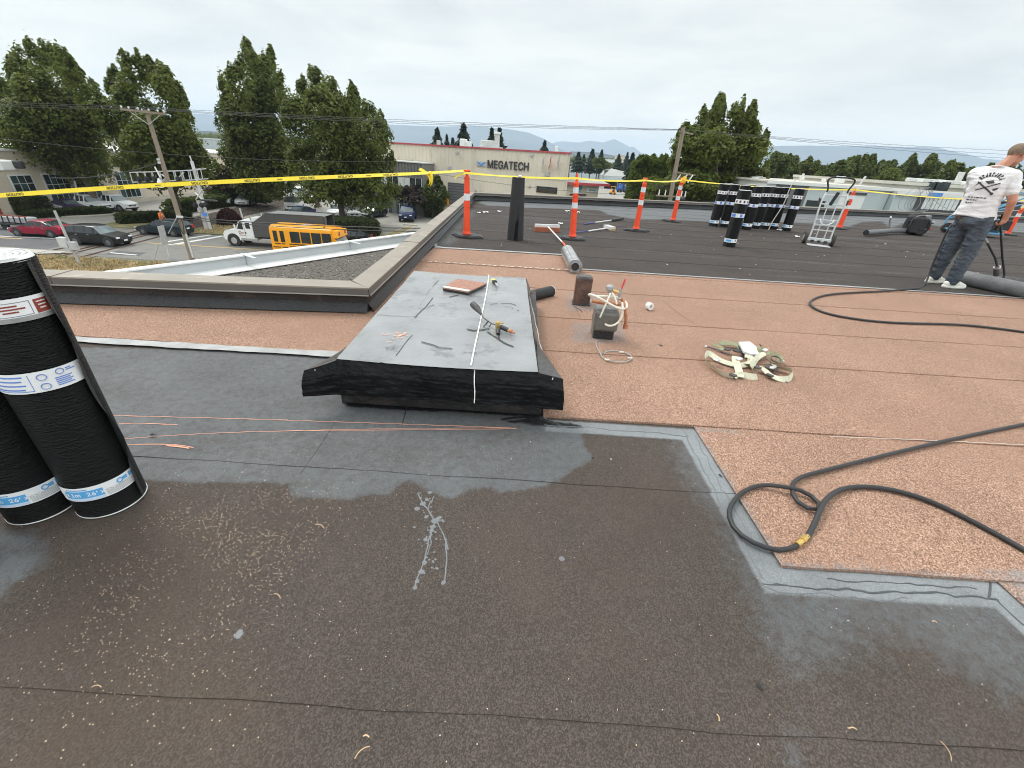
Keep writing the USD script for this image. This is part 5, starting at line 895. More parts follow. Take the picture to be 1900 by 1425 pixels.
for k, a in enumerate(np.radians(np.linspace(150, 35, 9))):        # curved row of heavy letters, unreadable in the photograph
    c = np.array([.0 + .115 * math.cos(a), .095 + .10 * math.sin(a)]); u = np.array([math.cos(a), math.sin(a)]); v = np.array([-u[1], u[0]])
    w = .009; P = Polygon([c - u * .024 - v * w, c + u * .024 - v * w, c + u * .024 + v * w, c - u * .024 + v * w])
    if k % 3 == 1: P = P.difference(Polygon([c - u * .012 - v * w * 2, c + u * .004 - v * w * 2, c + u * .004 + v * w * .2, c - u * .012 + v * w * .2]))
    if k % 3 == 2: P = P.difference(Polygon([c - v * w * .2, c + u * .03 - v * w * .2, c + u * .03 + v * w * 2, c + v * w * 2]))
    decal(P, 'back_print')
decal(LineString([(-.10, .10), (.07, -.02)]).buffer(.008), 'back_print'); decal(LineString([(.10, .10), (-.09, .005)]).buffer(.006), 'back_print'); decal(Point(.075, -.025).buffer(.016), 'back_print'); decal(Polygon([(-.13, .03), (-.10, .09), (-.06, .11), (-.10, .07)]), 'back_print'); decal(Polygon([(.06, .03), (.11, .05), (.10, .02), (.07, .01)]), 'back_print'); decal(Polygon([(-.045, .115), (.03, .13), (.05, .10), (0, .085)]), 'back_print')
for k, (y, a, b) in enumerate([(-.085, -.13, .05), (-.118, -.13, -.03), (-.15, -.13, -.05)]):
    x = a
    while x < b: l_ = random.uniform(.012, .03); decal(rect(x, y, min(x + l_, b), y + .012), 'back_print'); x += l_ + .008
# the torch he holds
base = np.array([6.30, 6.22, 0.0]); Wd = lambda v: base + np.array(v)
t = thing('roofing_torch', 'long black double branched roofing torch held by the worker', 'torch')
g0 = Wd(wr + K0(.07, .03, -.07)); e0_ = far(1866, 520, 6.25); e1_ = far(1862, 516, 6.25)
top = g0 + [-.02, 0, .05]; kn = far(1860, 478, 6.3)
MB().tube([top + [-.01, 0, .06], g0, kn, far(1864, 510, 6.27), far(1861, 518, 6.25)], .013, 10).put('wand', 'tool_black', t); MB().tube([g0 + [0, 0, .06], g0 - [0, 0, .10]], .02, 10).put('grip', 'black_rubber', t)
fa = far(1828, 443, 6.35); fb = far(1847, 480, 6.3); fc = far(1850, 493, 6.28)
MB().tube([fa, fb, fc], .013, 10).put('branch', 'tool_black', t); MB().tube([fa, fa * .8 + fb * .2], .016, 10).put('tip', 'lead', t); MB().tube([far(1847, 479, 6.3), kn], .009, 8).put('link', 'tool_black', t)
MB().tube([fc, far(1850, 497, 6.28), far(1849, 507, 6.28), far(1849, 511, 6.28)], [.02, .034, .036, .03], 18).put('burner', 'dark_steel', t); MB().cyl(far(1850, 495, 6.28), far(1850, 498, 6.28), .038, n=18).put('burner_rim', 'steel', t)
c = curve([np.array(a) for a in (g0 + [-.02, .02, .06], g0 + [-.12, .12, .0], far(1800, 405, 6.5), far(1766, 417, 6.45), far(1750, 445, 6.4), far(1733, 485, 6.35), far(1723, 512, 6.3), on(1716, 527, .02), on(1690, 536, .025), on(1640, 540, .026), on(1580, 543, .026), on(1530, 548, .026), on(1508, 556, .026), on(1506, 568, .026), on(1530, 580, .026), on(1590, 592, .026), on(1700, 600, .026), on(1800, 604, .026), on(1900, 616, .026), on(2050, 640, .026), on(2300, 690, .024), on(2600, 705, .024))], 260)
hz = thing('gas_hose', 'black gas hose curving from the worker over the middle terracotta sheets', 'hose'); MB().tube(c, .0115, 10).put('hose', 'hose_rubber', hz)
t = thing('felt_roll_lying', 'part unrolled dark felt roll with pale top lying beside the worker', 'felt roll'); look('roll_dusty', (0.16, 0.16, 0.165), .5, .3, 8, .4, 60)
a = on(1786, 512, .10) + [-.15, 0, 0]; b = on(1905, 540, .10); d = (b - a) / np.linalg.norm(b - a); b = b + d * .25; MB().tube([a, a * .5 + b * .5, b], .098, 30).put('roll', 'roll_dusty', t); MB().cyl(a - d * .004, a - d * .001, .09, n=26).put('end_face', 'felt_roll', t)
s_ = np.array([d[1], -d[0], 0]); MB().poly([(a + s_ * .02)[:2], (b + s_ * .02)[:2], (b - s_ * .5)[:2], (a - s_ * .5)[:2]], .012, .017).put('laid_end', 'base_sheet_felt', t)
# ------------------------------------------------------------------ ground, road, tracks
look('terrain_mix', (0.13, 0.13, 0.09), 0.95, 0.35, 0.02, dirt=((0.20, 0.19, 0.16), 0.012, .5)); look('lot_asphalt', (0.30, 0.285, 0.255), 0.9, 0.12, 0.25, 0.2, 20, dirt=((0.21, 0.20, 0.185), 0.35, .55)); look('road_asphalt', (0.20, 0.19, 0.175), 0.9, 0.14, 0.5, 0.2, 20, dirt=((0.13, 0.125, 0.12), 0.5, .55)); look('dark_asphalt', (0.105, 0.105, 0.108), 0.9, 0.15, 0.5, 0.2, 20); look('walk_concrete', (0.40, 0.38, 0.34), 0.9, 0.12, 0.6)
look('road_white', (0.70, 0.69, 0.66), 0.7, 0.12, 1.5); look('road_yellow', (0.62, 0.40, 0.12), 0.7, 0.12, 1.5); look('dry_grass', (0.33, 0.255, 0.135), 0.95, 0.35, 0.9, 0.4, 12, dirt=((0.16, 0.17, 0.06), 0.6, .53)); look('rough_grass', (0.19, 0.17, 0.08), 0.95, 0.4, 0.6, 0.4, 10, dirt=((0.32, 0.25, 0.13), 0.7, .52)); look('ballast', (0.17, 0.14, 0.11), 0.95, 0.35, 3, fine=.6, bscale=9); look('rail_steel', (0.16, 0.11, 0.085), 0.5, 0.3, 4, metal=.4); look('tie_wood', (0.07, 0.055, 0.045), 0.9, .4, 5); look('kerb_concrete', (0.46, 0.42, 0.35), 0.9, .12, 1.2)
MB().poly(rect(-14000, -9000, 14000, 16000), G).put('ground', 'terrain_mix', kind='structure')
def flat(name, P, z, m, **k): return MB().poly(P, G + z).put(name, m, kind='structure', **k)
flat('parking_lot', Polygon([(-62, 43.6), (-38.5, 43.6), (-42, 100), (-62, 100)]), .004, 'lot_asphalt')
flat('parking_lot', Polygon([(-36, 44), (-7, 44), (7, 62), (70, 70), (80, 240), (-44, 230), (-36, 70)]), .004, 'lot_asphalt')
flat('road', Polygon([(-140, 33.0), (60, 32.0), (60, 43.0), (-140, 43.8)]), .008, 'road_asphalt')
flat('road_patch', Polygon([(-140, 33.2), (-38.6, 33.6), (-37.4, 37.4), (-38.6, 41.0), (-140, 43.0)]), .012, 'dark_asphalt')
flat('road_patch', jag(Polygon([(-36, 33), (-30.5, 33.4), (-31, 34.6), (-36.5, 34.8)]), .6, .5), .012, 'dark_asphalt')
flat('sidewalk', Polygon([(-140, 30.2), (-38.3, 31.0), (-35, 33.0), (-140, 33.2)]), .10, 'walk_concrete')
flat('grass_verge', jag(Polygon([(-44, 26), (-14, 26), (-16, 31.9), (-38, 31.6), (-43, 29.5)]), .8, .4), .05, 'dry_grass')
flat('grass_verge', jag(Polygon([(-35.0, 43.6), (-24.2, 43.8), (-24, 52), (-30, 62), (-34.2, 62)]), .8, .4), .05, 'rough_grass')
flat('grass_verge', jag(Polygon([(-44.5, 43.9), (-39.8, 43.9), (-40.5, 52), (-44, 47.6)]), .6, .4), .05, 'rough_grass')
rg = np.random.default_rng(15)
def blades(P, n, hgt, m, seed):
    b = P.bounds; r = np.random.default_rng(seed); x, y = r.uniform(b[0], b[2], n), r.uniform(b[1], b[3], n); k = shapely.contains_xy(P, x, y); x, y = x[k], y[k]; h = hgt * r.uniform(.4, 1.3, len(x)) * (.3 + 1.2 * meshkit.fbm(np.c_[x * .7, y * .7, 0 * x], 3, seed)); a = r.uniform(0, 2 * np.pi, len(x)); w = .05
    V = np.stack([np.c_[x - w * np.cos(a), y - w * np.sin(a), 0 * x + G + .04], np.c_[x + w * np.cos(a), y + w * np.sin(a), 0 * x + G + .04], np.c_[x + r.normal(0, .10, len(x)), y + r.normal(0, .10, len(x)), G + .04 + h]], 1).reshape(-1, 3)
    MB().add(V, np.arange(len(V)).reshape(-1, 3)).put('grass', m, smooth=False, kind='stuff', label='dry straw coloured grass on the verge by the road', cat='grass')
look('straw_grass', (0.42, 0.32, 0.17), .9, .4, 1.2, dirt=((.20, .21, .09), .5, .54))
blades(Polygon([(-44, 26), (-14, 26), (-16, 31.7), (-38, 31.4), (-43, 29.3)]), 26000, .22, 'straw_grass', 1)
blades(Polygon([(-34.6, 44.0), (-24.4, 44.2), (-24.4, 52), (-30, 60), (-34.0, 60)]), 12000, .18, 'straw_grass', 2)
isl = Polygon([(-24.3, 44.5), (-18, 44.4), (-15.2, 45.0), (-14.0, 47), (-13.6, 56), (-14.6, 56.5), (-15.6, 49.4), (-24.3, 50.6)]); flat('grass_verge', isl.buffer(-.15), .13, 'dry_grass')
MB().poly(isl.difference(isl.buffer(-.16)), G + .005, G + .14).put('kerb', 'kerb_concrete', kind='structure')
isl2 = Polygon([(-53.5, 45.0), (-49.2, 50.2), (-48.6, 52.3), (-52.2, 53.4), (-57, 47.4)]); flat('grass_verge', isl2, .10, 'rough_grass'); MB().poly(isl2.buffer(.15).difference(isl2), G + .005, G + .12).put('kerb', 'kerb_concrete', kind='structure')
MB().poly(Polygon([(-15.6, 57.5), (-13.8, 57.4), (-13.8, 57.8), (-15.6, 57.9)]), G + .005, G + .14).put('kerb', 'kerb_concrete', kind='structure')
for P in [Polygon([(-36.5, 38.0), (-20, 38.15), (10, 38.3), (10, 38.48), (-20, 38.33), (-36.5, 38.18)])]: flat('lane_marking', P, .016, 'road_yellow')
flat('lane_marking', Polygon([(-31.7, 37.8), (-31.15, 37.8), (-29.9, 43.3), (-30.4, 43.3)]), .016, 'road_white'); flat('lane_marking', Polygon([(-33.0, 38.6), (-32.6, 38.6), (-31.3, 43.3), (-31.7, 43.3)]), .016, 'road_white')
flat('lane_marking', Polygon([(-35.5, 33.9), (-31, 33.5), (-31, 33.68), (-35.5, 34.08)]), .016, 'road_white'); flat('lane_marking', Polygon([(-47, 36.9), (-41, 37.4), (-41, 37.6), (-47, 37.1)]), .016, 'road_white'); flat('lane_marking', Polygon([(-60, 35.2), (-43.5, 36.5), (-43.5, 36.7), (-60, 35.4)]), .016, 'road_yellow'); flat('lane_marking', Polygon([(-48, 40.1), (-44, 40.2), (-44, 40.36), (-48, 40.26)]), .016, 'road_white')
trk = lambda o, y: -35.2 - .105 * (y - 36.5) + o
flat('track_bed', Polygon([(trk(-3.4, 20), 20), (trk(1.6, 20), 20), (trk(1.6, 120), 120), (trk(-3.4, 120), 120)]).difference(rect(-60, 32.6, 0, 43.7)), .03, 'ballast')
flat('track_crossing', Polygon([(trk(-3.4, 33.2), 33.2), (trk(1.6, 33.2), 33.2), (trk(1.6, 43.5), 43.5), (trk(-3.4, 43.5), 43.5)]), .018, 'road_asphalt')
tr = thing('railway_track', 'two railway tracks crossing the road and running away past the hedges', 'railway track')
for o in (-2.6, -1.16, -.55, .9): MB().beam((trk(o, 24), 24, G + .05), (trk(o, 118), 118, G + .05), .08, .10).put('rail', 'rail_steel', tr)
for k in range(95):
    y = 44 + k * .75; MB().box((trk(-.85, y), y, G + .05), (4.6, .24, .05), rz=.0).put('sleeper', 'tie_wood', tr)

# ------------------------------------------------------------------ vehicles
glass_look('car_glass', (0.020, 0.024, 0.026), .03); glass_look('pale_glass', (0.16, 0.19, 0.20)); look('dark_rim', (.16, .16, .165), .35, .2, 9, metal=.6); look('chrome', (.6, .6, .6), .25, .1, metal=.9); look('lamp_red', (.55, .02, .03), .25); look('lamp_clear', (.72, .74, .75), .15); look('plate', (.75, .75, .78), .5); look('trim_dark', (.02, .02, .021), .5); look('rubber_tyre', (.02, .02, .02), .8)
for n_, c_ in dict(red=(.22, .012, .03), black=(.007, .007, .008), dark_green=(.010, .018, .022), white=(.74, .75, .75), silver=(.45, .46, .46), blue=(.018, .028, .085), tan=(.40, .34, .27), bus_yellow=(.86, .36, .018), purple=(.06, .03, .09), charcoal=(.06, .062, .066), truck_box=(.075, .075, .075), grey_top=(.30, .30, .295)).items(): look('paint_' + n_, c_, .28, .05, .7, coat=.12, spec=.35)
ST = {'sedan': [(0, .38, .58, .58, .78), (.03, .25, .66, .66, .93), (.13, .2, .76, .76, 1), (.27, .2, .87, .88, 1), (.29, .2, .9, .92, 1), (.42, .2, .93, 1.30, 1), (.46, .2, .93, 1.37, 1), (.555, .2, .94, 1.40, 1), (.575, .2, .94, 1.40, 1), (.68, .2, .95, 1.36, 1), (.71, .2, .95, 1.32, 1), (.845, .2, .98, 1.0, 1), (.86, .2, .98, .99, .99), (.97, .26, .93, .93, .94), (1, .42, .8, .8, .86)],
      'suv': [(0, .42, .68, .68, .8), (.025, .28, .80, .80, .94), (.12, .24, .92, .92, 1), (.25, .24, 1.0, 1.02, 1), (.27, .24, 1.02, 1.04, 1), (.385, .24, 1.05, 1.52, 1), (.42, .24, 1.05, 1.60, 1), (.555, .24, 1.06, 1.64, 1), (.575, .24, 1.06, 1.64, 1), (.745, .24, 1.08, 1.62, 1), (.765, .24, 1.08, 1.61, 1), (.90, .24, 1.10, 1.56, 1), (.92, .24, 1.1, 1.52, 1), (.975, .28, 1.05, 1.08, .95), (1, .44, .9, .9, .9)],
      'wagon': [(0, .36, .58, .58, .78), (.03, .25, .68, .68, .93), (.13, .2, .80, .80, 1), (.28, .2, .90, .91, 1), (.30, .2, .92, .94, 1), (.43, .2, .94, 1.32, 1), (.46, .2, .94, 1.39, 1), (.565, .2, .95, 1.42, 1), (.585, .2, .95, 1.42, 1), (.73, .2, .96, 1.41, 1), (.75, .2, .96, 1.40, 1), (.90, .2, .98, 1.34, 1), (.92, .2, .98, 1.32, 1), (.985, .26, .95, .97, .95), (1, .42, .8, .8, .9)],
      'pickup': [(0, .5, .8, .8, .85), (.02, .36, .95, .95, .96), (.1, .32, 1.06, 1.06, 1), (.235, .32, 1.14, 1.16, 1), (.25, .32, 1.16, 1.18, 1), (.34, .32, 1.18, 1.74, 1), (.37, .32, 1.18, 1.82, 1), (.455, .32, 1.18, 1.84, 1), (.475, .32, 1.18, 1.84, 1), (.565, .32, 1.18, 1.83, 1), (.60, .32, 1.18, 1.76, 1), (.62, .32, 1.18, 1.19, 1), (.63, .32, 1.18, 1.18, 1), (.98, .36, 1.18, 1.18, .99), (1, .45, 1.1, 1.1, .96)],
      'van': [(0, .45, .8, .8, .85), (.02, .32, 1.0, 1.0, .95), (.10, .28, 1.1, 1.1, 1), (.16, .28, 1.16, 1.2, 1), (.18, .28, 1.18, 1.24, 1), (.29, .28, 1.22, 1.95, 1), (.33, .28, 1.22, 2.08, 1), (.47, .28, 1.24, 2.12, 1), (.49, .28, 1.24, 2.12, 1), (.70, .28, 1.24, 2.12, 1), (.72, .28, 1.24, 2.12, 1), (.95, .28, 1.24, 2.08, 1), (.965, .28, 1.24, 2.05, 1), (.99, .32, 1.22, 1.3, .98), (1, .45, 1.1, 1.1, .95)]}
def car(label, loc, rz, kind, paint, Ln=4.5, W=1.78, name='car', cat='car', group=None, far_=False):
    """rz: direction of the bonnet. Body, panes, lamps and wheels come from one loft of cross sections."""
    t = thing(name, label, cat, loc, rz, group); st = ST[kind]; w = W / 2; V, rows = [], len(st); x = [(0.5 - s[0]) * Ln for s in st]
    for (u, zb, zl, zr, wf), X in zip(st, x):
        a = w * wf; tum = min(1.0, (zr - zl) / .45); ra = a * (1 - .20 * tum); m = (zb + zl) / 2
        half = [(0, zb), (a * .86, zb), (a * .97, zb + .10), (a, m), (a * .985, zl - .04), (a * .955, zl), (ra, zr - .05 * tum), (ra * .86, zr), (0, zr + .015)]
        V += [(X, y, z) for y, z in half] + [(X, -y, z) for y, z in half[-2:0:-1]]
    n = 16; V = np.array(V); F = {k: [] for k in ('body', 'side', 'ws', 'rw', 'low')}
    roofr = [s[3] - s[2] for s in st]
    for i in range(rows - 1):
        for j in range(n):
            k = (j + 1) % n; q = [i * n + j, i * n + k, (i + 1) * n + k, (i + 1) * n + j]; cab = roofr[i] > .03 and roofr[i + 1] > .03
            pillar = (st[i + 1][0] - st[i][0]) < .037 and i > 4
            if j in (5, 10) and (cab or (max(roofr[i], roofr[i + 1]) > .3)) and not pillar: key = 'side'
            elif j in (6, 7, 8, 9) and st[i + 1][3] - st[i][3] > .28: key = 'ws'
            elif j in (6, 7, 8, 9) and st[i][3] - st[i + 1][3] > .28: key = 'rw'
            elif j in (0, 1, 14, 15): key = 'low'
            else: key = 'body'
            F[key] += [[q[0], q[2], q[1]], [q[0], q[3], q[2]]]
    for e, o in ((0, 1), ((rows - 1) * n, -1)):
        c = V[e:e + n].mean(0); V = np.vstack([V, c]); F['body'] += [[len(V) - 1, e + j, e + (j + 1) % n][::o] for j in range(n)]
    body = MB().add(V, F['body']).put('body', paint, t, smooth=40); MB().add(V, F['low']).put('sill', 'trim_dark', t)
    if F['ws']: MB().add(V, F['ws']).put('windshield', 'pale_glass', t)
    if F['rw']: MB().add(V, F['rw']).put('rear_window', 'car_glass', t)
    sf = np.array(F['side']); mid = V[sf].mean(1)
    for s in (-1, 1):
        g = sf[(mid[:, 1] * s) > 0]; cx = V[g].mean(1)[:, 0]
        cut = [x[7] + .001] + ([x[9] + .001] if kind in ('suv', 'wagon', 'van') else []); grp = np.digitize(cx, sorted(cut))
        for k in np.unique(grp): MB().add(V, g[grp == k]).put('side_window', 'car_glass', t)
    r = {'sedan': .32, 'suv': .37, 'wagon': .32, 'pickup': .40, 'van': .36}[kind]
    for X in ((.5 - .175) * Ln, (.5 - .80) * Ln):
        for s in (-1, 1):
            MB().tube([(X, s * (w - .13), r + .03), (X, s * (w + .006), r + .03)], r + .075, 22).put('wheel_arch', 'trim_dark', t)
            wh = MB().tube([(X, s * (w - .2), r), (X, s * (w + .012), r), (X, s * (w + .03), r)], [r, r, r - .04], 20).put('wheel', 'rubber_tyre', t)
            if not far_: MB().tube([(X, s * (w + .028), r), (X, s * (w + .038), r)], [r * .58, r * .5], 16).put('rim', 'dark_rim', wh)
    zl = st[1][2]; zb_ = st[-2][2]
    for s in (-1, 1):
        MB().box((Ln / 2 - .10, s * w * .70, zl - .06), (.22, w * .36, .13), ch=.03).put('headlight', 'lamp_clear', t); MB().box((-Ln / 2 + .07, s * w * .80, zb_ - .12), (.16, w * .26, .22 if kind != 'wagon' else .34), ch=.03).put('taillight', 'lamp_red', t)
        if not far_: MB().box((x[4] - .25, s * (w + .07), st[4][2] + .02), (.12, .16, .11), ch=.03).put('mirror', paint, t)
    MB().box((Ln / 2 - .005, 0, zl - .20), (.05, w * 1.0, .16), ch=.02).put('grille', 'trim_dark', t); MB().box((Ln / 2 + .012, 0, zl - .30), (.03, .36, .13)).put('licence_plate', 'plate', t)
    MB().box((-Ln / 2 - .01, 0, zb_ - .22), (.03, .36, .13)).put('licence_plate', 'plate', t)
    if not far_:
        for s in (-1, 1):
            for X in (x[7] - .05, x[10]): MB().beam((X, s * (w + .001), st[7][1] + .12), (X, s * (w * .978), st[7][2] - .02), .012, .012, up=(1, 0, 0)).put('door_seam', 'trim_dark', t)
            for X in (x[7] + .18, x[10] + .12): MB().box((X, s * (w + .008), st[7][2] - .13), (.16, .025, .03)).put('door_handle', 'chrome' if 'white' not in paint else paint, t)
    return t
gz = lambda px, py: on(px, py, G) * [1, 1, 0] + [0, 0, G + .012]
PI = math.pi
car('dark red sedan on the road at the far left, left of the black crossover', (-43.2, 38.35, G + .014), PI + .05, 'sedan', 'paint_red', 4.6)
car('black crossover facing right on the crossing beside the red sedan', (-36.3, 36.4, G + .02), .02, 'suv', 'paint_black', 4.4, 1.8)
car('dark green estate car on the rails behind the leaning utility pole', (-35.1, 42.2, G + .02), PI - .02, 'wagon', 'paint_dark_green', 4.75)
car('black sedan with red tail lamp just right of the yellow bus', (-17.2, 43.0, G + .014), PI + .25, 'sedan', 'paint_black', 4.4)
car('dark blue pickup truck facing the roof in the lot by the plum tree', (-16.2, 62.5, G + .012), -PI / 2 + .12, 'pickup', 'paint_blue', 5.2, 1.95, 'pickup_truck', 'pickup')
car('dark green car parked nose out between the white van and the blue pickup', (-21.3, 63.0, G + .012), -PI / 2 - .35, 'sedan', 'paint_dark_green', 4.5, group=None)
car('white van parked behind the clipped hedge beside the tree trunk', (-25.4, 61.6, G + .012), -PI / 2 - .1, 'suv', 'paint_white', 4.6, 1.85, 'van', 'van')
car('silver pickup with lumber parked right of the white van', (-23.6, 61.0, G + .012), -PI / 2 + .5, 'pickup', 'paint_silver', 5.0, 1.85, 'pickup_truck', 'pickup')
car('blue car half hidden behind the open end of the dark box truck', (-29.5, 58.5, G + .012), -PI / 2 - .2, 'sedan', 'paint_blue', 4.4)
car('pale car half hidden by parapet at the right end of the lot', (-12.2, 71.0, G + .012), .3, 'sedan', 'paint_silver', 4.5)
ps = [(-41.5, 66.5, -1.3, 'suv', 'paint_white', 'white car parked behind the mesh hedge left of the black box truck'), (-43.9, 66.0, -1.3, 'pickup', 'paint_white', 'white pickup nearest the leaning pole in the hedge shaded lot'), (-46.2, 64.5, -1.3, 'sedan', 'paint_silver', 'silver car at the left end of the hedge shaded row'), (-38.6, 76.5, -1.5, 'van', 'paint_white', 'white van deep under the double tree behind the box truck'), (-36.0, 76.0, -1.5, 'suv', 'paint_silver', 'silver car parked under the double tree beyond the tracks'), (-33.2, 64.4, -1.3, 'van', 'paint_white', 'white van roof showing above the dark box truck')]
for x_, y_, r_, k_, p_, l_ in ps: car(l_, (x_, y_, G + .012), r_, k_, p_, 4.7, 1.85, group='cars parked in the lot under the trees', far_=True)
car('tan van parked at the far left before the office windows', (-58.8, 51.3, G + .012), .05, 'van', 'paint_tan', 5.2, 1.95, 'van', 'van')
car('tan minivan second from the left before the office windows', (-61.2, 49.6, G + .012), .05, 'suv', 'paint_tan', 4.9, 1.9, 'van', 'van')
car('silver sedan parked between the tan van and the purple sided pickup', (-55.6, 51.4, G + .012), -.7, 'sedan', 'paint_silver', 4.6)
car('white pickup with yellow and black front parked at the office', (-52.6, 53.0, G + .012), -.15, 'pickup', 'paint_white', 5.4, 1.95, 'pickup_truck', 'pickup')
t = car('dark purple hatchback parked in front of the white pickup', (-53.6, 51.6, G + .012), -.1, 'sedan', 'paint_purple', 4.2)
car('white pickup with lettered door beside the left tree trunk', (-50.9, 54.6, G + .012), -.12, 'pickup', 'paint_white', 5.2, 1.9, 'pickup_truck', 'pickup')

# school bus
t = thing('school_bus', 'short yellow school bus beside the black box truck', 'bus', (-17.35, 36.05, G + .014), .0, scale=(.94, 1, 1))
Lb, Wb = 6.6, 2.3; hw = Wb / 2
cs = [(-hw, .45), (hw, .45), (hw, 2.35), (hw - .10, 2.62), (hw - .42, 2.74), (-hw + .42, 2.74), (-hw + .10, 2.62), (-hw, 2.35)]
MB().prism_x(cs, -Lb / 2, 2.05).put('body', 'paint_bus_yellow', t)
MB().prism_y([(2.052, .45), (3.2, .45), (3.2, 1.12), (2.75, 1.22), (2.25, 2.02), (2.052, 2.02)], -hw + .1, hw - .1).put('cab', 'paint_bus_yellow', t)
MB().prism_x([(-hw + .1, 2.03), (hw - .1, 2.03), (hw - .18, 2.55), (-hw + .18, 2.55)], 2.053, 2.55).put('front_cap', 'paint_bus_yellow', t)
MB().quad((2.262, -hw + .2, 2.0), (2.262, hw - .2, 2.0), (2.765, hw - .2, 1.24), (2.765, -hw + .2, 1.24)).put('windshield', 'pale_glass', t)
for s in (-1, 1):
    y = s * (hw + .004)
    for a, b in ((-3.02, -2.66), (-2.42, -2.06), (-1.55, -.72), (-.62, .21), (.31, 1.14)): f = MB().box(((a + b) / 2, y, 1.92), (b - a, .012, .86)).put('window', 'car_glass', t); MB().box(((a + b) / 2, y + s * .008, 1.95), (b - a, .012, .03)).put('sash', 'trim_dark', f)
    dr = MB().box((1.62, y, 1.55), (.80, .014, 1.62)).put('door', 'car_glass', t); MB().box((1.62, y + s * .01, 1.55), (.04, .012, 1.6)).put('door_post', 'trim_dark', dr)
    for z, a, b in ((1.36, -1.75, 1.15), (1.16, -1.75, 1.15), (.80, -1.5, 1.15), (1.36, -3.0, -2.5), (1.36, -2.4, -2.1), (1.08, -3.2, -2.5), (1.08, -2.4, -1.9), (.80, -2.9, -2.4), (.80, -2.3, -1.75)): MB().box(((a + b) / 2, y, z), (b - a, .014, .07)).put('rub_rail', 'trim_dark', t)
    MB().tm(placed(text('SCHOOL DISTRICT', .10, .006), (-.4, y, 1.26), (-s * -1 if s < 0 else -1, 0, 0), (0, 0, 1))).put('lettering', 'trim_dark', t)
    for X in (-1.9, 2.45): w = MB().tube([(X, s * (hw - .35), .42), (X, s * (hw + .01), .42)], .42, 24).put('wheel', 'rubber_tyre', t); MB().tube([(X, s * (hw + .008), .42), (X, s * (hw + .02), .42)], .22, 16).put('rim', 'paint_grey_top', w)
    MB().box((2.557, s * .62, 2.32), (.02, .26, .26), ch=.006).put('warning_lamp', 'trim_dark', t); MB().tube([(2.56, s * .62, 2.32), (2.58, s * .62, 2.32)], .09, 14).put('warning_lens', 'lamp_red', t)
    MB().box((3.2, s * .75, .92), (.04, .3, .2), ch=.01).put('headlight', 'lamp_clear', t)
MB().box((-.6, 0, 2.752), (.9, .7, .02), ch=.006).put('roof_hatch', 'paint_white', t); MB().box((-1.7, .3, 2.77), (.1, .1, .05)).put('roof_vent', 'paint_white', t); MB().box((1.3, -.6, 2.77), (.16, .12, .07)).put('roof_beacon', 'trim_dark', t); MB().box((-Lb / 2 - .01, 0, 1.9), (.012, 1.0, .8)).put('rear_window', 'car_glass', t)
MB().quad((2.05, -hw + .12, .4), (2.05, hw - .12, .4), (3.2, hw - .12, .4), (3.2, -hw + .12, .4)).put('chassis', 'trim_dark', t)

# box truck
t = thing('box_truck', 'white cab truck with sloped dark grey box and open back', 'truck', (-22.4, 40.25, G + .014), PI + .02)
hw = 1.12                                                   # +x is the cab end
MB().prism_y([(2.0, .55), (4.75, .55), (4.80, 1.05), (4.62, 1.32), (3.55, 1.50), (3.16, 2.22), (2.95, 2.30), (2.0, 2.30)], -hw, hw).put('cab', 'paint_white', t)
MB().prism_y([(2.0, 2.302), (2.9, 2.302), (2.6, 2.42), (2.0, 2.48)], -.85, .85).put('roof_fairing', 'paint_white', t)
MB().quad((3.575, -hw + .1, 1.53), (3.575, hw - .1, 1.53), (3.195, hw - .12, 2.2), (3.195, -hw + .1, 2.2)).put('windshield', 'car_glass', t)
for s in (-1, 1):
    y = s * (hw + .005); MB().prism_y([(3.42, 1.56), (3.12, 2.14), (2.86, 2.14), (2.86, 1.50)], min(y, y - s * .008), max(y, y - s * .008)).put('side_window', 'car_glass', t); MB().box((2.42, y, 1.86), (.40, .012, .50), ch=.003).put('side_window', 'car_glass', t)
    MB().beam((2.76, y, .75), (2.76, y, 2.2), .015, .012).put('door_seam', 'trim_dark', t); MB().box((2.72, y, 1.22), (.10, .016, .16)).put('door_handle', 'trim_dark', t)
    MB().tm(placed(text('D', .26, .005), (3.22, y, 1.24), (-s * -1 if s < 0 else -1, 0, 0), (0, 0, 1))).put('door_letter', 'label_red', t); MB().box((3.0, y, 1.22), (.30, .012, .07)).put('door_script', 'label_red', t); MB().box((3.05, y, 1.02), (.5, .012, .04)).put('door_stripe', 'label_red', t)
    MB().box((2.5, y - s * .05, .68), (1.5, .16, .24), ch=.02).put('side_step', 'chrome', t)
    for X in (3.95,): MB().tube([(X, s * (hw - .25), .55), (X, s * (hw + .004), .55)], .58, 24).put('wheel_arch', 'trim_dark', t)
    for X in (3.95, -2.2, -3.2): w = MB().tube([(X, s * (hw - .4), .48), (X, s * (hw + .02), .48)], .48, 26).put('wheel', 'rubber_tyre', t); MB().tube([(X, s * (hw + .018), .48), (X, s * (hw + .03), .48)], [.28, .26], 18).put('rim', 'chrome', w)
    MB().box((4.70, s * .85, 1.05), (.16, .35, .2), ch=.03).put('headlight', 'lamp_clear', t); MB().box((3.5, s * (hw + .16), 1.75), (.1, .12, .34), ch=.02).put('mirror', 'paint_white', t); MB().tube([(2.1, s * .95, 2.3), (2.1, s * .95, 2.75)], .06, 10).put('exhaust_stack', 'chrome', t)
MB().box((4.86, 0, .62), (.14, 2.1, .28), ch=.03).put('bumper', 'chrome', t); MB().box((4.79, 0, 1.05), (.04, 1.1, .5), ch=.01).put('grille', 'chrome', t)
MB().box((-1.2, 0, .80), (6.4, .9, .25)).put('chassis', 'trim_dark', t)
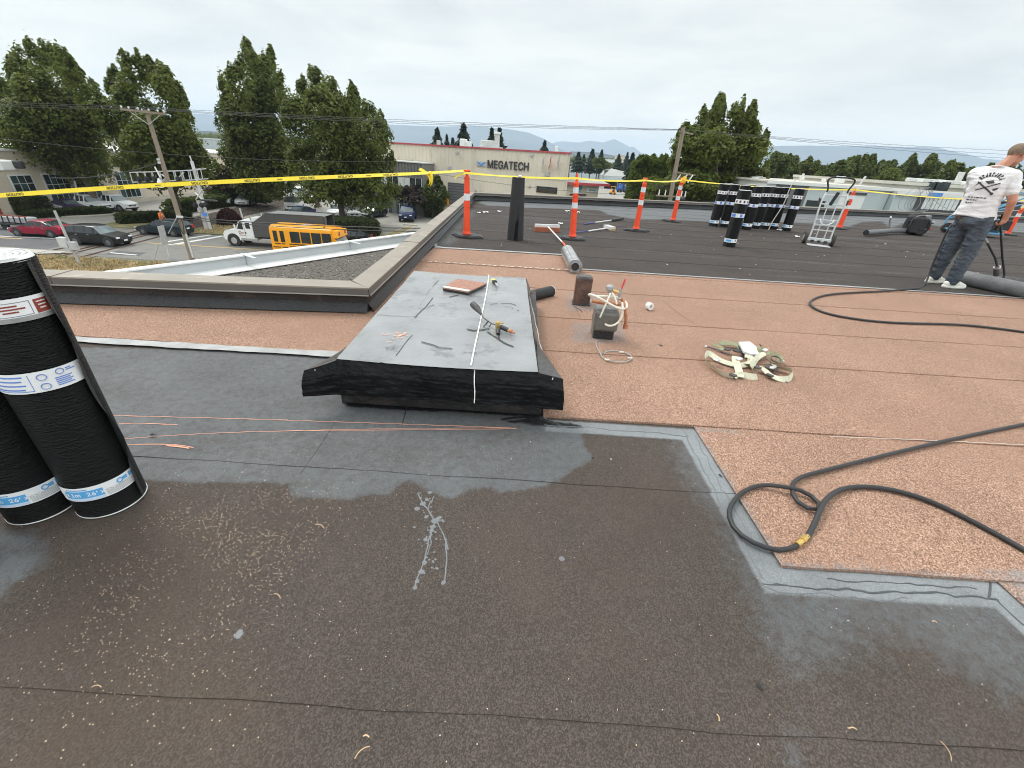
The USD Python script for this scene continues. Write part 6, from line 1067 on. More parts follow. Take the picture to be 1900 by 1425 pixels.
bx = [(1.9, .95), (1.9, 2.15), (.55, 3.0), (-4.6, 3.02), (-4.6, .95)]
for s in (-1, 1): MB().prism_y(bx, s * 1.2 - .03, s * 1.2 + .03).put('box_side', 'paint_truck_box', t); MB().beam((.55, s * 1.2, 3.03), (-4.6, s * 1.2, 3.05), .09, .05).put('top_rail', 'paint_charcoal', t)
MB().prism_y([(1.9, .95), (1.9, 2.15), (.55, 2.99), (.50, 2.95), (1.82, 2.1), (1.82, .95)], -1.168, 1.168).put('box_front', 'paint_grey_top', t); MB().box((-2.0, 0, 3.0), (5.1, 2.33, .03)).put('box_roof', 'paint_grey_top', t); MB().box((-1.35, 0, .98), (6.4, 2.33, .06)).put('box_floor', 'trim_dark', t)
MB().prism_y([(-4.6, .95), (-4.62, 3.0), (-4.75, 3.0), (-4.72, .95)], .9, 1.22).put('rear_door', 'paint_charcoal', t)

# ------------------------------------------------------------------ the traffic worker
look('hi_vis', (.95, .20, .03), .6, .1, 20); look('jeans_far', (.05, .06, .09), .9); look('hat_white', (.8, .8, .78), .4)
q = gz(288, 425); q[1] += 1.2; t = thing('person', 'distant worker in orange vest and white hard hat beyond the green estate', 'person', q)
jj = {'a': ((.0, .09, .85), .10), 'b': ((.0, -.09, .85), .10), 'c': ((.03, .11, .46), .07), 'd': ((.03, -.11, .46), .07), 'e': ((0, .12, .07), .05), 'f': ((0, -.12, .07), .05), 'g': ((.08, 0, 1.25), .15), 'h': ((.1, .2, 1.38), .075), 'i': ((.1, -.2, 1.38), .075), 'j': ((.14, 0, 1.5), .055), 'k': ((.17, 0, 1.63), .095), 'l': ((.08, .36, 1.15), .045), 'm': ((.16, -.34, 1.14), .045), 'n': ((.2, .3, .95), .035), 'o': ((.22, -.20, 1.08), .035)}
MB().tm(skinned(bones([('a', 'c'), ('b', 'd'), ('c', 'e'), ('d', 'f'), ('a', 'b'), ('a', 'g'), ('b', 'g'), ('g', 'h'), ('g', 'i'), ('g', 'j'), ('j', 'k'), ('h', 'l'), ('i', 'm'), ('l', 'n'), ('m', 'o')], jj) + hand(np.array(jj['n'][0]), (.3, 0, -1), (0, -1, 0), 1) + hand(np.array(jj['o'][0]), (.3, .2, -.6), (0, 1, 0), -1), .025, 6)).put('body', 'skin', t, smooth=True)
jk = {k: (v[0], v[1] + .02) for k, v in jj.items()}; MB().tm(skinned(bones([('g', 'h'), ('g', 'i'), ('h', 'l'), ('i', 'm')], jk) + m3.Manifold.batch_hull([ball(*jk[k]) for k in 'abghi']), .03, 5)).put('vest', 'hi_vis', t, smooth=True)
MB().tm(skinned(bones([('a', 'c'), ('b', 'd'), ('c', 'e'), ('d', 'f'), ('a', 'b')], {k: (v[0], v[1] + .022) for k, v in jj.items()}), .03, 5)).put('trousers', 'jeans_far', t, smooth=True)
m = MB().lathe([(.14, 1.665), (.14, 1.675), (.115, 1.68), (.105, 1.74), (.06, 1.79), (0, 1.80)], (.17, 0, 0)); m.put('hard_hat', 'hat_white', t)
for y in (-.08, .08): MB().beam((.235, y, 1.0), (.25, y, 1.36), .05, .012).put('reflective_stripe', 'reflective', t)
# ------------------------------------------------------------------ poles, wires, signs
look('pole_wood', (0.25, 0.20, 0.155), 0.85, 0.3, 4, 0.4, 20, stretch=(4, 4, .4)); look('galv', (0.56, 0.57, 0.57), 0.5, 0.12, 3); look('insulator', (.78, .78, .77), .3); look('wire_black', (.03, .03, .032), .6); look('cabinet_grey', (.50, .51, .50), .5, .1, 2); look('sign_white', (.78, .77, .75), .5); look('sign_red', (.55, .05, .04), .5); look('sign_back', (.42, .42, .42), .55, .15, 3)
lp = gz(357, 482); top = far(271, 204, lp[1]); pl = thing('utility_pole', 'wooden utility pole with crossarm left of the box truck', 'utility pole', (lp[0], lp[1], G))
tl = top - np.array([lp[0], lp[1], G]); ax = lambda z: tl * (z / tl[2])
MB().tube([ax(z) for z in (0, 3, 6, tl[2])], [.19, .17, .15, .13], 14).put('pole', 'pole_wood', pl)
arm_d = np.array([.92, .38, -.035]); z0 = tl[2] - .12; MB().beam(ax(z0) - arm_d * 1.35 + [0, -.15, 0], ax(z0) + arm_d * 1.2 + [0, -.15, 0], .12, .13).put('crossarm', 'pole_wood', pl)
for s in (-.9, .9): MB().beam(ax(z0) + arm_d * s + [0, -.16, -.03], ax(z0 - .75) + [0, -.16, 0], .06, .02).put('brace', 'galv', pl)
ins = []
for s in (-1.25, -.85, -.35, .25, .75, 1.1):
    p = ax(z0) + arm_d * s + np.array([0, -.15, .07]); MB().lathe([(.02, 0), (.05, .03), (.05, .07), (.075, .09), (.04, .13), (0, .14)], p, 12).put('insulator', 'insulator', pl); ins.append(p + [lp[0], lp[1], G + .13])
for z in (6.9, 7.1): MB().box(ax(z) + [-.05, -.2, 0], (.12, .2, .14)).put('bracket', 'galv', pl)
MB().box(ax(5.35) + [-.45, -.05, 0], (.9, .06, .08)).put('arm', 'galv', pl); MB().lathe([(0, -.3), (.17, -.28), (.17, .1), (.12, .18), (.05, .34), (0, .36)], ax(5.5) + [-.62, -.05, 0], 14).put('transformer', 'insulator', pl); MB().tube([ax(5.9) + [-.45, -.05, 0], ax(6.6) + [-.62, -.05, 0]], .05, 8).put('cutout', 'insulator', pl)
MB().tube(curve([ax(3.3) + [.1, -.16, 0], ax(2.9) + [.3, -.2, -.1], ax(2.4) + [.22, -.2, 0], ax(1.9) + [.1, -.2, .1], ax(2.4) + [-.02, -.22, 0], ax(3.1) + [.05, -.2, 0]], 40), .03, 6).put('cable_coil', 'wire_black', pl); MB().box(ax(3.25) + [.18, -.16, 0], (.5, .14, .16), ch=.02).put('splice_box', 'galv', pl)
MB().tube([ax(z) + [.17, -.08, 0] for z in (.2, 2.0)], .07, 8).put('conduit', 'galv', pl)
rp0 = far(1268, 237, 37.0); rt = thing('utility_pole', 'weathered utility pole before the right hand broad tree', 'utility pole', (rp0[0] + .35, rp0[1] - .2, G)); h = rp0[2] - G; base_r = np.array([rp0[0] + .35, rp0[1] - .2, G]); axr = lambda z: np.array([-.35, .2, h]) * (z / h)
MB().tube([axr(z) for z in (0, 4, 8, h)], [.20, .18, .16, .14], 14).put('pole', 'pole_wood', rt)
MB().beam(axr(h - .25) + [-.3, -.2, 0], axr(h - .3) + [1.2, 1.2, 0], .09, .10).put('crossarm', 'pole_wood', rt)
MB().beam(axr(h - 3.0) + [-.2, -.15, .05], axr(h - 3.1) + [1.7, .3, 0], .11, .11).put('crossarm', 'pole_wood', rt)
for s in (.5, 1.0, 1.45): MB().tube([axr(h - 3.1) + [s, .1, 0], axr(h - 3.65) + [s - .3, .05, 0]], .05, 8).put('fuse_cutout', 'insulator', rt)
MB().beam(axr(h - 4.7) + [-1.2, -.2, 0], axr(h - 4.7) + [1.2, .1, 0], .10, .10).put('crossarm', 'pole_wood', rt)
for s in (-1.0, -.5, .45, .8, 1.1): MB().tube([axr(h - 4.65) + [s, -.1, 0], axr(h - 4.25) + [s, -.1, 0]], [.05, .035], 8).put('insulator', 'insulator', rt)
rbox(MB(), axr(h - 4.85) + [.75, -.1, 0], (.8, .2, .16), .06).put('splice_case', 'wire_black', rt); MB().tube([axr(z) + [-.22, -.15, 0] for z in (.5, 4.2)], .13, 10).put('riser_guard', 'insulator', rt); MB().tube(curve([axr(h - 4.9) + [-.4, -.2, 0], axr(h - 6) + [-.3, -.25, 0], axr(h - 7.0) + [-.22, -.2, 0]], 12), .03, 6).put('riser_cable', 'wire_black', rt)
wires = thing('overhead_wires', 'thin overhead power lines strung between the two utility poles', 'power line')
def wire(a, b, sag, r=.012, n=40):
    a, b = np.array(a, float), np.array(b, float); q = np.linspace(0, 1, n)[:, None]; MB().tube(a + (b - a) * q - np.array([0, 0, 1.0]) * sag * 4 * q * (1 - q), r, 5, False).put('wire', 'wire_black', wires)
rtop = [base_r + axr(h - .12) + [o, .2 * o, 0] for o in (-.1, .3, .8)]
for i, k in enumerate((1, 3, 5)): wire(ins[k], rtop[i], .12 + .06 * i)
for i, k in enumerate((0, 2, 4)): wire(far(-500, 160 + 7 * i, 30.5), ins[k], .15)
for i, (px, py) in enumerate(((2100, 287), (2100, 297), (2100, 307))): wire(rtop[i], far(px, py, 48), .25)
wire(base_r + axr(h - 4.7) + [-1, -.2, 0], far(725, 305, 41), .5, .014); wire(base_r + axr(h - 5.0) + [.5, 0, 0], far(2000, 372, 44), .3, .016)
wire(np.array([lp[0], lp[1], G]) + ax(3.25) + [.2, -.1, 0], far(880, 424, 29), .22, .035); wire(np.array([lp[0], lp[1], G]) + ax(3.1) + [.2, -.1, 0], far(880, 430, 29), .25, .03); wire(far(95, 330, 36), np.array([lp[0], lp[1], G]) + ax(6.9) + [-.1, -.1, 0], .35, .03); wire(far(-60, 250, 36), far(730, 300, 40), .5, .014)
rbox(MB(), far(388, 372, lp[1]) , (1.3, .13, .13), .05).put('splice_case', 'wire_black', wires)
t = thing('guy_wire', 'steel guy wire running down from the left utility pole', 'guy wire'); MB().tube([np.array([lp[0], lp[1], G]) + ax(3.4), far(305, 411, 38) + [0, 0, -1.0]], .03, 6).put('wire', 'galv', t)
# crossing signal gantry
gp = gz(384, 428); t = thing('crossing_gantry', 'white cantilever rail crossing signal gantry behind the utility pole', 'signal gantry'); Yg = 45.5
g0, g1, g2, g3 = far(241, 320, Yg), far(352, 316, Yg), far(372, 313, Yg), far(246, 338, Yg); g4, g5 = far(356, 334, Yg), far(376, 332, Yg)
for a, b in ((g0, g1), (g3, g4), (g1, g2), (g4, g5)):
    for o in (0, .8): MB().beam(a + [0, o, 0], b + [0, o, 0], .09, .09).put('chord', 'galv', t)
for u in np.linspace(0, 1, 9): MB().beam(g0 + (g1 - g0) * u, g3 + (g4 - g3) * u, .06, .06, up=(0, 1, 0)).put('web_bar', 'galv', t); MB().beam(g0 + (g1 - g0) * u + [0, .8, 0], g3 + (g4 - g3) * u + [0, .8, 0], .06, .06, up=(0, 1, 0)).put('web_bar', 'galv', t); MB().beam(g3 + (g4 - g3) * u, g3 + (g4 - g3) * u + [0, .8, 0], .05, .05).put('deck_bar', 'galv', t)
for u in (.33, .66, 1): MB().beam(g1 + (g2 - g1) * u, g4 + (g5 - g4) * u, .05, .05, up=(0, 1, 0)).put('web_bar', 'galv', t)
m0 = far(362, 322, Yg + .4); MB().tube([np.array([m0[0], m0[1], G]), m0 + [0, 0, 1.1]], .15, 14).put('mast', 'galv', t); MB().tube([m0 + [0, 0, 1.1], m0 + [-.05, 0, 1.6]], .06, 8).put('antenna', 'galv', t)
for px in (258, 272, 287, 331): q = far(px, 333, Yg - .3); MB().tube([q, q + [0, .06, 0]], .30, 16).put('signal_target', 'trim_dark', t); MB().tube([q + [0, -.16, 0], q], [.14, .11], 12).put('signal_hood', 'trim_dark', t)
for (a, b), m_ in ((((300, 323), (308, 330)), 'sign_white'), (((308, 330), (300, 337)), 'sign_white'), (((341, 320), (333, 328)), 'sign_white')): MB().beam(far(*a, Yg - .4), far(*b, Yg - .4), .035, .16, up=(0, 1, 0)).put('crossbuck', m_, t)
for a, b, k in (((362, 357), (376, 371), 0), ((376, 351), (364, 370), 1)): MB().beam(far(*a, Yg - .2 - .06 * k), far(*b, Yg - .2 - .06 * k), .04, .2, up=(0, 1, 0)).put('crossbuck', 'sign_white', t)
for px, py in ((374, 381), (381, 380), (362, 380)): q = far(px, py, Yg - .3); MB().tube([q, q + [0, .08, 0]], .24, 16).put('signal_target', 'trim_dark', t); MB().tube([q + [0, -.2, 0], q], [.15, .12], 12).put('signal_hood', 'trim_dark', t)
look('sign_blue', (.1, .25, .6), .5); q = far(380, 398, Yg - .25); MB().box(q, (.5, .04, .35)).put('info_plate', 'sign_blue', t)
look('post_concrete', (.42, .40, .37), .8, .15, 2)
q = gz(385, 427); t = thing('signal_post', 'thick pale concrete post beside the tracks under the crossing gantry', 'post', q); MB().tube([(0, 0, 0), (-.25, .2, 2.9)], [.24, .2], 12).put('post', 'post_concrete', t); MB().box((-.15, -.2, 2.0), (.25, .12, .4)).put('junction_box', 'galv', t)
# roadside control pole with boxes, back of a sign, slim stakes
q = gz(148, 491); t = thing('control_pole', 'grey steel pole with two control boxes on the dry verge', 'signal pole', q); hp_ = np.array(far(101, 391, q[1])) - q
MB().tube([(0, 0, 0), hp_], [.09, .075], 12).put('pole', 'sign_back', t); MB().box(hp_ * .42 + [-.34, -.05, 0], (.62, .34, .72), ch=.03).put('control_box', 'cabinet_grey', t); MB().box(hp_ * .37 + [.30, -.1, .0], (.52, .3, .56), ch=.03).put('control_box', 'sign_back', t); MB().box((0, 0, .05), (.5, .5, .1), ch=.02).put('base', 'kerb_concrete', t)
q = gz(314, 478); t = thing('street_sign', 'tall narrow sign seen from the back on a thin post', 'sign', q); hp_ = np.array(far(299, 419, q[1])) - q; MB().tube([(0, 0, 0), hp_], .035, 8).put('post', 'galv', t); MB().beam(hp_ * .42 + [0, -.06, 0], hp_ * 1.0 + [0, -.06, 0], .04, .62, up=(0, 1, 0)).put('sign_plate', 'sign_back', t)
q = gz(284, 491); t = thing('stake', 'thin leaning steel stake on the dry verge behind the white gutter', 'stake', q); MB().tube([(0, 0, 0), np.array(far(294, 452, q[1])) - q], .035, 6).put('stake', 'sign_back', t)
q = gz(543, 380); t = thing('flag_pole', 'slim pale pole leaning in front of the double tree', 'pole', q); MB().tube([(0, 0, 0), np.array(far(531, 313, q[1])) - q], .07, 8).put('pole', 'galv', t)
q = gz(152, 390); t = thing('lamp_pole', 'white slim lamp pole at the left tree before the office windows', 'pole', q); MB().tube([(0, 0, 0), np.array(far(138, 335, q[1])) - q], .09, 8).put('pole', 'insulator', t)
q = gz(2, 425); t = thing('utility_trailer', 'dark flat trailer with red rail at the left picture edge', 'trailer', q)
for k in range(6): MB().beam((k * .55, 0, .5), (k * .55 + .1, 0, 1.25), .07, .07, up=(0, 1, 0)).put('rail_post', 'trim_dark', t)
MB().beam((-.2, 0, 1.25), (3.0, 0, 1.25), .08, .09).put('top_rail', 'label_red', t); MB().box((1.4, .6, .5), (3.6, 1.6, .12)).put('bed', 'trim_dark', t); MB().tube([(.6, -.1, .33), (.6, .1, .33)], .33, 18).put('wheel', 'rubber_tyre', t)
MB().box((1.4, .6, .85), (2.9, .9, .5), ch=.05).put('load', 'paint_silver', t)
for k, (a, b, hh, lb) in enumerate([((399, 407), (402, 420), 0, 'short white marker post beside the tracks')]):
    q = gz(450, 404); t = thing('marker_post', lb, 'post', q); MB().tube([(0, 0, 0), (-.08, 0, 1.1)], .09, 8).put('post', 'insulator', t)

# ------------------------------------------------------------------ buildings
look('stucco', (0.56, 0.49, 0.40), 0.85, 0.06, 0.3, .15, 6); look('siding_beige', (0.64, 0.575, 0.47), 0.6, 0.05, 0.4, dirt=((.50, .44, .35), .5, .56), stretch=(1, 1, .25)); look('siding_grey', (.17, .165, .155), .6, .1, .6); look('trim_red', (.42, .07, .08), .5, .08, 1); look('door_grey', (.125, .125, .13), .5, .08, 1, stretch=(.2, .2, 9)); look('roof_grey', (.34, .33, .31), .8, .15, .5); look('cream_roof', (.60, .57, .49), .8, .1, .4); look('metal_pale', (.42, .47, .48), .5, .06, .3); look('metal_white', (.66, .67, .65), .5, .05, .4); look('metal_charcoal', (.055, .056, .06), .5, .1, .4); look('metal_slate', (.115, .12, .13), .5, .08, .4); look('frame_pale', (.60, .62, .62), .5); look('hvac', (.5, .51, .50), .5, .12, 1.2); look('sign_letter', (.035, .035, .04), .5); look('sign_teal', (.06, .30, .42), .5); look('sign_chrome', (.5, .52, .54), .35, .2, 2, metal=.4)
glass_look('window_dark', (.018, .024, .024)); glass_look('window_teal', (.03, .055, .055))
# office on the left: its long wall runs away at x = -54.8
ob = thing('office_building', 'beige rendered office with dark window bays behind the left trees', 'office building')
X0 = -54.9; zt = far(10, 290, 45)[2] + .3
MB().box((X0 - 9, 70, (G + zt) / 2), (18, 60, zt - G)).put('wall', 'stucco', ob); MB().box((X0 - 9, 70, zt + .08), (18.3, 60.3, .16)).put('parapet_cap', 'metal_white', ob); MB().box((X0 + .02, 70, G + .25), (.1, 60, .5)).put('plinth', 'kerb_concrete', ob)
def bay(y0, y1, z0, z1, nx, nz):
    f = MB().box((X0 + .03, (y0 + y1) / 2, (z0 + z1) / 2), (.08, y1 - y0 + .2, z1 - z0 + .2)).put('window_frame', 'frame_pale', ob)
    for i in range(nx):
        for j in range(nz):
            a, b = y0 + (y1 - y0) * i / nx, y0 + (y1 - y0) * (i + 1) / nx; c, d = z0 + (z1 - z0) * j / nz, z0 + (z1 - z0) * (j + 1) / nz; MB().box((X0 + .06, (a + b) / 2, (c + d) / 2), (.05, b - a - .09, d - c - .07)).put('pane', 'window_dark' if (i + j) % 3 else 'window_teal', f)
def yz(px, py): d = ray(px, py); s = (X0 - EYE[0]) / d[0]; return (EYE + d * s)[1:]
for (pa, pb, nx, nz) in [((20, 336), (76, 372), 3, 4), ((86, 345), (142, 374), 4, 3), ((142, 352), (197, 380), 4, 2), ((215, 334), (262, 362), 4, 3)]:
    a, b = yz(*pa), yz(*pb)
    y0, y1 = min(a[0], b[0]), max(a[0], b[0]); zt_, zb_ = yz(*pa)[1], None
    bay(y0, y1, G + .75, G + 3.9, nx, nz)
for z in (G + 4.4, G + 5.6): MB().box((X0 + .012, 70, z), (.03, 60, .04)).put('reveal_line', 'kerb_concrete', ob)
for y in (47.5, 52.5, 58.5, 63.5, 69, 75): MB().box((X0 + .012, y, (G + zt) / 2), (.03, .04, zt - G - .1)).put('reveal_line', 'kerb_concrete', ob)
MB().box((X0 - .05, 44.1, G + 2.2), (.5, 2.6, 4.4)).put('entrance', 'label_red', ob)
q = far(12, 307, 44.5); MB().box(q + [-.4, 0, 0], (1.4, 1.6, .9), ch=.1).put('awning_sign', 'metal_white', ob); MB().box(q + [.6, .6, .1], (.9, .5, .7), ch=.1).put('wall_unit', 'trim_dark', ob)
def block(name, label, cat, x0, x1, y0, y1, z1, m, roof_m='roof_grey', rz=0, base=G):
    t = thing(name, label, cat, ((x0 + x1) / 2, (y0 + y1) / 2, base), rz); w, d, hh = x1 - x0, y1 - y0, z1 - base
    MB().box((0, 0, hh / 2), (w, d, hh)).put('wall', m, t); MB().box((0, 0, hh + .06), (w + .1, d + .1, .12)).put('roof', roof_m, t); return t, w, d, hh
a, b = far(-60, 262, 95), far(70, 262, 95); t, w, d, hh = block('warehouse', 'white topped warehouse with blue band behind the leftmost tree', 'warehouse', a[0], b[0] + 12, 95, 125, a[2] - .2, 'metal_pale', 'metal_white'); MB().box((0, -d / 2 - .03, hh - 2.2), (w - 1, .05, 1.6)).put('blue_band', 'sign_blue', t); MB().box((0, -d / 2 - .03, hh - .5), (w, .06, 1.0)).put('white_band', 'metal_white', t)
a, b = far(372, 253, 112), far(470, 262, 112); t, w, d, hh = block('metal_warehouse', 'pale blue grey metal warehouse seen between the left trees', 'warehouse', a[0] - 4, b[0] + 3, 112, 150, (a[2] + b[2]) / 2 - .3, 'metal_pale', 'metal_white')
MB().box((0, -d / 2 - .04, hh - 6.2), (w, .06, 2.2)).put('white_band', 'metal_white', t); MB().box((4.5, -d / 2 - .03, 1.6), (5, .05, 3.2)).put('loading_door', 'trim_dark', t)
for i in range(-8, 9): MB().box((i * w / 17, -d / 2 - .02, hh / 2), (.06, .03, hh - .2)).put('seam', 'sign_back', t)

# beige workshop with lettering
A, B = np.array([-20.3, 72.0]), np.array([5.72, 62.55]); dv = (B - A) / np.linalg.norm(B - A); nv = np.array([dv[1], -dv[0]]); Lw = np.linalg.norm(B - A); ang = math.atan2(dv[1], dv[0]); zt = 2.05
mg = thing('workshop_building', 'long beige metal workshop with red roof trim and big lettering', 'workshop', (A[0], A[1], G), ang); Hh = zt - G
_b = np.array([.055, .998]) * 22; BK = Lw + _b @ dv, -(_b @ nv)
MB().poly([(-4, .05), (Lw, .05), (BK[0], BK[1]), (-4, BK[1])], 0, Hh).put('wall', 'siding_beige', mg)
for i in range(int((Lw + 4) / .62)):
    x = -3.9 + i * .62; MB().box((x + .155, .0375, Hh / 2), (.31, .035, Hh - .02)).put('siding_panel', 'siding_beige', mg)
MB().box((Lw / 2 - 2, .0, Hh + .05), (Lw + 4.3, .16, .20)).put('roof_trim', 'trim_red', mg); MB().poly([(-4, .1), (Lw + .05, .1), (BK[0] + .05, BK[1]), (-4, BK[1])], Hh + .02, Hh + .10).put('roof', 'roof_grey', mg); MB().beam((Lw + .05, .1, Hh + .05), (BK[0] + .05, BK[1], Hh + .05), .14, .2).put('roof_trim', 'trim_red', mg)
for x in (6.6, 13.6, 20.4, Lw - .3): MB().tube([(x, -.03, 0), (x, -.03, Hh - .1)], .06, 8).put('downpipe', 'siding_beige', mg)
def wl(px, py):                                             # a point of the long wall: (along, up)
    d = ray(px, py); n3 = np.array([nv[0], nv[1], 0]); s = ((np.array([A[0], A[1], 0]) - EYE) @ n3) / (d @ n3); p = EYE + d * s; return (p[:2] - A) @ dv, p[2] - G
def wbox(pa, pb, y, th, nm, m, par=None): (a, b), (c, d) = wl(*pa), wl(*pb); return MB().box(((a + c) / 2, y, (b + d) / 2), (abs(c - a), th, abs(d - b))).put(nm, m, par or mg)
(s0, z0), (s1, z1) = wl(905, 300.5), wl(981, 312.5); lt = meshkit.text_mesh('MEGATECH', 1.0, .12, True); bw = lt.bounds[1][0] - lt.bounds[0][0]; lt.apply_translation([-lt.bounds[0][0], 0, 0]); sc = (s1 - s0) / bw; lt.apply_scale([sc, .95, 1]); m = placed(lt, (s0, .0, (z0 + z1) / 2 - .50), (1, 0, 0), (0, 0, 1)); MB().tm(m).put('lettering', 'sign_letter', mg)
lg = wbox((884.5, 299), (902, 309.5), -.02, .06, 'logo_plate', 'sign_chrome'); (a, b), (c, d) = wl(885.5, 300), wl(901, 309); P0 = Polygon([(a, b), (a + .22, b), ((a + c) / 2, d + .28), (c - .22, b), (c, b), ((a + c) / 2, d)]); MB().prism_y(P0, -.09, -.055).put('logo_mark', 'sign_blue', lg)
wbox((996, 345), (1033, 360), -.01, .08, 'window', 'window_dark'); wbox((831, 338), (866, 382), -.005, .09, 'overhead_door', 'door_grey')
for k in range(7): (a, b), (c, d) = wl(832, 339.5 + 5 * k), wl(865, 340.2 + 5 * k); MB().box(((a + c) / 2, -.055, b), (abs(c - a), .015, .05)).put('door_groove', 'trim_dark', mg)
wbox((830, 362), (833, 380), -.06, .3, 'bollard', 'paint_bus_yellow')
for px, py, s in ((849, 283, .3), (987, 288, .3), (835, 312, .45), (1016, 323, .45), (983, 346, .2), (883, 353, .2)): a, b = wl(px, py); MB().box((a, -.06, b), (s * 1.4, .14, s)).put('wall_lamp', 'sign_back', mg)
look('flag_red', (.6, .05, .06), .7); look('flag_white', (.75, .74, .74), .7)
for px, m_ in ((1008, 'sign_back'), (1021, 'flag_red'), (1036, 'sign_back')):
    a, b = wl(px, 303); q = np.array([a, -.1, b]); MB().tube([q + [0, 0, -.6], q + [.5, -1.2, .9]], .035, 6).put('flag_pole', 'galv', mg); MB().add(*grid(lambda u, v: np.stack([a - .15 + .4 * u + .05 * np.sin(v * 5), -.2 - .7 * u, b + .1 + .6 * u - 1.0 * v], -1), 6, 8)).put('flag', m_, mg)
    if m_ == 'flag_red': MB().add(*grid(lambda u, v: np.stack([a - .05 + .2 * u, -.42 - .35 * u, b + .15 + .35 * u - .5 * v], -1), 4, 4)).put('flag_panel', 'flag_white', mg)
a, b = wl(876, 322); c, d = wl(1053, 335); MB().beam((a, -.01, b), (c, -.01, d), .04, .04).put('siding_joint', 'kerb_concrete', mg)
def mgl(px, dp):
    d = ray(px, 270); n3 = np.array([nv[0], nv[1], 0]); o = np.r_[A - nv * dp, 0]; s = ((o - EYE) @ n3) / (d @ n3); return ((EYE + d * s)[:2] - A) @ dv
for px, w_, hh_, dp, m_ in ((814, .5, .7, 4, 'hvac'), (860, .9, 1.1, 5, 'metal_white'), (869, .8, .8, 5, 'metal_white'), (893, .5, .4, 6, 'hvac'), (905, 1.8, 1.2, 9, 'hvac'), (1033, .4, .8, 6, 'metal_white')): a, b = wl(px, 270); a = mgl(px, dp); MB().box((a, dp, Hh + hh_ / 2 + .1), (w_, w_, hh_), ch=.08).put('roof_vent', m_, mg)
a = mgl(922, 5) - 2; MB().box((a + 2, 5, Hh + 1.1), (.6, .6, 2.2), ch=.05).put('chimney', 'hvac', mg); MB().box((a + 2, 5, Hh + 2.15), (.8, .8, .3), ch=.05).put('chimney_cap', 'metal_white', mg); MB().box((a + 2, 5, Hh + .2), (1.4, 1.4, .3)).put('chimney_base', 'hvac', mg)
# office front of the workshop
of = thing('office_annex', 'grey two storey office front with white framed windows left of the grey door', 'office annex', (A[0], A[1], G), ang); s0, _ = wl(735, 303); s1, _ = wl(812, 305)
s1 = s1 - .6; z_ = far(811, 305, 67)[2] - G; MB().poly([(s0 - 8, -3.2), (s1, -3.2), (s1, -.02), (s0 - 8, -.02)], 0, z_).put('wall', 'siding_grey', of); MB().poly([(s0 - 8, -3.3), (s1 + .1, -3.3), (s1 + .1, 0.0), (s0 - 8, 0.0)], z_ + .002, z_ + .14).put('roof', 'metal_white', of)
for i in range(9):
    x = s1 - .75 - i * 1.0; MB().box((x, -3.22, z_ - 2.75), (.86, .05, 1.5)).put('window', 'window_dark' if i not in (2, 3, 6) else 'metal_white', of); MB().box((x + .5, -3.24, z_ - 2.75), (.07, .06, 1.6)).put('mullion', 'frame_pale', of)
MB().box(((s0 - 8 + s1) / 2, -3.25, z_ - 3.6), (s1 - s0 + 8, .12, .12)).put('sill_band', 'frame_pale', of)
for i in range(5): MB().box((s1 - 2.2 - i * 2.1, -3.23, 1.1), (1.2, .06, 2.1)).put('glass_door', 'window_teal', of); MB().box((s1 - 2.2 - i * 2.1, -3.26, 1.1), (.07, .06, 2.1)).put('door_post', 'frame_pale', of)
for i in range(28): MB().box((s0 - 7.8 + i * (s1 - s0 + 8) / 28, -3.215, z_ - 1.0), (.05, .03, 1.85)).put('cladding_seam', 'trim_dark', of)
# low wing with signs and the yard beyond
p0, p1 = far(1052, 337, 63.5), far(1131, 343.5, 66.0); wg = thing('low_wing', 'low beige wing with red eave, blue sign and white sign', 'workshop wing'); zz = (p0[2] + p1[2]) / 2; e = p1 - far(1112, 342, 66); p1w = p1 - e
MB().poly([p0[:2], p1w[:2], p1w[:2] + [1.5, 14], p0[:2] + [1.5, 14]], G, zz - .2).put('wall', 'siding_beige', wg); MB().poly([p0[:2] - [.3, .5], p1[:2] - [0, .5], p1[:2] + [1, 14], p0[:2] + [1, 14]], zz - .2, zz).put('roof', 'roof_grey', wg); MB().beam(np.r_[(p0[:2] - [.3, .55]), zz - .1], np.r_[(p1[:2] - [0, .55]), zz - .1], .06, .32).put('eave', 'trim_red', wg)
def wq(px, py): u = p1w - p0; n3 = np.array([u[1], -u[0], 0]); d = ray(px, py); return EYE + d * (((p0 - EYE) @ n3) / (d @ n3))
for pa, pb, m_, nm in (((1067, 344), (1080, 352), 'sign_teal', 'blue_sign'), ((1087.5, 348.5), (1109, 357), 'sign_white', 'white_sign')): a, b = wq(*pa), wq(*pb); c = (a + b) / 2; MB().box(c + [0, -.06, 0], (abs(b[0] - a[0]), .06, abs(a[2] - b[2])), rz=math.atan2(p1w[1] - p0[1], p1w[0] - p0[0])).put(nm, m_, wg)
a = wq(1072, 353.5); MB().box(a + [0, -.06, 0], (.5, .05, .5)).put('blue_sign', 'sign_teal', wg)
a, b = wq(1092, 352), wq(1105, 354); MB().beam(a + [0, -.10, 0], b + [0, -.10, 0], .02, .12).put('sign_print', 'sign_teal', wg); a, b = wq(1058, 360.5), wq(1087, 361.5); MB().beam(a + [0, -.1, 0], b + [0, -.1, 0], .3, .16).put('pipe_rack', 'trim_dark', wg)
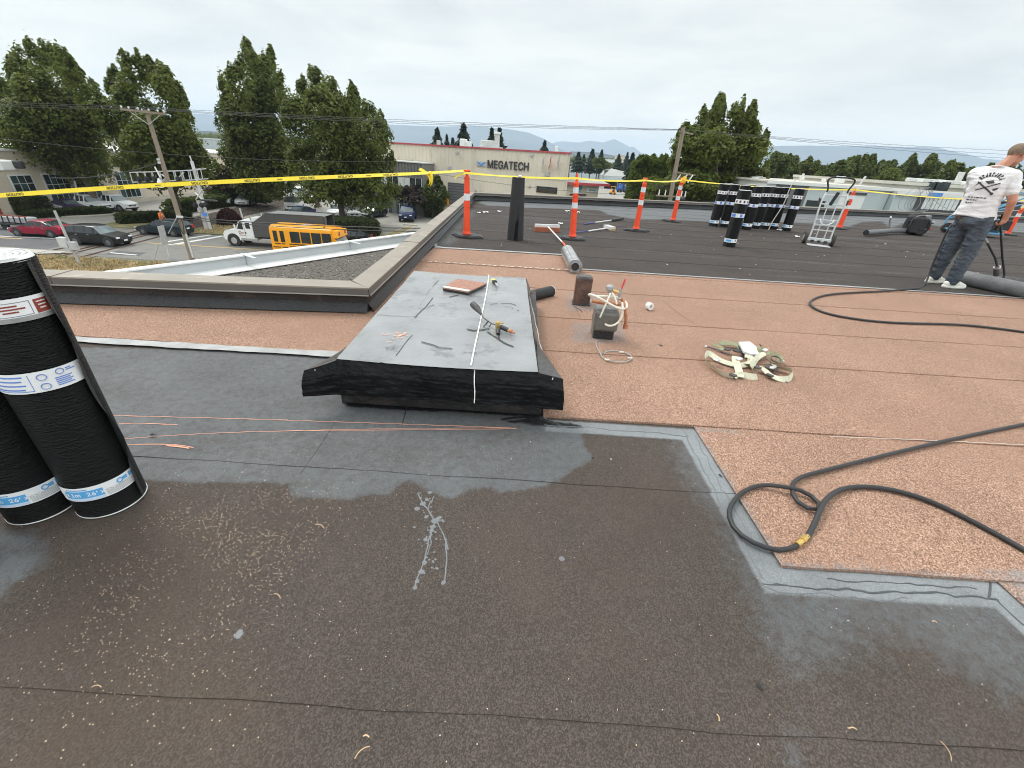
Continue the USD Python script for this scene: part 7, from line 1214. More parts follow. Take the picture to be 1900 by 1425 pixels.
for k, (x0, x1, y, zpx, hpx, m_, rf, lb, cat) in enumerate([(1040, 1110, 235, 303, 0, 'metal_charcoal', 'metal_charcoal', 'long charcoal shed beyond the beige workshop corner', 'shed'), (1062, 1140, 222, 310, 0, 'metal_pale', 'roof_grey', 'pale grey wall behind the low beige wing', 'building'), (1118, 1142, 300, 295, 0, 'metal_white', 'metal_white', 'far white roofed shed among the dark conifers', 'shed'), (1150, 1160, 340, 288, 0, 'stucco', 'roof_grey', 'far pale tower block above the conifers', 'building'), (1182, 1196, 320, 299, 0, 'metal_white', 'metal_white', 'small far white building left of the hedge top', 'building'), (1200, 1235, 260, 308, 0, 'metal_white', 'cream_roof', 'white flat roofed building beyond the round hedge', 'building')]):
    a, b = far(x0, zpx, y), far(x1, zpx + (x1 - x0) * .06, y); block('far_shed', lb, cat, a[0], b[0], y, y + 18, (a[2] + b[2]) / 2, m_, rf)
q = on(1142, 352, G); q = q * [1, 1, 0]; t = thing('storage_tent', 'white peaked storage tent standing in the yard', 'tent'); a, b, c = far(1122, 326, 175), far(1164, 327, 175), far(1143, 316, 175)
hh0 = a[2] - G; w = b[0] - a[0]; MB().prism_y([(0, hh0), (w, hh0), (w * .8, hh0 + (c[2] - a[2]) * .9), (w / 2, hh0 + (c[2] - a[2]) * 1.1), (w * .2, hh0 + (c[2] - a[2]) * .9)], 175, 190).put('canopy', 'metal_white', t); t2 = t
UsdGeom.XformCommonAPI(UsdGeom.Xform(t.GetPrim() if hasattr(t, 'GetPrim') else t)) if False else None
t.GetAttribute('xformOp:translate').Set(Gf.Vec3d(float(a[0]), 0, G))
for x in (0.15, w - .15): MB().box((x, 182, hh0 / 2), (.3, 15, hh0 - .02)).put('side_curtain', 'metal_pale', t)
MB().box((w / 2, 189.8, hh0 / 2), (w - .7, .2, hh0 - .02)).put('back_curtain', 'roof_grey', t); MB().box((w / 2, 175.1, hh0 * .8), (w - .7, .2, hh0 * .36)).put('front_curtain', 'metal_pale', t)
q = gz(1136, 361); t = thing('forklift', 'small yellow forklift in the yard near the blue machinery', 'forklift', q); MB().box((0, 0, .75), (1.6, 1.3, .9), ch=.12).put('body', 'paint_bus_yellow', t)
for x in (-.6, .6):
    MB().tube([(x, -.5, 1.1), (x, -.5, 2.2)], .06, 6).put('cage_post', 'paint_bus_yellow', t)
    for y in (-.6, .6): MB().tube([(x, y - .12, .32), (x, y + .12, .32)], .32, 14).put('wheel', 'rubber_tyre', t)
MB().box((0, -.1, 2.22), (1.4, 1.1, .1)).put('cage_roof', 'paint_bus_yellow', t); MB().box((.1, -.68, 1.1), (.7, .05, .8), ch=.02).put('opening', 'trim_dark', t)
look('blue_bright', (.03, .12, .42), .5, .2, 1)
q = gz(1153, 357); t = thing('blue_machinery', 'blue farm machinery heaped behind the yellow forklift', 'machinery', q); r8 = np.random.default_rng(8)
for k in range(7): MB().box((r8.uniform(-2, 2.2), r8.uniform(0, 2), r8.uniform(.5, 2.2)), r8.uniform(.6, 1.9, 3), rz=r8.uniform(0, 3), ch=.1).put('machine_body', 'blue_bright' if k % 4 else 'trim_dark', t)
for k in range(4): MB().tube([(r8.uniform(-2, 2), -.3, .5), (r8.uniform(-2, 2) * .0 + k - 1.5, .0, .5)], .45, 12).put('wheel', 'rubber_tyre', t)
q = gz(1160, 362); t = thing('scrap_pile', 'grey heap of scrap beside the hedge in the yard', 'scrap', q)
for k in range(9): MB().box((r8.uniform(-1, 4), r8.uniform(0, 2), r8.uniform(.2, .8)), r8.uniform(.4, 1.2, 3), rz=r8.uniform(0, 3), ch=.1).put('scrap_piece', ('hvac', 'trim_dark', 'metal_white')[k % 3], t)

# right hand row of low industrial units
Yf = 38.0
def fx(px, py=350, Y=Yf): return far(px, py, Y)
ru = thing('industrial_unit', 'low grey and white industrial unit right of the clustered rolls', 'industrial unit'); zt = far(1440, 337, Yf)[2]; xa, xb = fx(1425, 337)[0], fx(1655, 350)[0]
MB().poly(rect(xa, Yf, xb, Yf + 16), G, zt - .05).put('wall', 'metal_white', ru); MB().poly(rect(xa - .1, Yf - .12, xb, Yf + 16), zt - .048, zt + .08).put('roof', 'cream_roof', ru); MB().box(((xa + xb) / 2, Yf - .14, zt - .05), (xb - xa + .2, .10, .22)).put('fascia', 'metal_white', ru)
def panel(x0, x1, y0, y1, m_, nm, o=.03, par=None, Y=Yf): a, b = far(x0, y0, Y), far(x1, y1, Y); return MB().box(((a[0] + b[0]) / 2, Y - o, (a[2] + b[2]) / 2), (abs(b[0] - a[0]), .05, abs(a[2] - b[2]))).put(nm, m_, par or ru)
def strip(x0, x1, m_, nm, zlo=-3.0, zhi=None, o=.03, Y=Yf): a, b = far(x0, 345, Y)[0], far(x1, 345 + (x1 - x0) * .064, Y)[0]; return MB().box(((a + b) / 2, Y - o, (zlo + (zhi or zt - .18)) / 2), (b - a, .05, (zhi or zt - .18) - zlo)).put(nm, m_, ru)
strip(1440, 1500, 'metal_slate', 'wall_panel'); strip(1501, 1566, 'metal_pale', 'wall_panel'); strip(1567, 1612, 'metal_white', 'wall_panel', o=.04); panel(1497, 1527, 371, 384, 'window_dark', 'window', .07); panel(1576, 1606, 356, 363, 'metal_charcoal', 'dark_band', .08)
strip(1613, 1655, 'metal_pale', 'wall_panel')
ru2 = thing('industrial_unit', 'pale green grey unit with charcoal end wall behind the leaf blower', 'industrial unit'); xc = fx(1900, 372)[0] + 14
MB().poly(rect(xb + .02, Yf - .6, xc, Yf + 15), G, zt - .28).put('wall', 'metal_pale', ru2); MB().poly(rect(xb + .02, Yf - .75, xc, Yf + 15), zt - .278, zt - .12).put('roof', 'roof_grey', ru2)
Y2 = Yf - .6; xs = far(1706, 360, Y2)[0]; MB().box(((xs + xc) / 2, Y2 - .04, -3.2), (xc - xs, .06, 6.4 + 2 * zt - .8)).put('wall_panel', 'metal_charcoal', ru2)
MB().box(((xb + xc) / 2, Y2 - .18, zt - .2), (xc - xb, .06, .26)).put('fascia', 'metal_white', ru2); a, b = far(1722, 354, Y2)[0], far(1747, 356, Y2)[0]; MB().box(((a + b) / 2, Y2 - .22, zt - .2), (b - a, .05, .3)).put('blue_fascia', 'sign_blue', ru2)
for k in range(8): a, b = far(1712 + k * 8.2, 375, Y2)[0], far(1719 + k * 8.2, 375, Y2)[0]; MB().box(((a + b) / 2, Y2 - .09, far(1740, 377, Y2)[2]), (b - a, .05, .95)).put('window_pane', 'frame_pale', ru2)
ru3 = thing('industrial_unit', 'long cream roofed unit behind the charcoal end wall', 'industrial unit'); Y3 = 60; a, b = far(1640, 335, Y3), far(1990, 358, Y3)
z3 = (a[2] + b[2]) / 2; MB().poly(rect(a[0], Y3, b[0] + 10, Y3 + 20), G, z3 - .3).put('wall', 'cream_roof', ru3); MB().poly(rect(a[0] - .2, Y3 - .3, b[0] + 10, Y3 + 20), z3 - .298, z3 + .05).put('roof', 'cream_roof', ru3)
for px in (1727, 1738, 1752): q = far(px, 351, Y3 - .3); MB().box((q[0], Y3 - .2, q[2] + .3), (.9, .3, 1.0)).put('window', 'window_dark', ru3)
for px, s in ((1488, .35), (1530, .3), (1560, .6)): q = far(px, 330, Yf + 6); MB().box((q[0], Yf + 6, zt + .1 + s / 2), (s, s, s), ch=.04).put('roof_vent', 'metal_white', ru)
q = far(1488, 326, Yf + 3); MB().tube([(q[0], Yf + 3, zt), (q[0] + .1, Yf + 3, zt + .7)], .09, 8).put('vent_pipe', 'metal_white', ru); q = far(1602, 325, Yf + 4); MB().tube([(q[0], Yf + 4, zt), (q[0] + .25, Yf + 4, zt + .8)], .09, 8).put('vent_pipe', 'hvac', ru)
for px in range(1690, 1790, 14): q = far(px, 334, Y3 + 4); MB().box((q[0], Y3 + 4, z3 + .3), (1.0, .8, .5), ch=.1).put('roof_unit', 'hvac' if px % 3 else 'metal_white', ru3)
q = far(1780, 330, Y3 + 6); MB().box((q[0], Y3 + 6, z3 + .8), (.8, .3, 1.7), ch=.05).put('roof_stack', 'hvac', ru3)
t = thing('rooftop_units', 'pale rooftop air units behind the clustered rolls', 'air unit'); q = far(1413, 334, 42); 
for k in range(3): MB().box((q[0] + k * .55 - .6, 42 + k * .5, q[2] - .05), (.5, .5, .55 + .15 * (k % 2)), ch=.05).put('casing', ('hvac', 'roof_grey', 'stucco')[k], t)
look('fence_wire', (.25, .26, .26), .6); t = thing('wire_coils', 'tangled wire coils on the parapet edge before the pale unit', 'wire coil'); r9 = np.random.default_rng(9); q = far(1692, 385, 15.6)
for k in range(7): a = np.linspace(0, 2 * np.pi, 22); o = r9.uniform(-.35, .35); MB().tube(q + np.c_[o + .32 * np.cos(a), .1 * np.sin(a * 2), .38 * np.sin(a) + .25], .006, 4, False).put('coil', 'fence_wire', t)
MB().tube(curve([q + [.3, 0, .55], q + [1.2, .1, .05], q + [2.6, .2, -.02], q + [4.2, .3, .12]], 40), .010, 5).put('cable', 'pale_stick', t)
# ------------------------------------------------------------------ trees and hedges
def leaf_look(name, dark, mid, lite, trans=0.5):
    L[name] = usdkit.material(stage, '/World/Looks/' + name, {'g': ('geometry', {}), 'n': ('noise_texture', {'scale': 0.45, 'detail': 3.0}), 'ad': ('math', {'math_type': 'multiply_add', 'value2': 0.55}), 'sb': ('math', {'math_type': 'multiply', 'value2': 0.55}),
        'r': ('rgb_ramp', {'ramp': [(0.12, dark), (0.5, mid), (0.9, lite)]}), 'p': ('principled_bsdf', {'roughness': 0.5, 'specular_ior_level': 0.3}), 't': ('translucent_bsdf', {}), 'm': ('mix_closure', {'fac': trans})},
        [('g.position', 'n.vector'), ('g.random_per_island', 'sb.value1'), ('n.fac', 'ad.value1'), ('sb.value', 'ad.value3'), ('ad.value', 'r.fac'), ('r.color', 'p.base_color'), ('r.color', 't.color'), ('p.BSDF', 'm.closure1'), ('t.BSDF', 'm.closure2')], surface='m.closure')
leaf_look('leaf_green', (.085, .110, .022), (.195, .230, .045), (.350, .360, .095)); leaf_look('leaf_dark', (.065, .092, .022), (.140, .175, .038), (.25, .275, .075)); leaf_look('leaf_conifer', (.014, .028, .014), (.028, .048, .024), (.05, .07, .035), .15); leaf_look('leaf_plum', (.035, .025, .02), (.07, .052, .04), (.12, .085, .06)); leaf_look('leaf_hedge', (.045, .060, .018), (.095, .115, .036), (.16, .17, .06)); leaf_look('leaf_red', (.04, .014, .014), (.085, .028, .026), (.12, .05, .04)); leaf_look('leaf_light', (.085, .115, .026), (.165, .205, .052), (.27, .30, .09)); leaf_look('leaf_rust', (.06, .045, .015), (.12, .085, .03), (.16, .11, .05))
look('bark', (.12, .095, .075), .9, .3, 4, .5, 20, stretch=(3, 3, .5)); look('bark_dark', (.05, .042, .036), .9, .3, 4)
def leaves(C, N, size, r, aspect=1.5):
    """Leaf sized faces at C with normals N."""
    n = len(C); N = N / np.linalg.norm(N, axis=1)[:, None]; a = r.normal(size=(n, 3)); a -= N * (a * N).sum(1)[:, None]; a /= np.linalg.norm(a, axis=1)[:, None]; b = np.cross(N, a); s = size * r.uniform(.6, 1.4, n)[:, None]
    V = np.stack([C - a * s * aspect * .5, C + b * s * .42 + N * s * .08, C + a * s * aspect * .5, C - b * s * .42 + N * s * .08], 1).reshape(-1, 3); i = np.arange(n)[:, None] * 4
    return V, np.concatenate([i + [[0, 1, 2]], i + [[0, 2, 3]]])
def crown_points(lobes, n, r, taper=.8):
    w = np.array([l[1][0] * l[1][2] for l in lobes]) ** .95; k = r.choice(len(lobes), n, p=w / w.sum()); c = np.array([l[0] for l in lobes])[k]; R = np.array([l[1] for l in lobes])[k]
    d = r.normal(size=(n, 3)); d /= np.linalg.norm(d, axis=1)[:, None]; q = d * (r.random(n) ** .42 * (1 + .07 * r.normal(size=n).clip(-2, 2)))[:, None]
    q[:, :2] *= (1 - taper * np.clip(q[:, 2], 0, 1) ** 1.2)[:, None]; P = c + q * R
    keep = meshkit.fbm(P * .9, 3, 11) > .37                         # gaps between the sprays
    return P[keep], (d / R + [0, 0, .9 / R.mean()] + r.normal(size=(n, 3)) * .55 / R.mean())[keep]
def tree(label, base, spots, Y, n, size, leaf='leaf_green', name='tree', cat='tree', group=None, trunk_r=.3, fork=.3, seed=1, depth=.75, extra=10, bark='bark', taper=.38, spread=None):
    """spots: (px, py, half width, half height) of the sprays that make the outline, each set at its own depth within the crown."""
    r = np.random.default_rng(seed); base = np.array(base, float); t = thing(name, label, cat, base, 0, group); lobes = []
    cx = np.mean([far(s[0], s[1], Y)[0] for s in spots]); Rx = max(abs(far(s[0], s[1], Y)[0] - cx) + 1.0 for s in spots)
    for px, py, hx, hy in spots:
        c = far(px, py, Y); k = np.linalg.norm(far(px + 10, py, Y) - c) / 10
        dy = r.uniform(-1, 1) * Rx * depth * math.sqrt(max(.05, 1 - ((c[0] - cx) / Rx) ** 2)); c2 = far(px, py, Y + dy); k *= (Y + dy) / Y; lobes.append((c2, np.array([hx * k, hx * k * 1.1, hy * k])))
    zs = [l[0][2] for l in lobes]; zm, zt = min(zs), max(zs)
    for _ in range(extra):                                        # sprays on the sides that the photograph does not show
        a = r.uniform(0, 2 * np.pi); q = r.uniform(.1, .62); z = zm + (zt - zm) * r.uniform(.05, .6); lobes.append((np.array([cx + Rx * q * math.cos(a), Y + Rx * depth * q * math.sin(a), z]), np.array([Rx * .38, Rx * .38, (zt - zm) * .22])))
    kids = []
    for c, R in lobes:
        for _ in range(9):
            d = r.normal(size=3); d[2] = abs(d[2]) * 1.1 - .25; d /= np.linalg.norm(d); s = r.uniform(.24, .40); dd = d.copy(); dd[:2] *= 1 - .45 * max(0, d[2]); kids.append((c + dd * R * .82, np.array([R[0] * s, R[1] * s, min(R[2] * s * 1.1, R[0] * s * 2.2)])))
    P1, N1 = crown_points(lobes, int(n * .4), r, taper); P2, N2 = crown_points(kids, int(n * .75), r, .6); P, N = np.vstack([P1, P2]), np.vstack([N1, N2]); keep = P[:, 2] > base[2] + .3; V, F = leaves(P[keep] - base, N[keep], size, r); MB().add(V, F).put('crown', leaf, t, smooth=False)
    fz = (zm - base[2]) * .55 + .6; m = MB().tube([(0, 0, -.1), (0, 0, .3), (.02, .0, fz * .6), (.04, .02, fz)], [trunk_r * 1.4, trunk_r, trunk_r * .86, trunk_r * .8], 12); m.put('trunk', bark, t)
    L2 = sorted(lobes, key=lambda l: -l[1][0])[:14]
    for c, R in L2:
        e = c - base; e = e + [0, 0, R[2] * .35]; mid = np.array([e[0] * .35, e[1] * .35, fz + (e[2] - fz) * .5]); q = curve([(0.03, 0.02, fz - .3), mid, e], 8); MB().tube(q, np.linspace(trunk_r * .5, .03, 8), 6).put('limb', bark, t)
    return t
tree('broad tall tree at the far left in front of the office', gz(183, 392), [(55, 160, 26, 60), (75, 130, 18, 50), (100, 120, 20, 38), (125, 128, 18, 38), (25, 200, 26, 50), (150, 165, 26, 40), (95, 180, 45, 50), (175, 195, 22, 36), (60, 230, 50, 45), (130, 230, 55, 45), (180, 250, 30, 40), (30, 265, 28, 30), (90, 285, 55, 34), (160, 290, 40, 32), (60, 315, 26, 22), (130, 320, 36, 22), (190, 300, 22, 28), (45, 145, 10, 42), (108, 108, 10, 18), (140, 140, 14, 30)], 53.2, 51000, .24, seed=2, trunk_r=.42)
tree('second large tree behind the leaning utility pole', gz(338, 408), [(240, 135, 18, 34), (262, 130, 14, 30), (225, 175, 22, 40), (285, 150, 22, 34), (310, 160, 24, 34), (250, 200, 40, 45), (320, 200, 30, 40), (345, 230, 16, 36), (230, 250, 30, 40), (290, 260, 48, 44), (350, 280, 24, 36), (380, 305, 24, 28), (245, 300, 32, 28), (320, 310, 45, 30), (270, 330, 30, 18), (360, 330, 30, 22), (300, 135, 10, 22), (335, 190, 14, 30)], 50.5, 48000, .24, seed=3, trunk_r=.34)
tree('tallest tree in the middle left with a pointed double top', gz(590, 384), [(468, 135, 22, 50), (465, 105, 10, 26), (500, 145, 22, 46), (445, 165, 26, 40), (485, 165, 34, 40), (418, 175, 12, 40), (490, 190, 38, 46), (525, 175, 16, 40), (420, 225, 18, 36), (470, 240, 45, 44), (440, 285, 32, 36), (520, 270, 42, 46), (470, 320, 38, 30), (440, 300, 20, 26), (540, 320, 34, 28), (505, 108, 7, 24), (430, 200, 10, 40), (480, 350, 40, 22)], 62.5, 51000, .26, seed=4, trunk_r=.35)
tree('wide tree left of the workshop lettering, right half of the double crown', gz(637, 420), [(588, 172, 24, 40), (568, 190, 18, 40), (612, 180, 20, 40), (632, 215, 24, 36), (600, 200, 34, 40), (550, 215, 26, 36), (560, 225, 34, 44), (610, 225, 32, 42), (655, 195, 17, 32), (648, 225, 28, 38), (685, 230, 28, 36), (700, 250, 28, 36), (708, 235, 10, 26), (600, 280, 45, 42), (660, 275, 42, 40), (705, 275, 20, 34), (560, 310, 34, 34), (625, 330, 48, 30), (690, 320, 34, 30), (590, 360, 40, 24), (650, 365, 42, 24), (705, 350, 26, 26), (725, 300, 10, 22), (665, 200, 8, 32)], 53.8, 57000, .24, seed=5, trunk_r=.36)
tree('broad upright tree behind the right utility pole', far(1335, 372, 46) * [1, 1, 0] + [0, 0, G], [(1330, 215, 16, 36), (1335, 200, 8, 22), (1369, 210, 12, 32), (1390, 220, 12, 32), (1300, 235, 15, 34), (1268, 250, 11, 22), (1350, 245, 40, 40), (1400, 250, 14, 34), (1415, 270, 10, 26), (1280, 265, 20, 26), (1320, 275, 40, 34), (1385, 280, 32, 34), (1262, 272, 16, 16), (1300, 305, 40, 30), (1360, 315, 48, 32), (1405, 300, 20, 26), (1290, 340, 46, 26), (1350, 350, 48, 24), (1250, 300, 14, 14), (1400, 335, 26, 24), (1250, 345, 26, 24), (1230, 292, 7, 8)], 46.5, 60000, .22, seed=6, trunk_r=.34, extra=8)
tree('small dark plum leaved tree before the office front', far(768, 372, 64.5) * [1, 1, 0] + [0, 0, G], [(745, 362, 14, 14), (765, 358, 20, 14), (785, 362, 16, 14), (770, 370, 24, 10), (755, 352, 10, 8)], 64.5, 6000, .26, 'leaf_plum', trunk_r=.14, seed=7, extra=3, bark='bark_dark', taper=.5)
tree('slender green tree right of the plum tree at the workshop wall', far(802, 372, 65.5) * [1, 1, 0] + [0, 0, G], [(795, 355, 12, 18), (812, 348, 10, 20), (822, 362, 12, 14), (800, 372, 16, 12), (815, 378, 14, 10), (790, 380, 8, 10)], 65.5, 6000, .26, 'leaf_dark', trunk_r=.10, seed=8, extra=2, bark='bark_dark')
tree('olive trees and scrub thicket left of the tall double tree', gz(430, 372), [(420, 325, 22, 16), (445, 318, 18, 14), (400, 335, 20, 12), (460, 335, 16, 14), (430, 345, 30, 12), (405, 352, 24, 10), (450, 356, 20, 10)], 66, 9000, .28, 'leaf_rust', trunk_r=.14, seed=9, extra=2, taper=.4)
tree('dense dark tree under the tape between gantry and double tree', gz(440, 371), [(400, 362, 22, 9), (425, 358, 26, 10), (455, 360, 24, 11), (480, 366, 22, 11)], 68.5, 7000, .26, 'leaf_dark', trunk_r=.14, seed=10, extra=1, taper=.3)
def bush(name, label, cat, P, z0, z1, n, size, leaf, seed=1, group=None, rough=.25):
    """A clipped or loose hedge over the plan polygon P."""
    r = np.random.default_rng(seed); b = P.bounds; t = thing(name, label, cat, ((b[0] + b[2]) / 2, (b[1] + b[3]) / 2, z0), 0, group); core = P.buffer(-.22)
    if core.is_empty: core = P.buffer(-.05)
    MB().poly(core.simplify(.05), 0, (z1 - z0) - .2, trimesh.transformations.translation_matrix([-(b[0] + b[2]) / 2, -(b[1] + b[3]) / 2, 0])).put('inner_mass', 'bark_dark', t)
    x = r.uniform(b[0], b[2], n * 3); y = r.uniform(b[1], b[3], n * 3); k = shapely.contains_xy(P, x, y); x, y = x[k], y[k]; d = shapely.distance(P.exterior, shapely.points(x, y)); top = r.random(len(x)) < .5
    rad = .55; zt = z1 - rad * .6 * np.clip(1 - d / rad, 0, 1) ** 2 + (meshkit.fbm(np.c_[x * .8, y * .8, 0 * x], 3, seed) - .5) * rough * 2; z = np.where(top, zt - r.random(len(x)) * .15, z0 + (zt - z0) * r.random(len(x))); k = top | (d < .35)
    m_ = n // 2 + 1; sl = r.random(m_) * P.exterior.length; sp = np.array([P.exterior.interpolate(a).coords[0] for a in sl]); so = (sp - np.array(P.centroid.coords[0])) * (1 + r.normal(0, .03, m_))[:, None]; hz_ = r.random(m_); bul = 1 - .25 * np.clip(hz_ - .75, 0, 1) * 2; so = so * bul[:, None] + np.array(P.centroid.coords[0])
    C = np.vstack([np.c_[x, y, z][k][:n // 2], np.c_[so, z0 + (z1 - z0) * hz_]]) - [(b[0] + b[2]) / 2, (b[1] + b[3]) / 2, z0]; V, F = leaves(C, r.normal(size=(len(C), 3)) + [0, 0, .8], size, r); MB().add(V, F).put('foliage', leaf, t, smooth=False); return t
bush('hedge', 'rounded clipped dark hedge on the island right of the tree trunk', 'hedge', Polygon([(-23.4, 46.6), (-17.2, 46.9), (-16.2, 48), (-16.6, 49.6), (-23.4, 50)]).buffer(.3), G + .1, G + 1.75, 9000, .16, 'leaf_hedge', 1, rough=.1)
bush('hedge', 'low clipped hedge running from the traffic worker to the leaning pole', 'hedge', Polygon([(-43.4, 46.6), (-42.6, 46.2), (-38.8, 50.6), (-39.6, 51.2)]).buffer(.3), G + .05, G + 1.1, 6000, .15, 'leaf_hedge', 2, rough=.08)
bush('hedge', 'low clipped hedge along the kerb at the foot of the left tree', 'hedge', Polygon([(-53.0, 46.4), (-52.4, 46.2), (-49.2, 51.5), (-50.4, 52.2)]).buffer(.35), G + .05, G + .8, 7000, .15, 'leaf_hedge', 3, rough=.08)
bush('bush', 'square clipped dark shrub in front of the tan vans', 'bush', Polygon([(-55.2, 47.0), (-53.0, 46.8), (-52.9, 48.6), (-55.0, 48.8)]).buffer(.3), G + .05, G + 2.0, 4000, .15, 'leaf_hedge', 4, rough=.1)
q = gz(428, 417); t = thing('bush', 'round red brown barberry bush left of the truck cab', 'bush', q); rb = np.random.default_rng(4); d = rb.normal(size=(4200, 3)); d /= np.linalg.norm(d, axis=1)[:, None]; d[:, 2] = np.abs(d[:, 2]); P = d * [1.35, 1.2, 1.7] * (.75 + .25 * rb.random((4200, 1))) + [0, 0, .1]; V, F = leaves(P, d + rb.normal(size=d.shape) * .5, .14, rb); MB().add(V, F).put('foliage', 'leaf_red', t, smooth=False); MB().tm(trimesh.creation.icosphere(2, 1.0).apply_transform(np.diag([1.05, .95, 1.35, 1]))).put('inner_mass', 'bark_dark', t)
bush('hedge', 'dark loose hedge beyond the tracks screening the parked cars', 'hedge', Polygon([(-44.6, 55.0), (-43.4, 54.6), (-42.4, 78), (-44, 78)]).buffer(.3), G, G + 1.6, 9000, .22, 'leaf_dark', 5, rough=.5)
bush('bush', 'pale flowering shrub by the workshop door', 'bush', Polygon([(-14.4, 66.0), (-12.2, 65.6), (-11.8, 67), (-14, 67.4)]), G, G + 1.3, 2500, .16, 'leaf_light', 6, rough=.4)
hc = far(1212, 300, 62); bush('hedge', 'huge rounded light green hedge left of the right utility pole', 'hedge', Point(hc[0], 62).buffer(2.7), G, far(1205, 292, 60)[2] - .4, 26000, .30, 'leaf_light', 7, rough=1.1)
h1 = far(1270, 350, 42); bush('hedge', 'light green hedge in front of the broad right tree', 'hedge', Polygon([(far(1228, 330, 43)[0], 43), (far(1330, 335, 43)[0], 43), (far(1330, 335, 43)[0], 46), (far(1225, 330, 43)[0], 46)]).buffer(.6), G, far(1270, 342, 43)[2], 14000, .22, 'leaf_green', 8, rough=.9)
def conifer(label, px, pyt, pyb, Y, hw, seed, group, n=2600, base=None):
    r = np.random.default_rng(seed); top = far(px, pyt, Y); b = np.array([top[0], Y, G if base is None else base]); k = np.linalg.norm(far(px + 10, pyt, Y) - top) / 10; hh = top[2] - b[2]; R = hw * k; zv = far(px, pyb, Y)[2] - b[2]
    t = thing('conifer', label, 'conifer', b, 0, group); u = r.random(n) ** .8; z = hh - (hh - zv * .6) * u; ring = R * np.minimum(1, u * (hh - zv * .6) / max(hh - zv, .1)) * (.45 + .55 * r.random(n) ** .5) * (.7 + .3 * np.sin(z / hh * 60)); a = r.uniform(0, 2 * np.pi, n); C = np.c_[ring * np.cos(a), ring * np.sin(a), z - ring * .25]
    V, F = leaves(C, np.c_[np.cos(a), np.sin(a), .9 + 0 * a] + r.normal(size=(n, 3)) * .4, max(.35, R * .28), r, 2.0); MB().add(V, F).put('crown', 'leaf_conifer', t, smooth=False); MB().tube([(0, 0, 0), (0, 0, hh * .96)], [R * .10, .03], 8).put('trunk', 'bark_dark', t); return t
gk = 'conifers on the skyline behind the workshop'
for i, (px, a, b, Y, hw, lb) in enumerate([(811, 239, 268, 130, 10, 'spire shaped conifer above the workshop roof left of the vents'), (860, 231, 270, 120, 13, 'broadest dark conifer above the middle of the workshop roof'), (913, 239, 272, 120, 9, 'conifer just left of the workshop chimney'), (927, 239, 274, 122, 10, 'conifer just right of the workshop chimney'), (1011, 262, 280, 140, 7, 'small conifer above the right part of the workshop roof'), (829, 250, 268, 135, 4, 'thin sapling between the two left skyline conifers'), (840, 256, 268, 128, 5, 'small rounded conifer left of the broadest conifer')]): conifer(lb, px, a, b, Y, hw * 1.5, 20 + i, gk)
gk2 = 'dark conifers in the middle distance right of the workshop'
for i, (px, a, b, Y, hw, lb) in enumerate([(1074, 283, 300, 200, 8, 'dark conifer right behind the workshop corner'), (1084, 287, 300, 205, 5, 'smaller conifer beside the one at the workshop corner'), (1100, 278, 302, 190, 9, 'broad conifer above the charcoal shed'), (1117, 279, 303, 190, 7, 'pointed conifer right of the broad one above the shed'), (1149, 288, 305, 200, 8, 'conifer left of the pale tower block'), (1175, 284, 310, 110, 9, 'ragged dark conifer rising from the green hedge'), (1195, 290, 305, 210, 4, 'slim conifer left of the far white building'), (1202, 293, 305, 215, 3, 'slimmest conifer beside the far white building'), (1165, 283, 300, 260, 5, 'small far conifer behind the tower block')]): conifer(lb, px, a, b, Y, hw * 1.4, 40 + i, gk2, 1800)
gr = 'broad trees in a row behind the industrial units'
rw = np.random.default_rng(12)
row = [(1440, 303, 24, 20, 'leaf_green'), (1468, 306, 18, 18, 'leaf_dark'), (1500, 312, 20, 18, 'leaf_green'), (1532, 318, 17, 14, 'leaf_light'), (1563, 316, 20, 17, 'leaf_green'), (1585, 312, 20, 20, 'leaf_dark'), (1608, 308, 14, 22, 'leaf_dark'), (1630, 316, 17, 16, 'leaf_green'), (1655, 318, 20, 18, 'leaf_light'), (1690, 312, 18, 22, 'leaf_green'), (1727, 311, 20, 24, 'leaf_dark'), (1765, 320, 22, 20, 'leaf_green'), (1800, 328, 20, 16, 'leaf_light'), (1835, 326, 24, 20, 'leaf_green'), (1880, 328, 24, 22, 'leaf_green'), (1925, 330, 24, 22, 'leaf_dark'), (1125, 302, 12, 8, 'leaf_light'), (1110, 300, 10, 8, 'leaf_light'), (1655, 326, 22, 12, 'leaf_dark')]
nth = ['rounded tree just right of the broad upright tree', 'dark tree second in the far row, under the cable bridge', 'green tree third in the far row right of the bridge', 'low light green tree fourth in the far row', 'wide tree left of the hand truck handle', 'dark tree above the hand truck handle', 'pointed dark tree over the post behind the hand truck', 'green tree right of the post behind the hand truck', 'light green tree over the yellow tape end', 'pointed green tree above the wire coils', 'open dark tree above the blue fascia', 'wide green tree left of the worker', 'light low tree just behind the worker\'s shoulder', 'green tree hidden behind the worker\'s neck', 'green tree at the right picture edge', 'dark tree beyond the right picture edge', 'light bush between the conifers over the charcoal shed', 'light shrub right of the charcoal shed', 'dark low tree under the yellow tape end']
for i, ((px, py, hx, hy, lf), lb) in enumerate(zip(row, nth)):
    Y = 92 + rw.uniform(-9, 12) if px > 1200 else 180; sp = [(px + rw.uniform(-.6, .6) * hx, py + rw.uniform(-.5, .7) * hy, hx * rw.uniform(.4, .6), hy * rw.uniform(.4, .65)) for _ in range(7)] + [(px, py + hy * .9, hx * .9, hy * .6), (px + rw.uniform(-4, 4), py - hy * .55, hx * .4, hy * .55)]
    tree(lb, far(px, py, Y) * [1, 1, 0] + [0, 0, G], sp, Y, 6500, .36, 'leaf_light' if lf == 'leaf_light' or i % 4 == 0 else 'leaf_green', group=gr, trunk_r=.22, seed=60 + i, extra=2, bark='bark_dark', taper=.3)
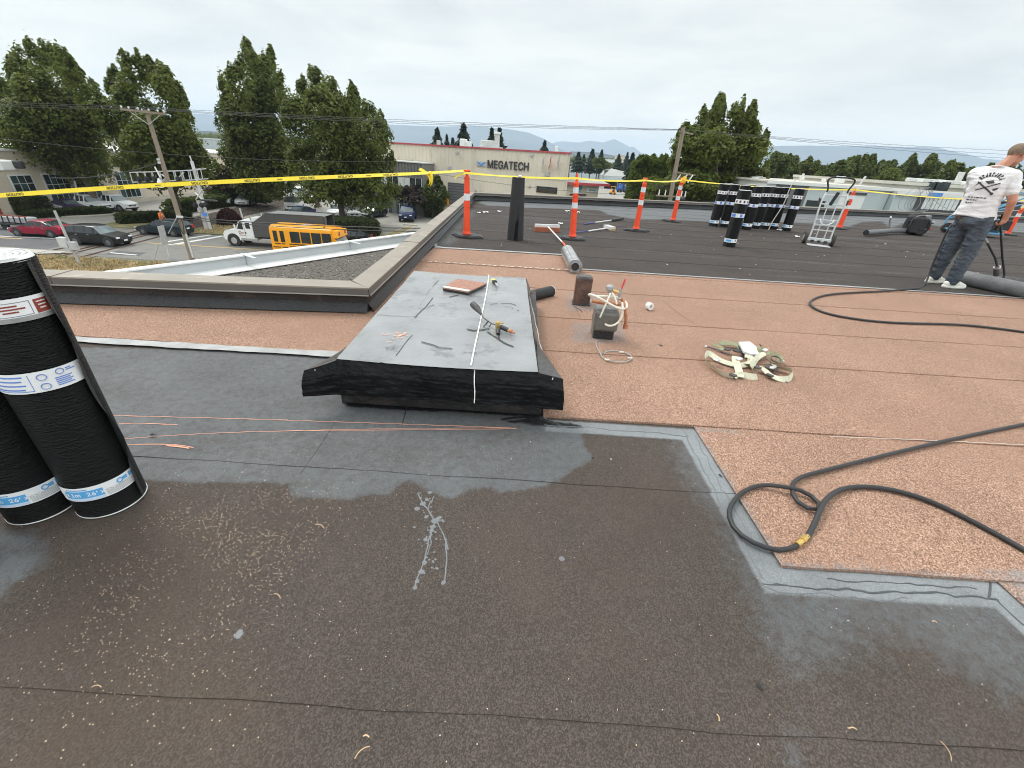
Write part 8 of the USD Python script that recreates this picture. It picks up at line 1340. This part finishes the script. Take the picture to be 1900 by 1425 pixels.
# far woods as one mass, ridge of hills, mountains, bridge
def wood(name, label, pts, hh, n, size, leaf, seed):
    r = np.random.default_rng(seed); pts = np.array(pts, float); seg = r.integers(0, len(pts) - 1, n); u = r.random(n)[:, None]; C = pts[seg] + (pts[seg + 1] - pts[seg]) * u; C = C + np.c_[r.normal(0, size * 4, n), r.normal(0, size * 4, n), 0 * u]
    top = hh * (.55 + .65 * meshkit.fbm(np.c_[C[:, 0] / (hh * 1.1), C[:, 1] / (hh * 1.1), 0 * u], 3, seed)); C[:, 2] = G + top * r.random(n) ** .5; V, F = leaves(C, r.normal(size=(n, 3)) + [0, -.3, .6], size, r); return MB().add(V, F).put(name, leaf, smooth=False, label=label, cat='woodland', kind='stuff')
wood('far_wood', 'far belt of trees along the valley floor', [(-700, 420, 0), (-300, 520, 0), (60, 560, 0), (300, 520, 0), (700, 420, 0)], 13, 26000, 2.4, 'leaf_green', 1)
wood('far_wood', 'nearer belt of trees beyond the industrial yards', [(-160, 300, 0), (-60, 330, 0), (40, 330, 0), (140, 300, 0), (260, 240, 0), (330, 190, 0)], 6.5, 16000, 1.1, 'leaf_green', 2)
wood('far_wood', 'distant wooded plain toward the mountains', [(-2000, 1200, 0), (0, 1700, 0), (1000, 1500, 0), (2200, 1000, 0)], 22, 26000, 6.0, 'leaf_dark', 3)
hr_ = np.random.default_rng(31)
for k in range(22):                                               # low roofs of the far district
    x, y = hr_.uniform(-150, 420), hr_.uniform(210, 480)
    if abs(x) < 40 and y < 240: continue
    w = hr_.uniform(10, 26); hh = hr_.uniform(4, 7.5); t = thing('far_building', 'far low flat roofed block of the district, seen over the yards', 'building', (x, y, G), hr_.uniform(-.3, .3), group='far low buildings of the industrial district'); MB().box((0, 0, hh / 2), (w, w * .6, hh)).put('wall', ('stucco', 'metal_pale', 'metal_white')[k % 3], t); MB().box((0, 0, hh + .2), (w + .4, w * .6 + .4, .4)).put('roof', ('metal_white', 'cream_roof', 'roof_grey')[k % 3], t)
look('mountain', (.075, .10, .105), .95, .3, .0016, detail=6.0)
def ridge(name, crest, Y, depth, seed, jagk):
    """A range from its crest heights: a fine height field with gullies, rising from the plain."""
    P = np.array([far(px, py, Y) for px, py in crest]); nx, ny = 420, 26; xs = np.linspace(P[0, 0], P[-1, 0], nx); cz = np.interp(xs, P[:, 0], P[:, 2]); V = []
    for j in range(ny):
        v = j / (ny - 1); prof = np.sin(np.pi * min(v * 1.1, 1) / 2 if v < .55 else np.pi / 2 * (1 - (v - .55) / .45 * 1.0)) ; y = Y - depth * .55 + depth * v
        q = np.stack([xs / 420, np.full(nx, y / 420), np.zeros(nx)], 1); nse = (meshkit.fbm(q, 5, seed) - .5) * jagk * np.sin(np.pi * v) ; peak = 1 - abs(v - .55) * .2
        V.append(np.stack([xs, np.full(nx, y), G - 4 + (cz - G + 4) * max(0, prof) + nse * (cz - G) * (.35 if abs(v - .55) < .05 else 1)], 1))
    V = np.vstack(V); i = np.arange(nx * ny).reshape(ny, nx); F = np.concatenate([np.stack([i[:-1, :-1], i[:-1, 1:], i[1:, 1:]], -1).reshape(-1, 3), np.stack([i[:-1, :-1], i[1:, 1:], i[1:, :-1]], -1).reshape(-1, 3)])
    return MB().add(V, F).put(name, 'mountain', kind='structure', smooth=True)
ridge('mountains', [(-900, 210), (-500, 190), (-200, 190), (100, 196), (385, 212), (560, 222), (730, 232), (800, 234), (880, 234), (930, 238), (980, 246), (1010, 258), (1040, 276), (1080, 292), (1150, 304)], 6200, 2600, 3, .22)
ridge('mountains', [(960, 300), (1010, 268), (1040, 262), (1075, 264), (1095, 261), (1120, 265), (1140, 259), (1152, 264), (1170, 273), (1176, 272), (1190, 284), (1230, 295), (1280, 303), (1340, 312)], 8600, 2200, 5, .3)
ridge('mountains', [(1250, 312), (1330, 296), (1400, 276), (1440, 271), (1500, 270), (1600, 271), (1700, 272), (1745, 274), (1790, 284), (1830, 294), (1870, 297), (1930, 290), (2050, 280), (2300, 290), (2700, 330)], 5600, 2400, 9, .2)
ridge('foothills', [(-900, 222), (-400, 215), (-100, 218), (0, 223), (40, 226), (120, 238), (300, 240), (390, 243), (460, 250), (560, 262), (700, 270)], 900, 420, 12, .25)
ridge('foothills', [(1020, 296), (1060, 281), (1110, 283), (1160, 293), (1200, 302), (1260, 312)], 1500, 600, 14, .2)
br = thing('cable_bridge', 'pale far cable stayed bridge before the right hand mountains', 'bridge'); look('bridge_pale', (.62, .63, .62), .6); Yb = 1900
for px in (1459, 1467): a, b = far(px, 320, Yb), far(px + 3, 285, Yb); MB().beam([b[0], Yb, G], b, 4.5, 4.5, up=(0, 1, 0)).put('pylon', 'bridge_pale', br)
tb = far(1466, 287, Yb); l_, r_ = far(1395, 318, Yb), far(1500, 325, Yb); dk = (l_[2] + r_[2]) / 2 + 2; MB().beam([l_[0] - 80, Yb, dk], [r_[0] + 120, Yb, dk], 8, 4).put('deck', 'bridge_pale', br)
for k in range(11):
    for e in (l_[0], r_[0] + 10): q = tb[0] + (e - tb[0]) * (k + 1) / 11; MB().beam([tb[0], Yb, tb[2] - 2 - k], [q, Yb, dk], .9, .9).put('stay_cable', 'bridge_pale', br)
# the air
usdkit.material(stage, '/World/Looks/air', {'v': ('principled_volume', {'color': (0.67, 0.82, 1.0), 'density': 1.5e-4, 'anisotropy': 0.1})}, volume='v.volume'); L['air'] = UsdShade.Material.Get(stage, '/World/Looks/air')
MB().box((0, 2300, (G - 1 + 440) / 2), (23000, 17000, 440 - G + 1)).put('haze', 'air', smooth=False, kind='stuff', label='thin bluish air over the valley that pales the far hills', cat='haze')
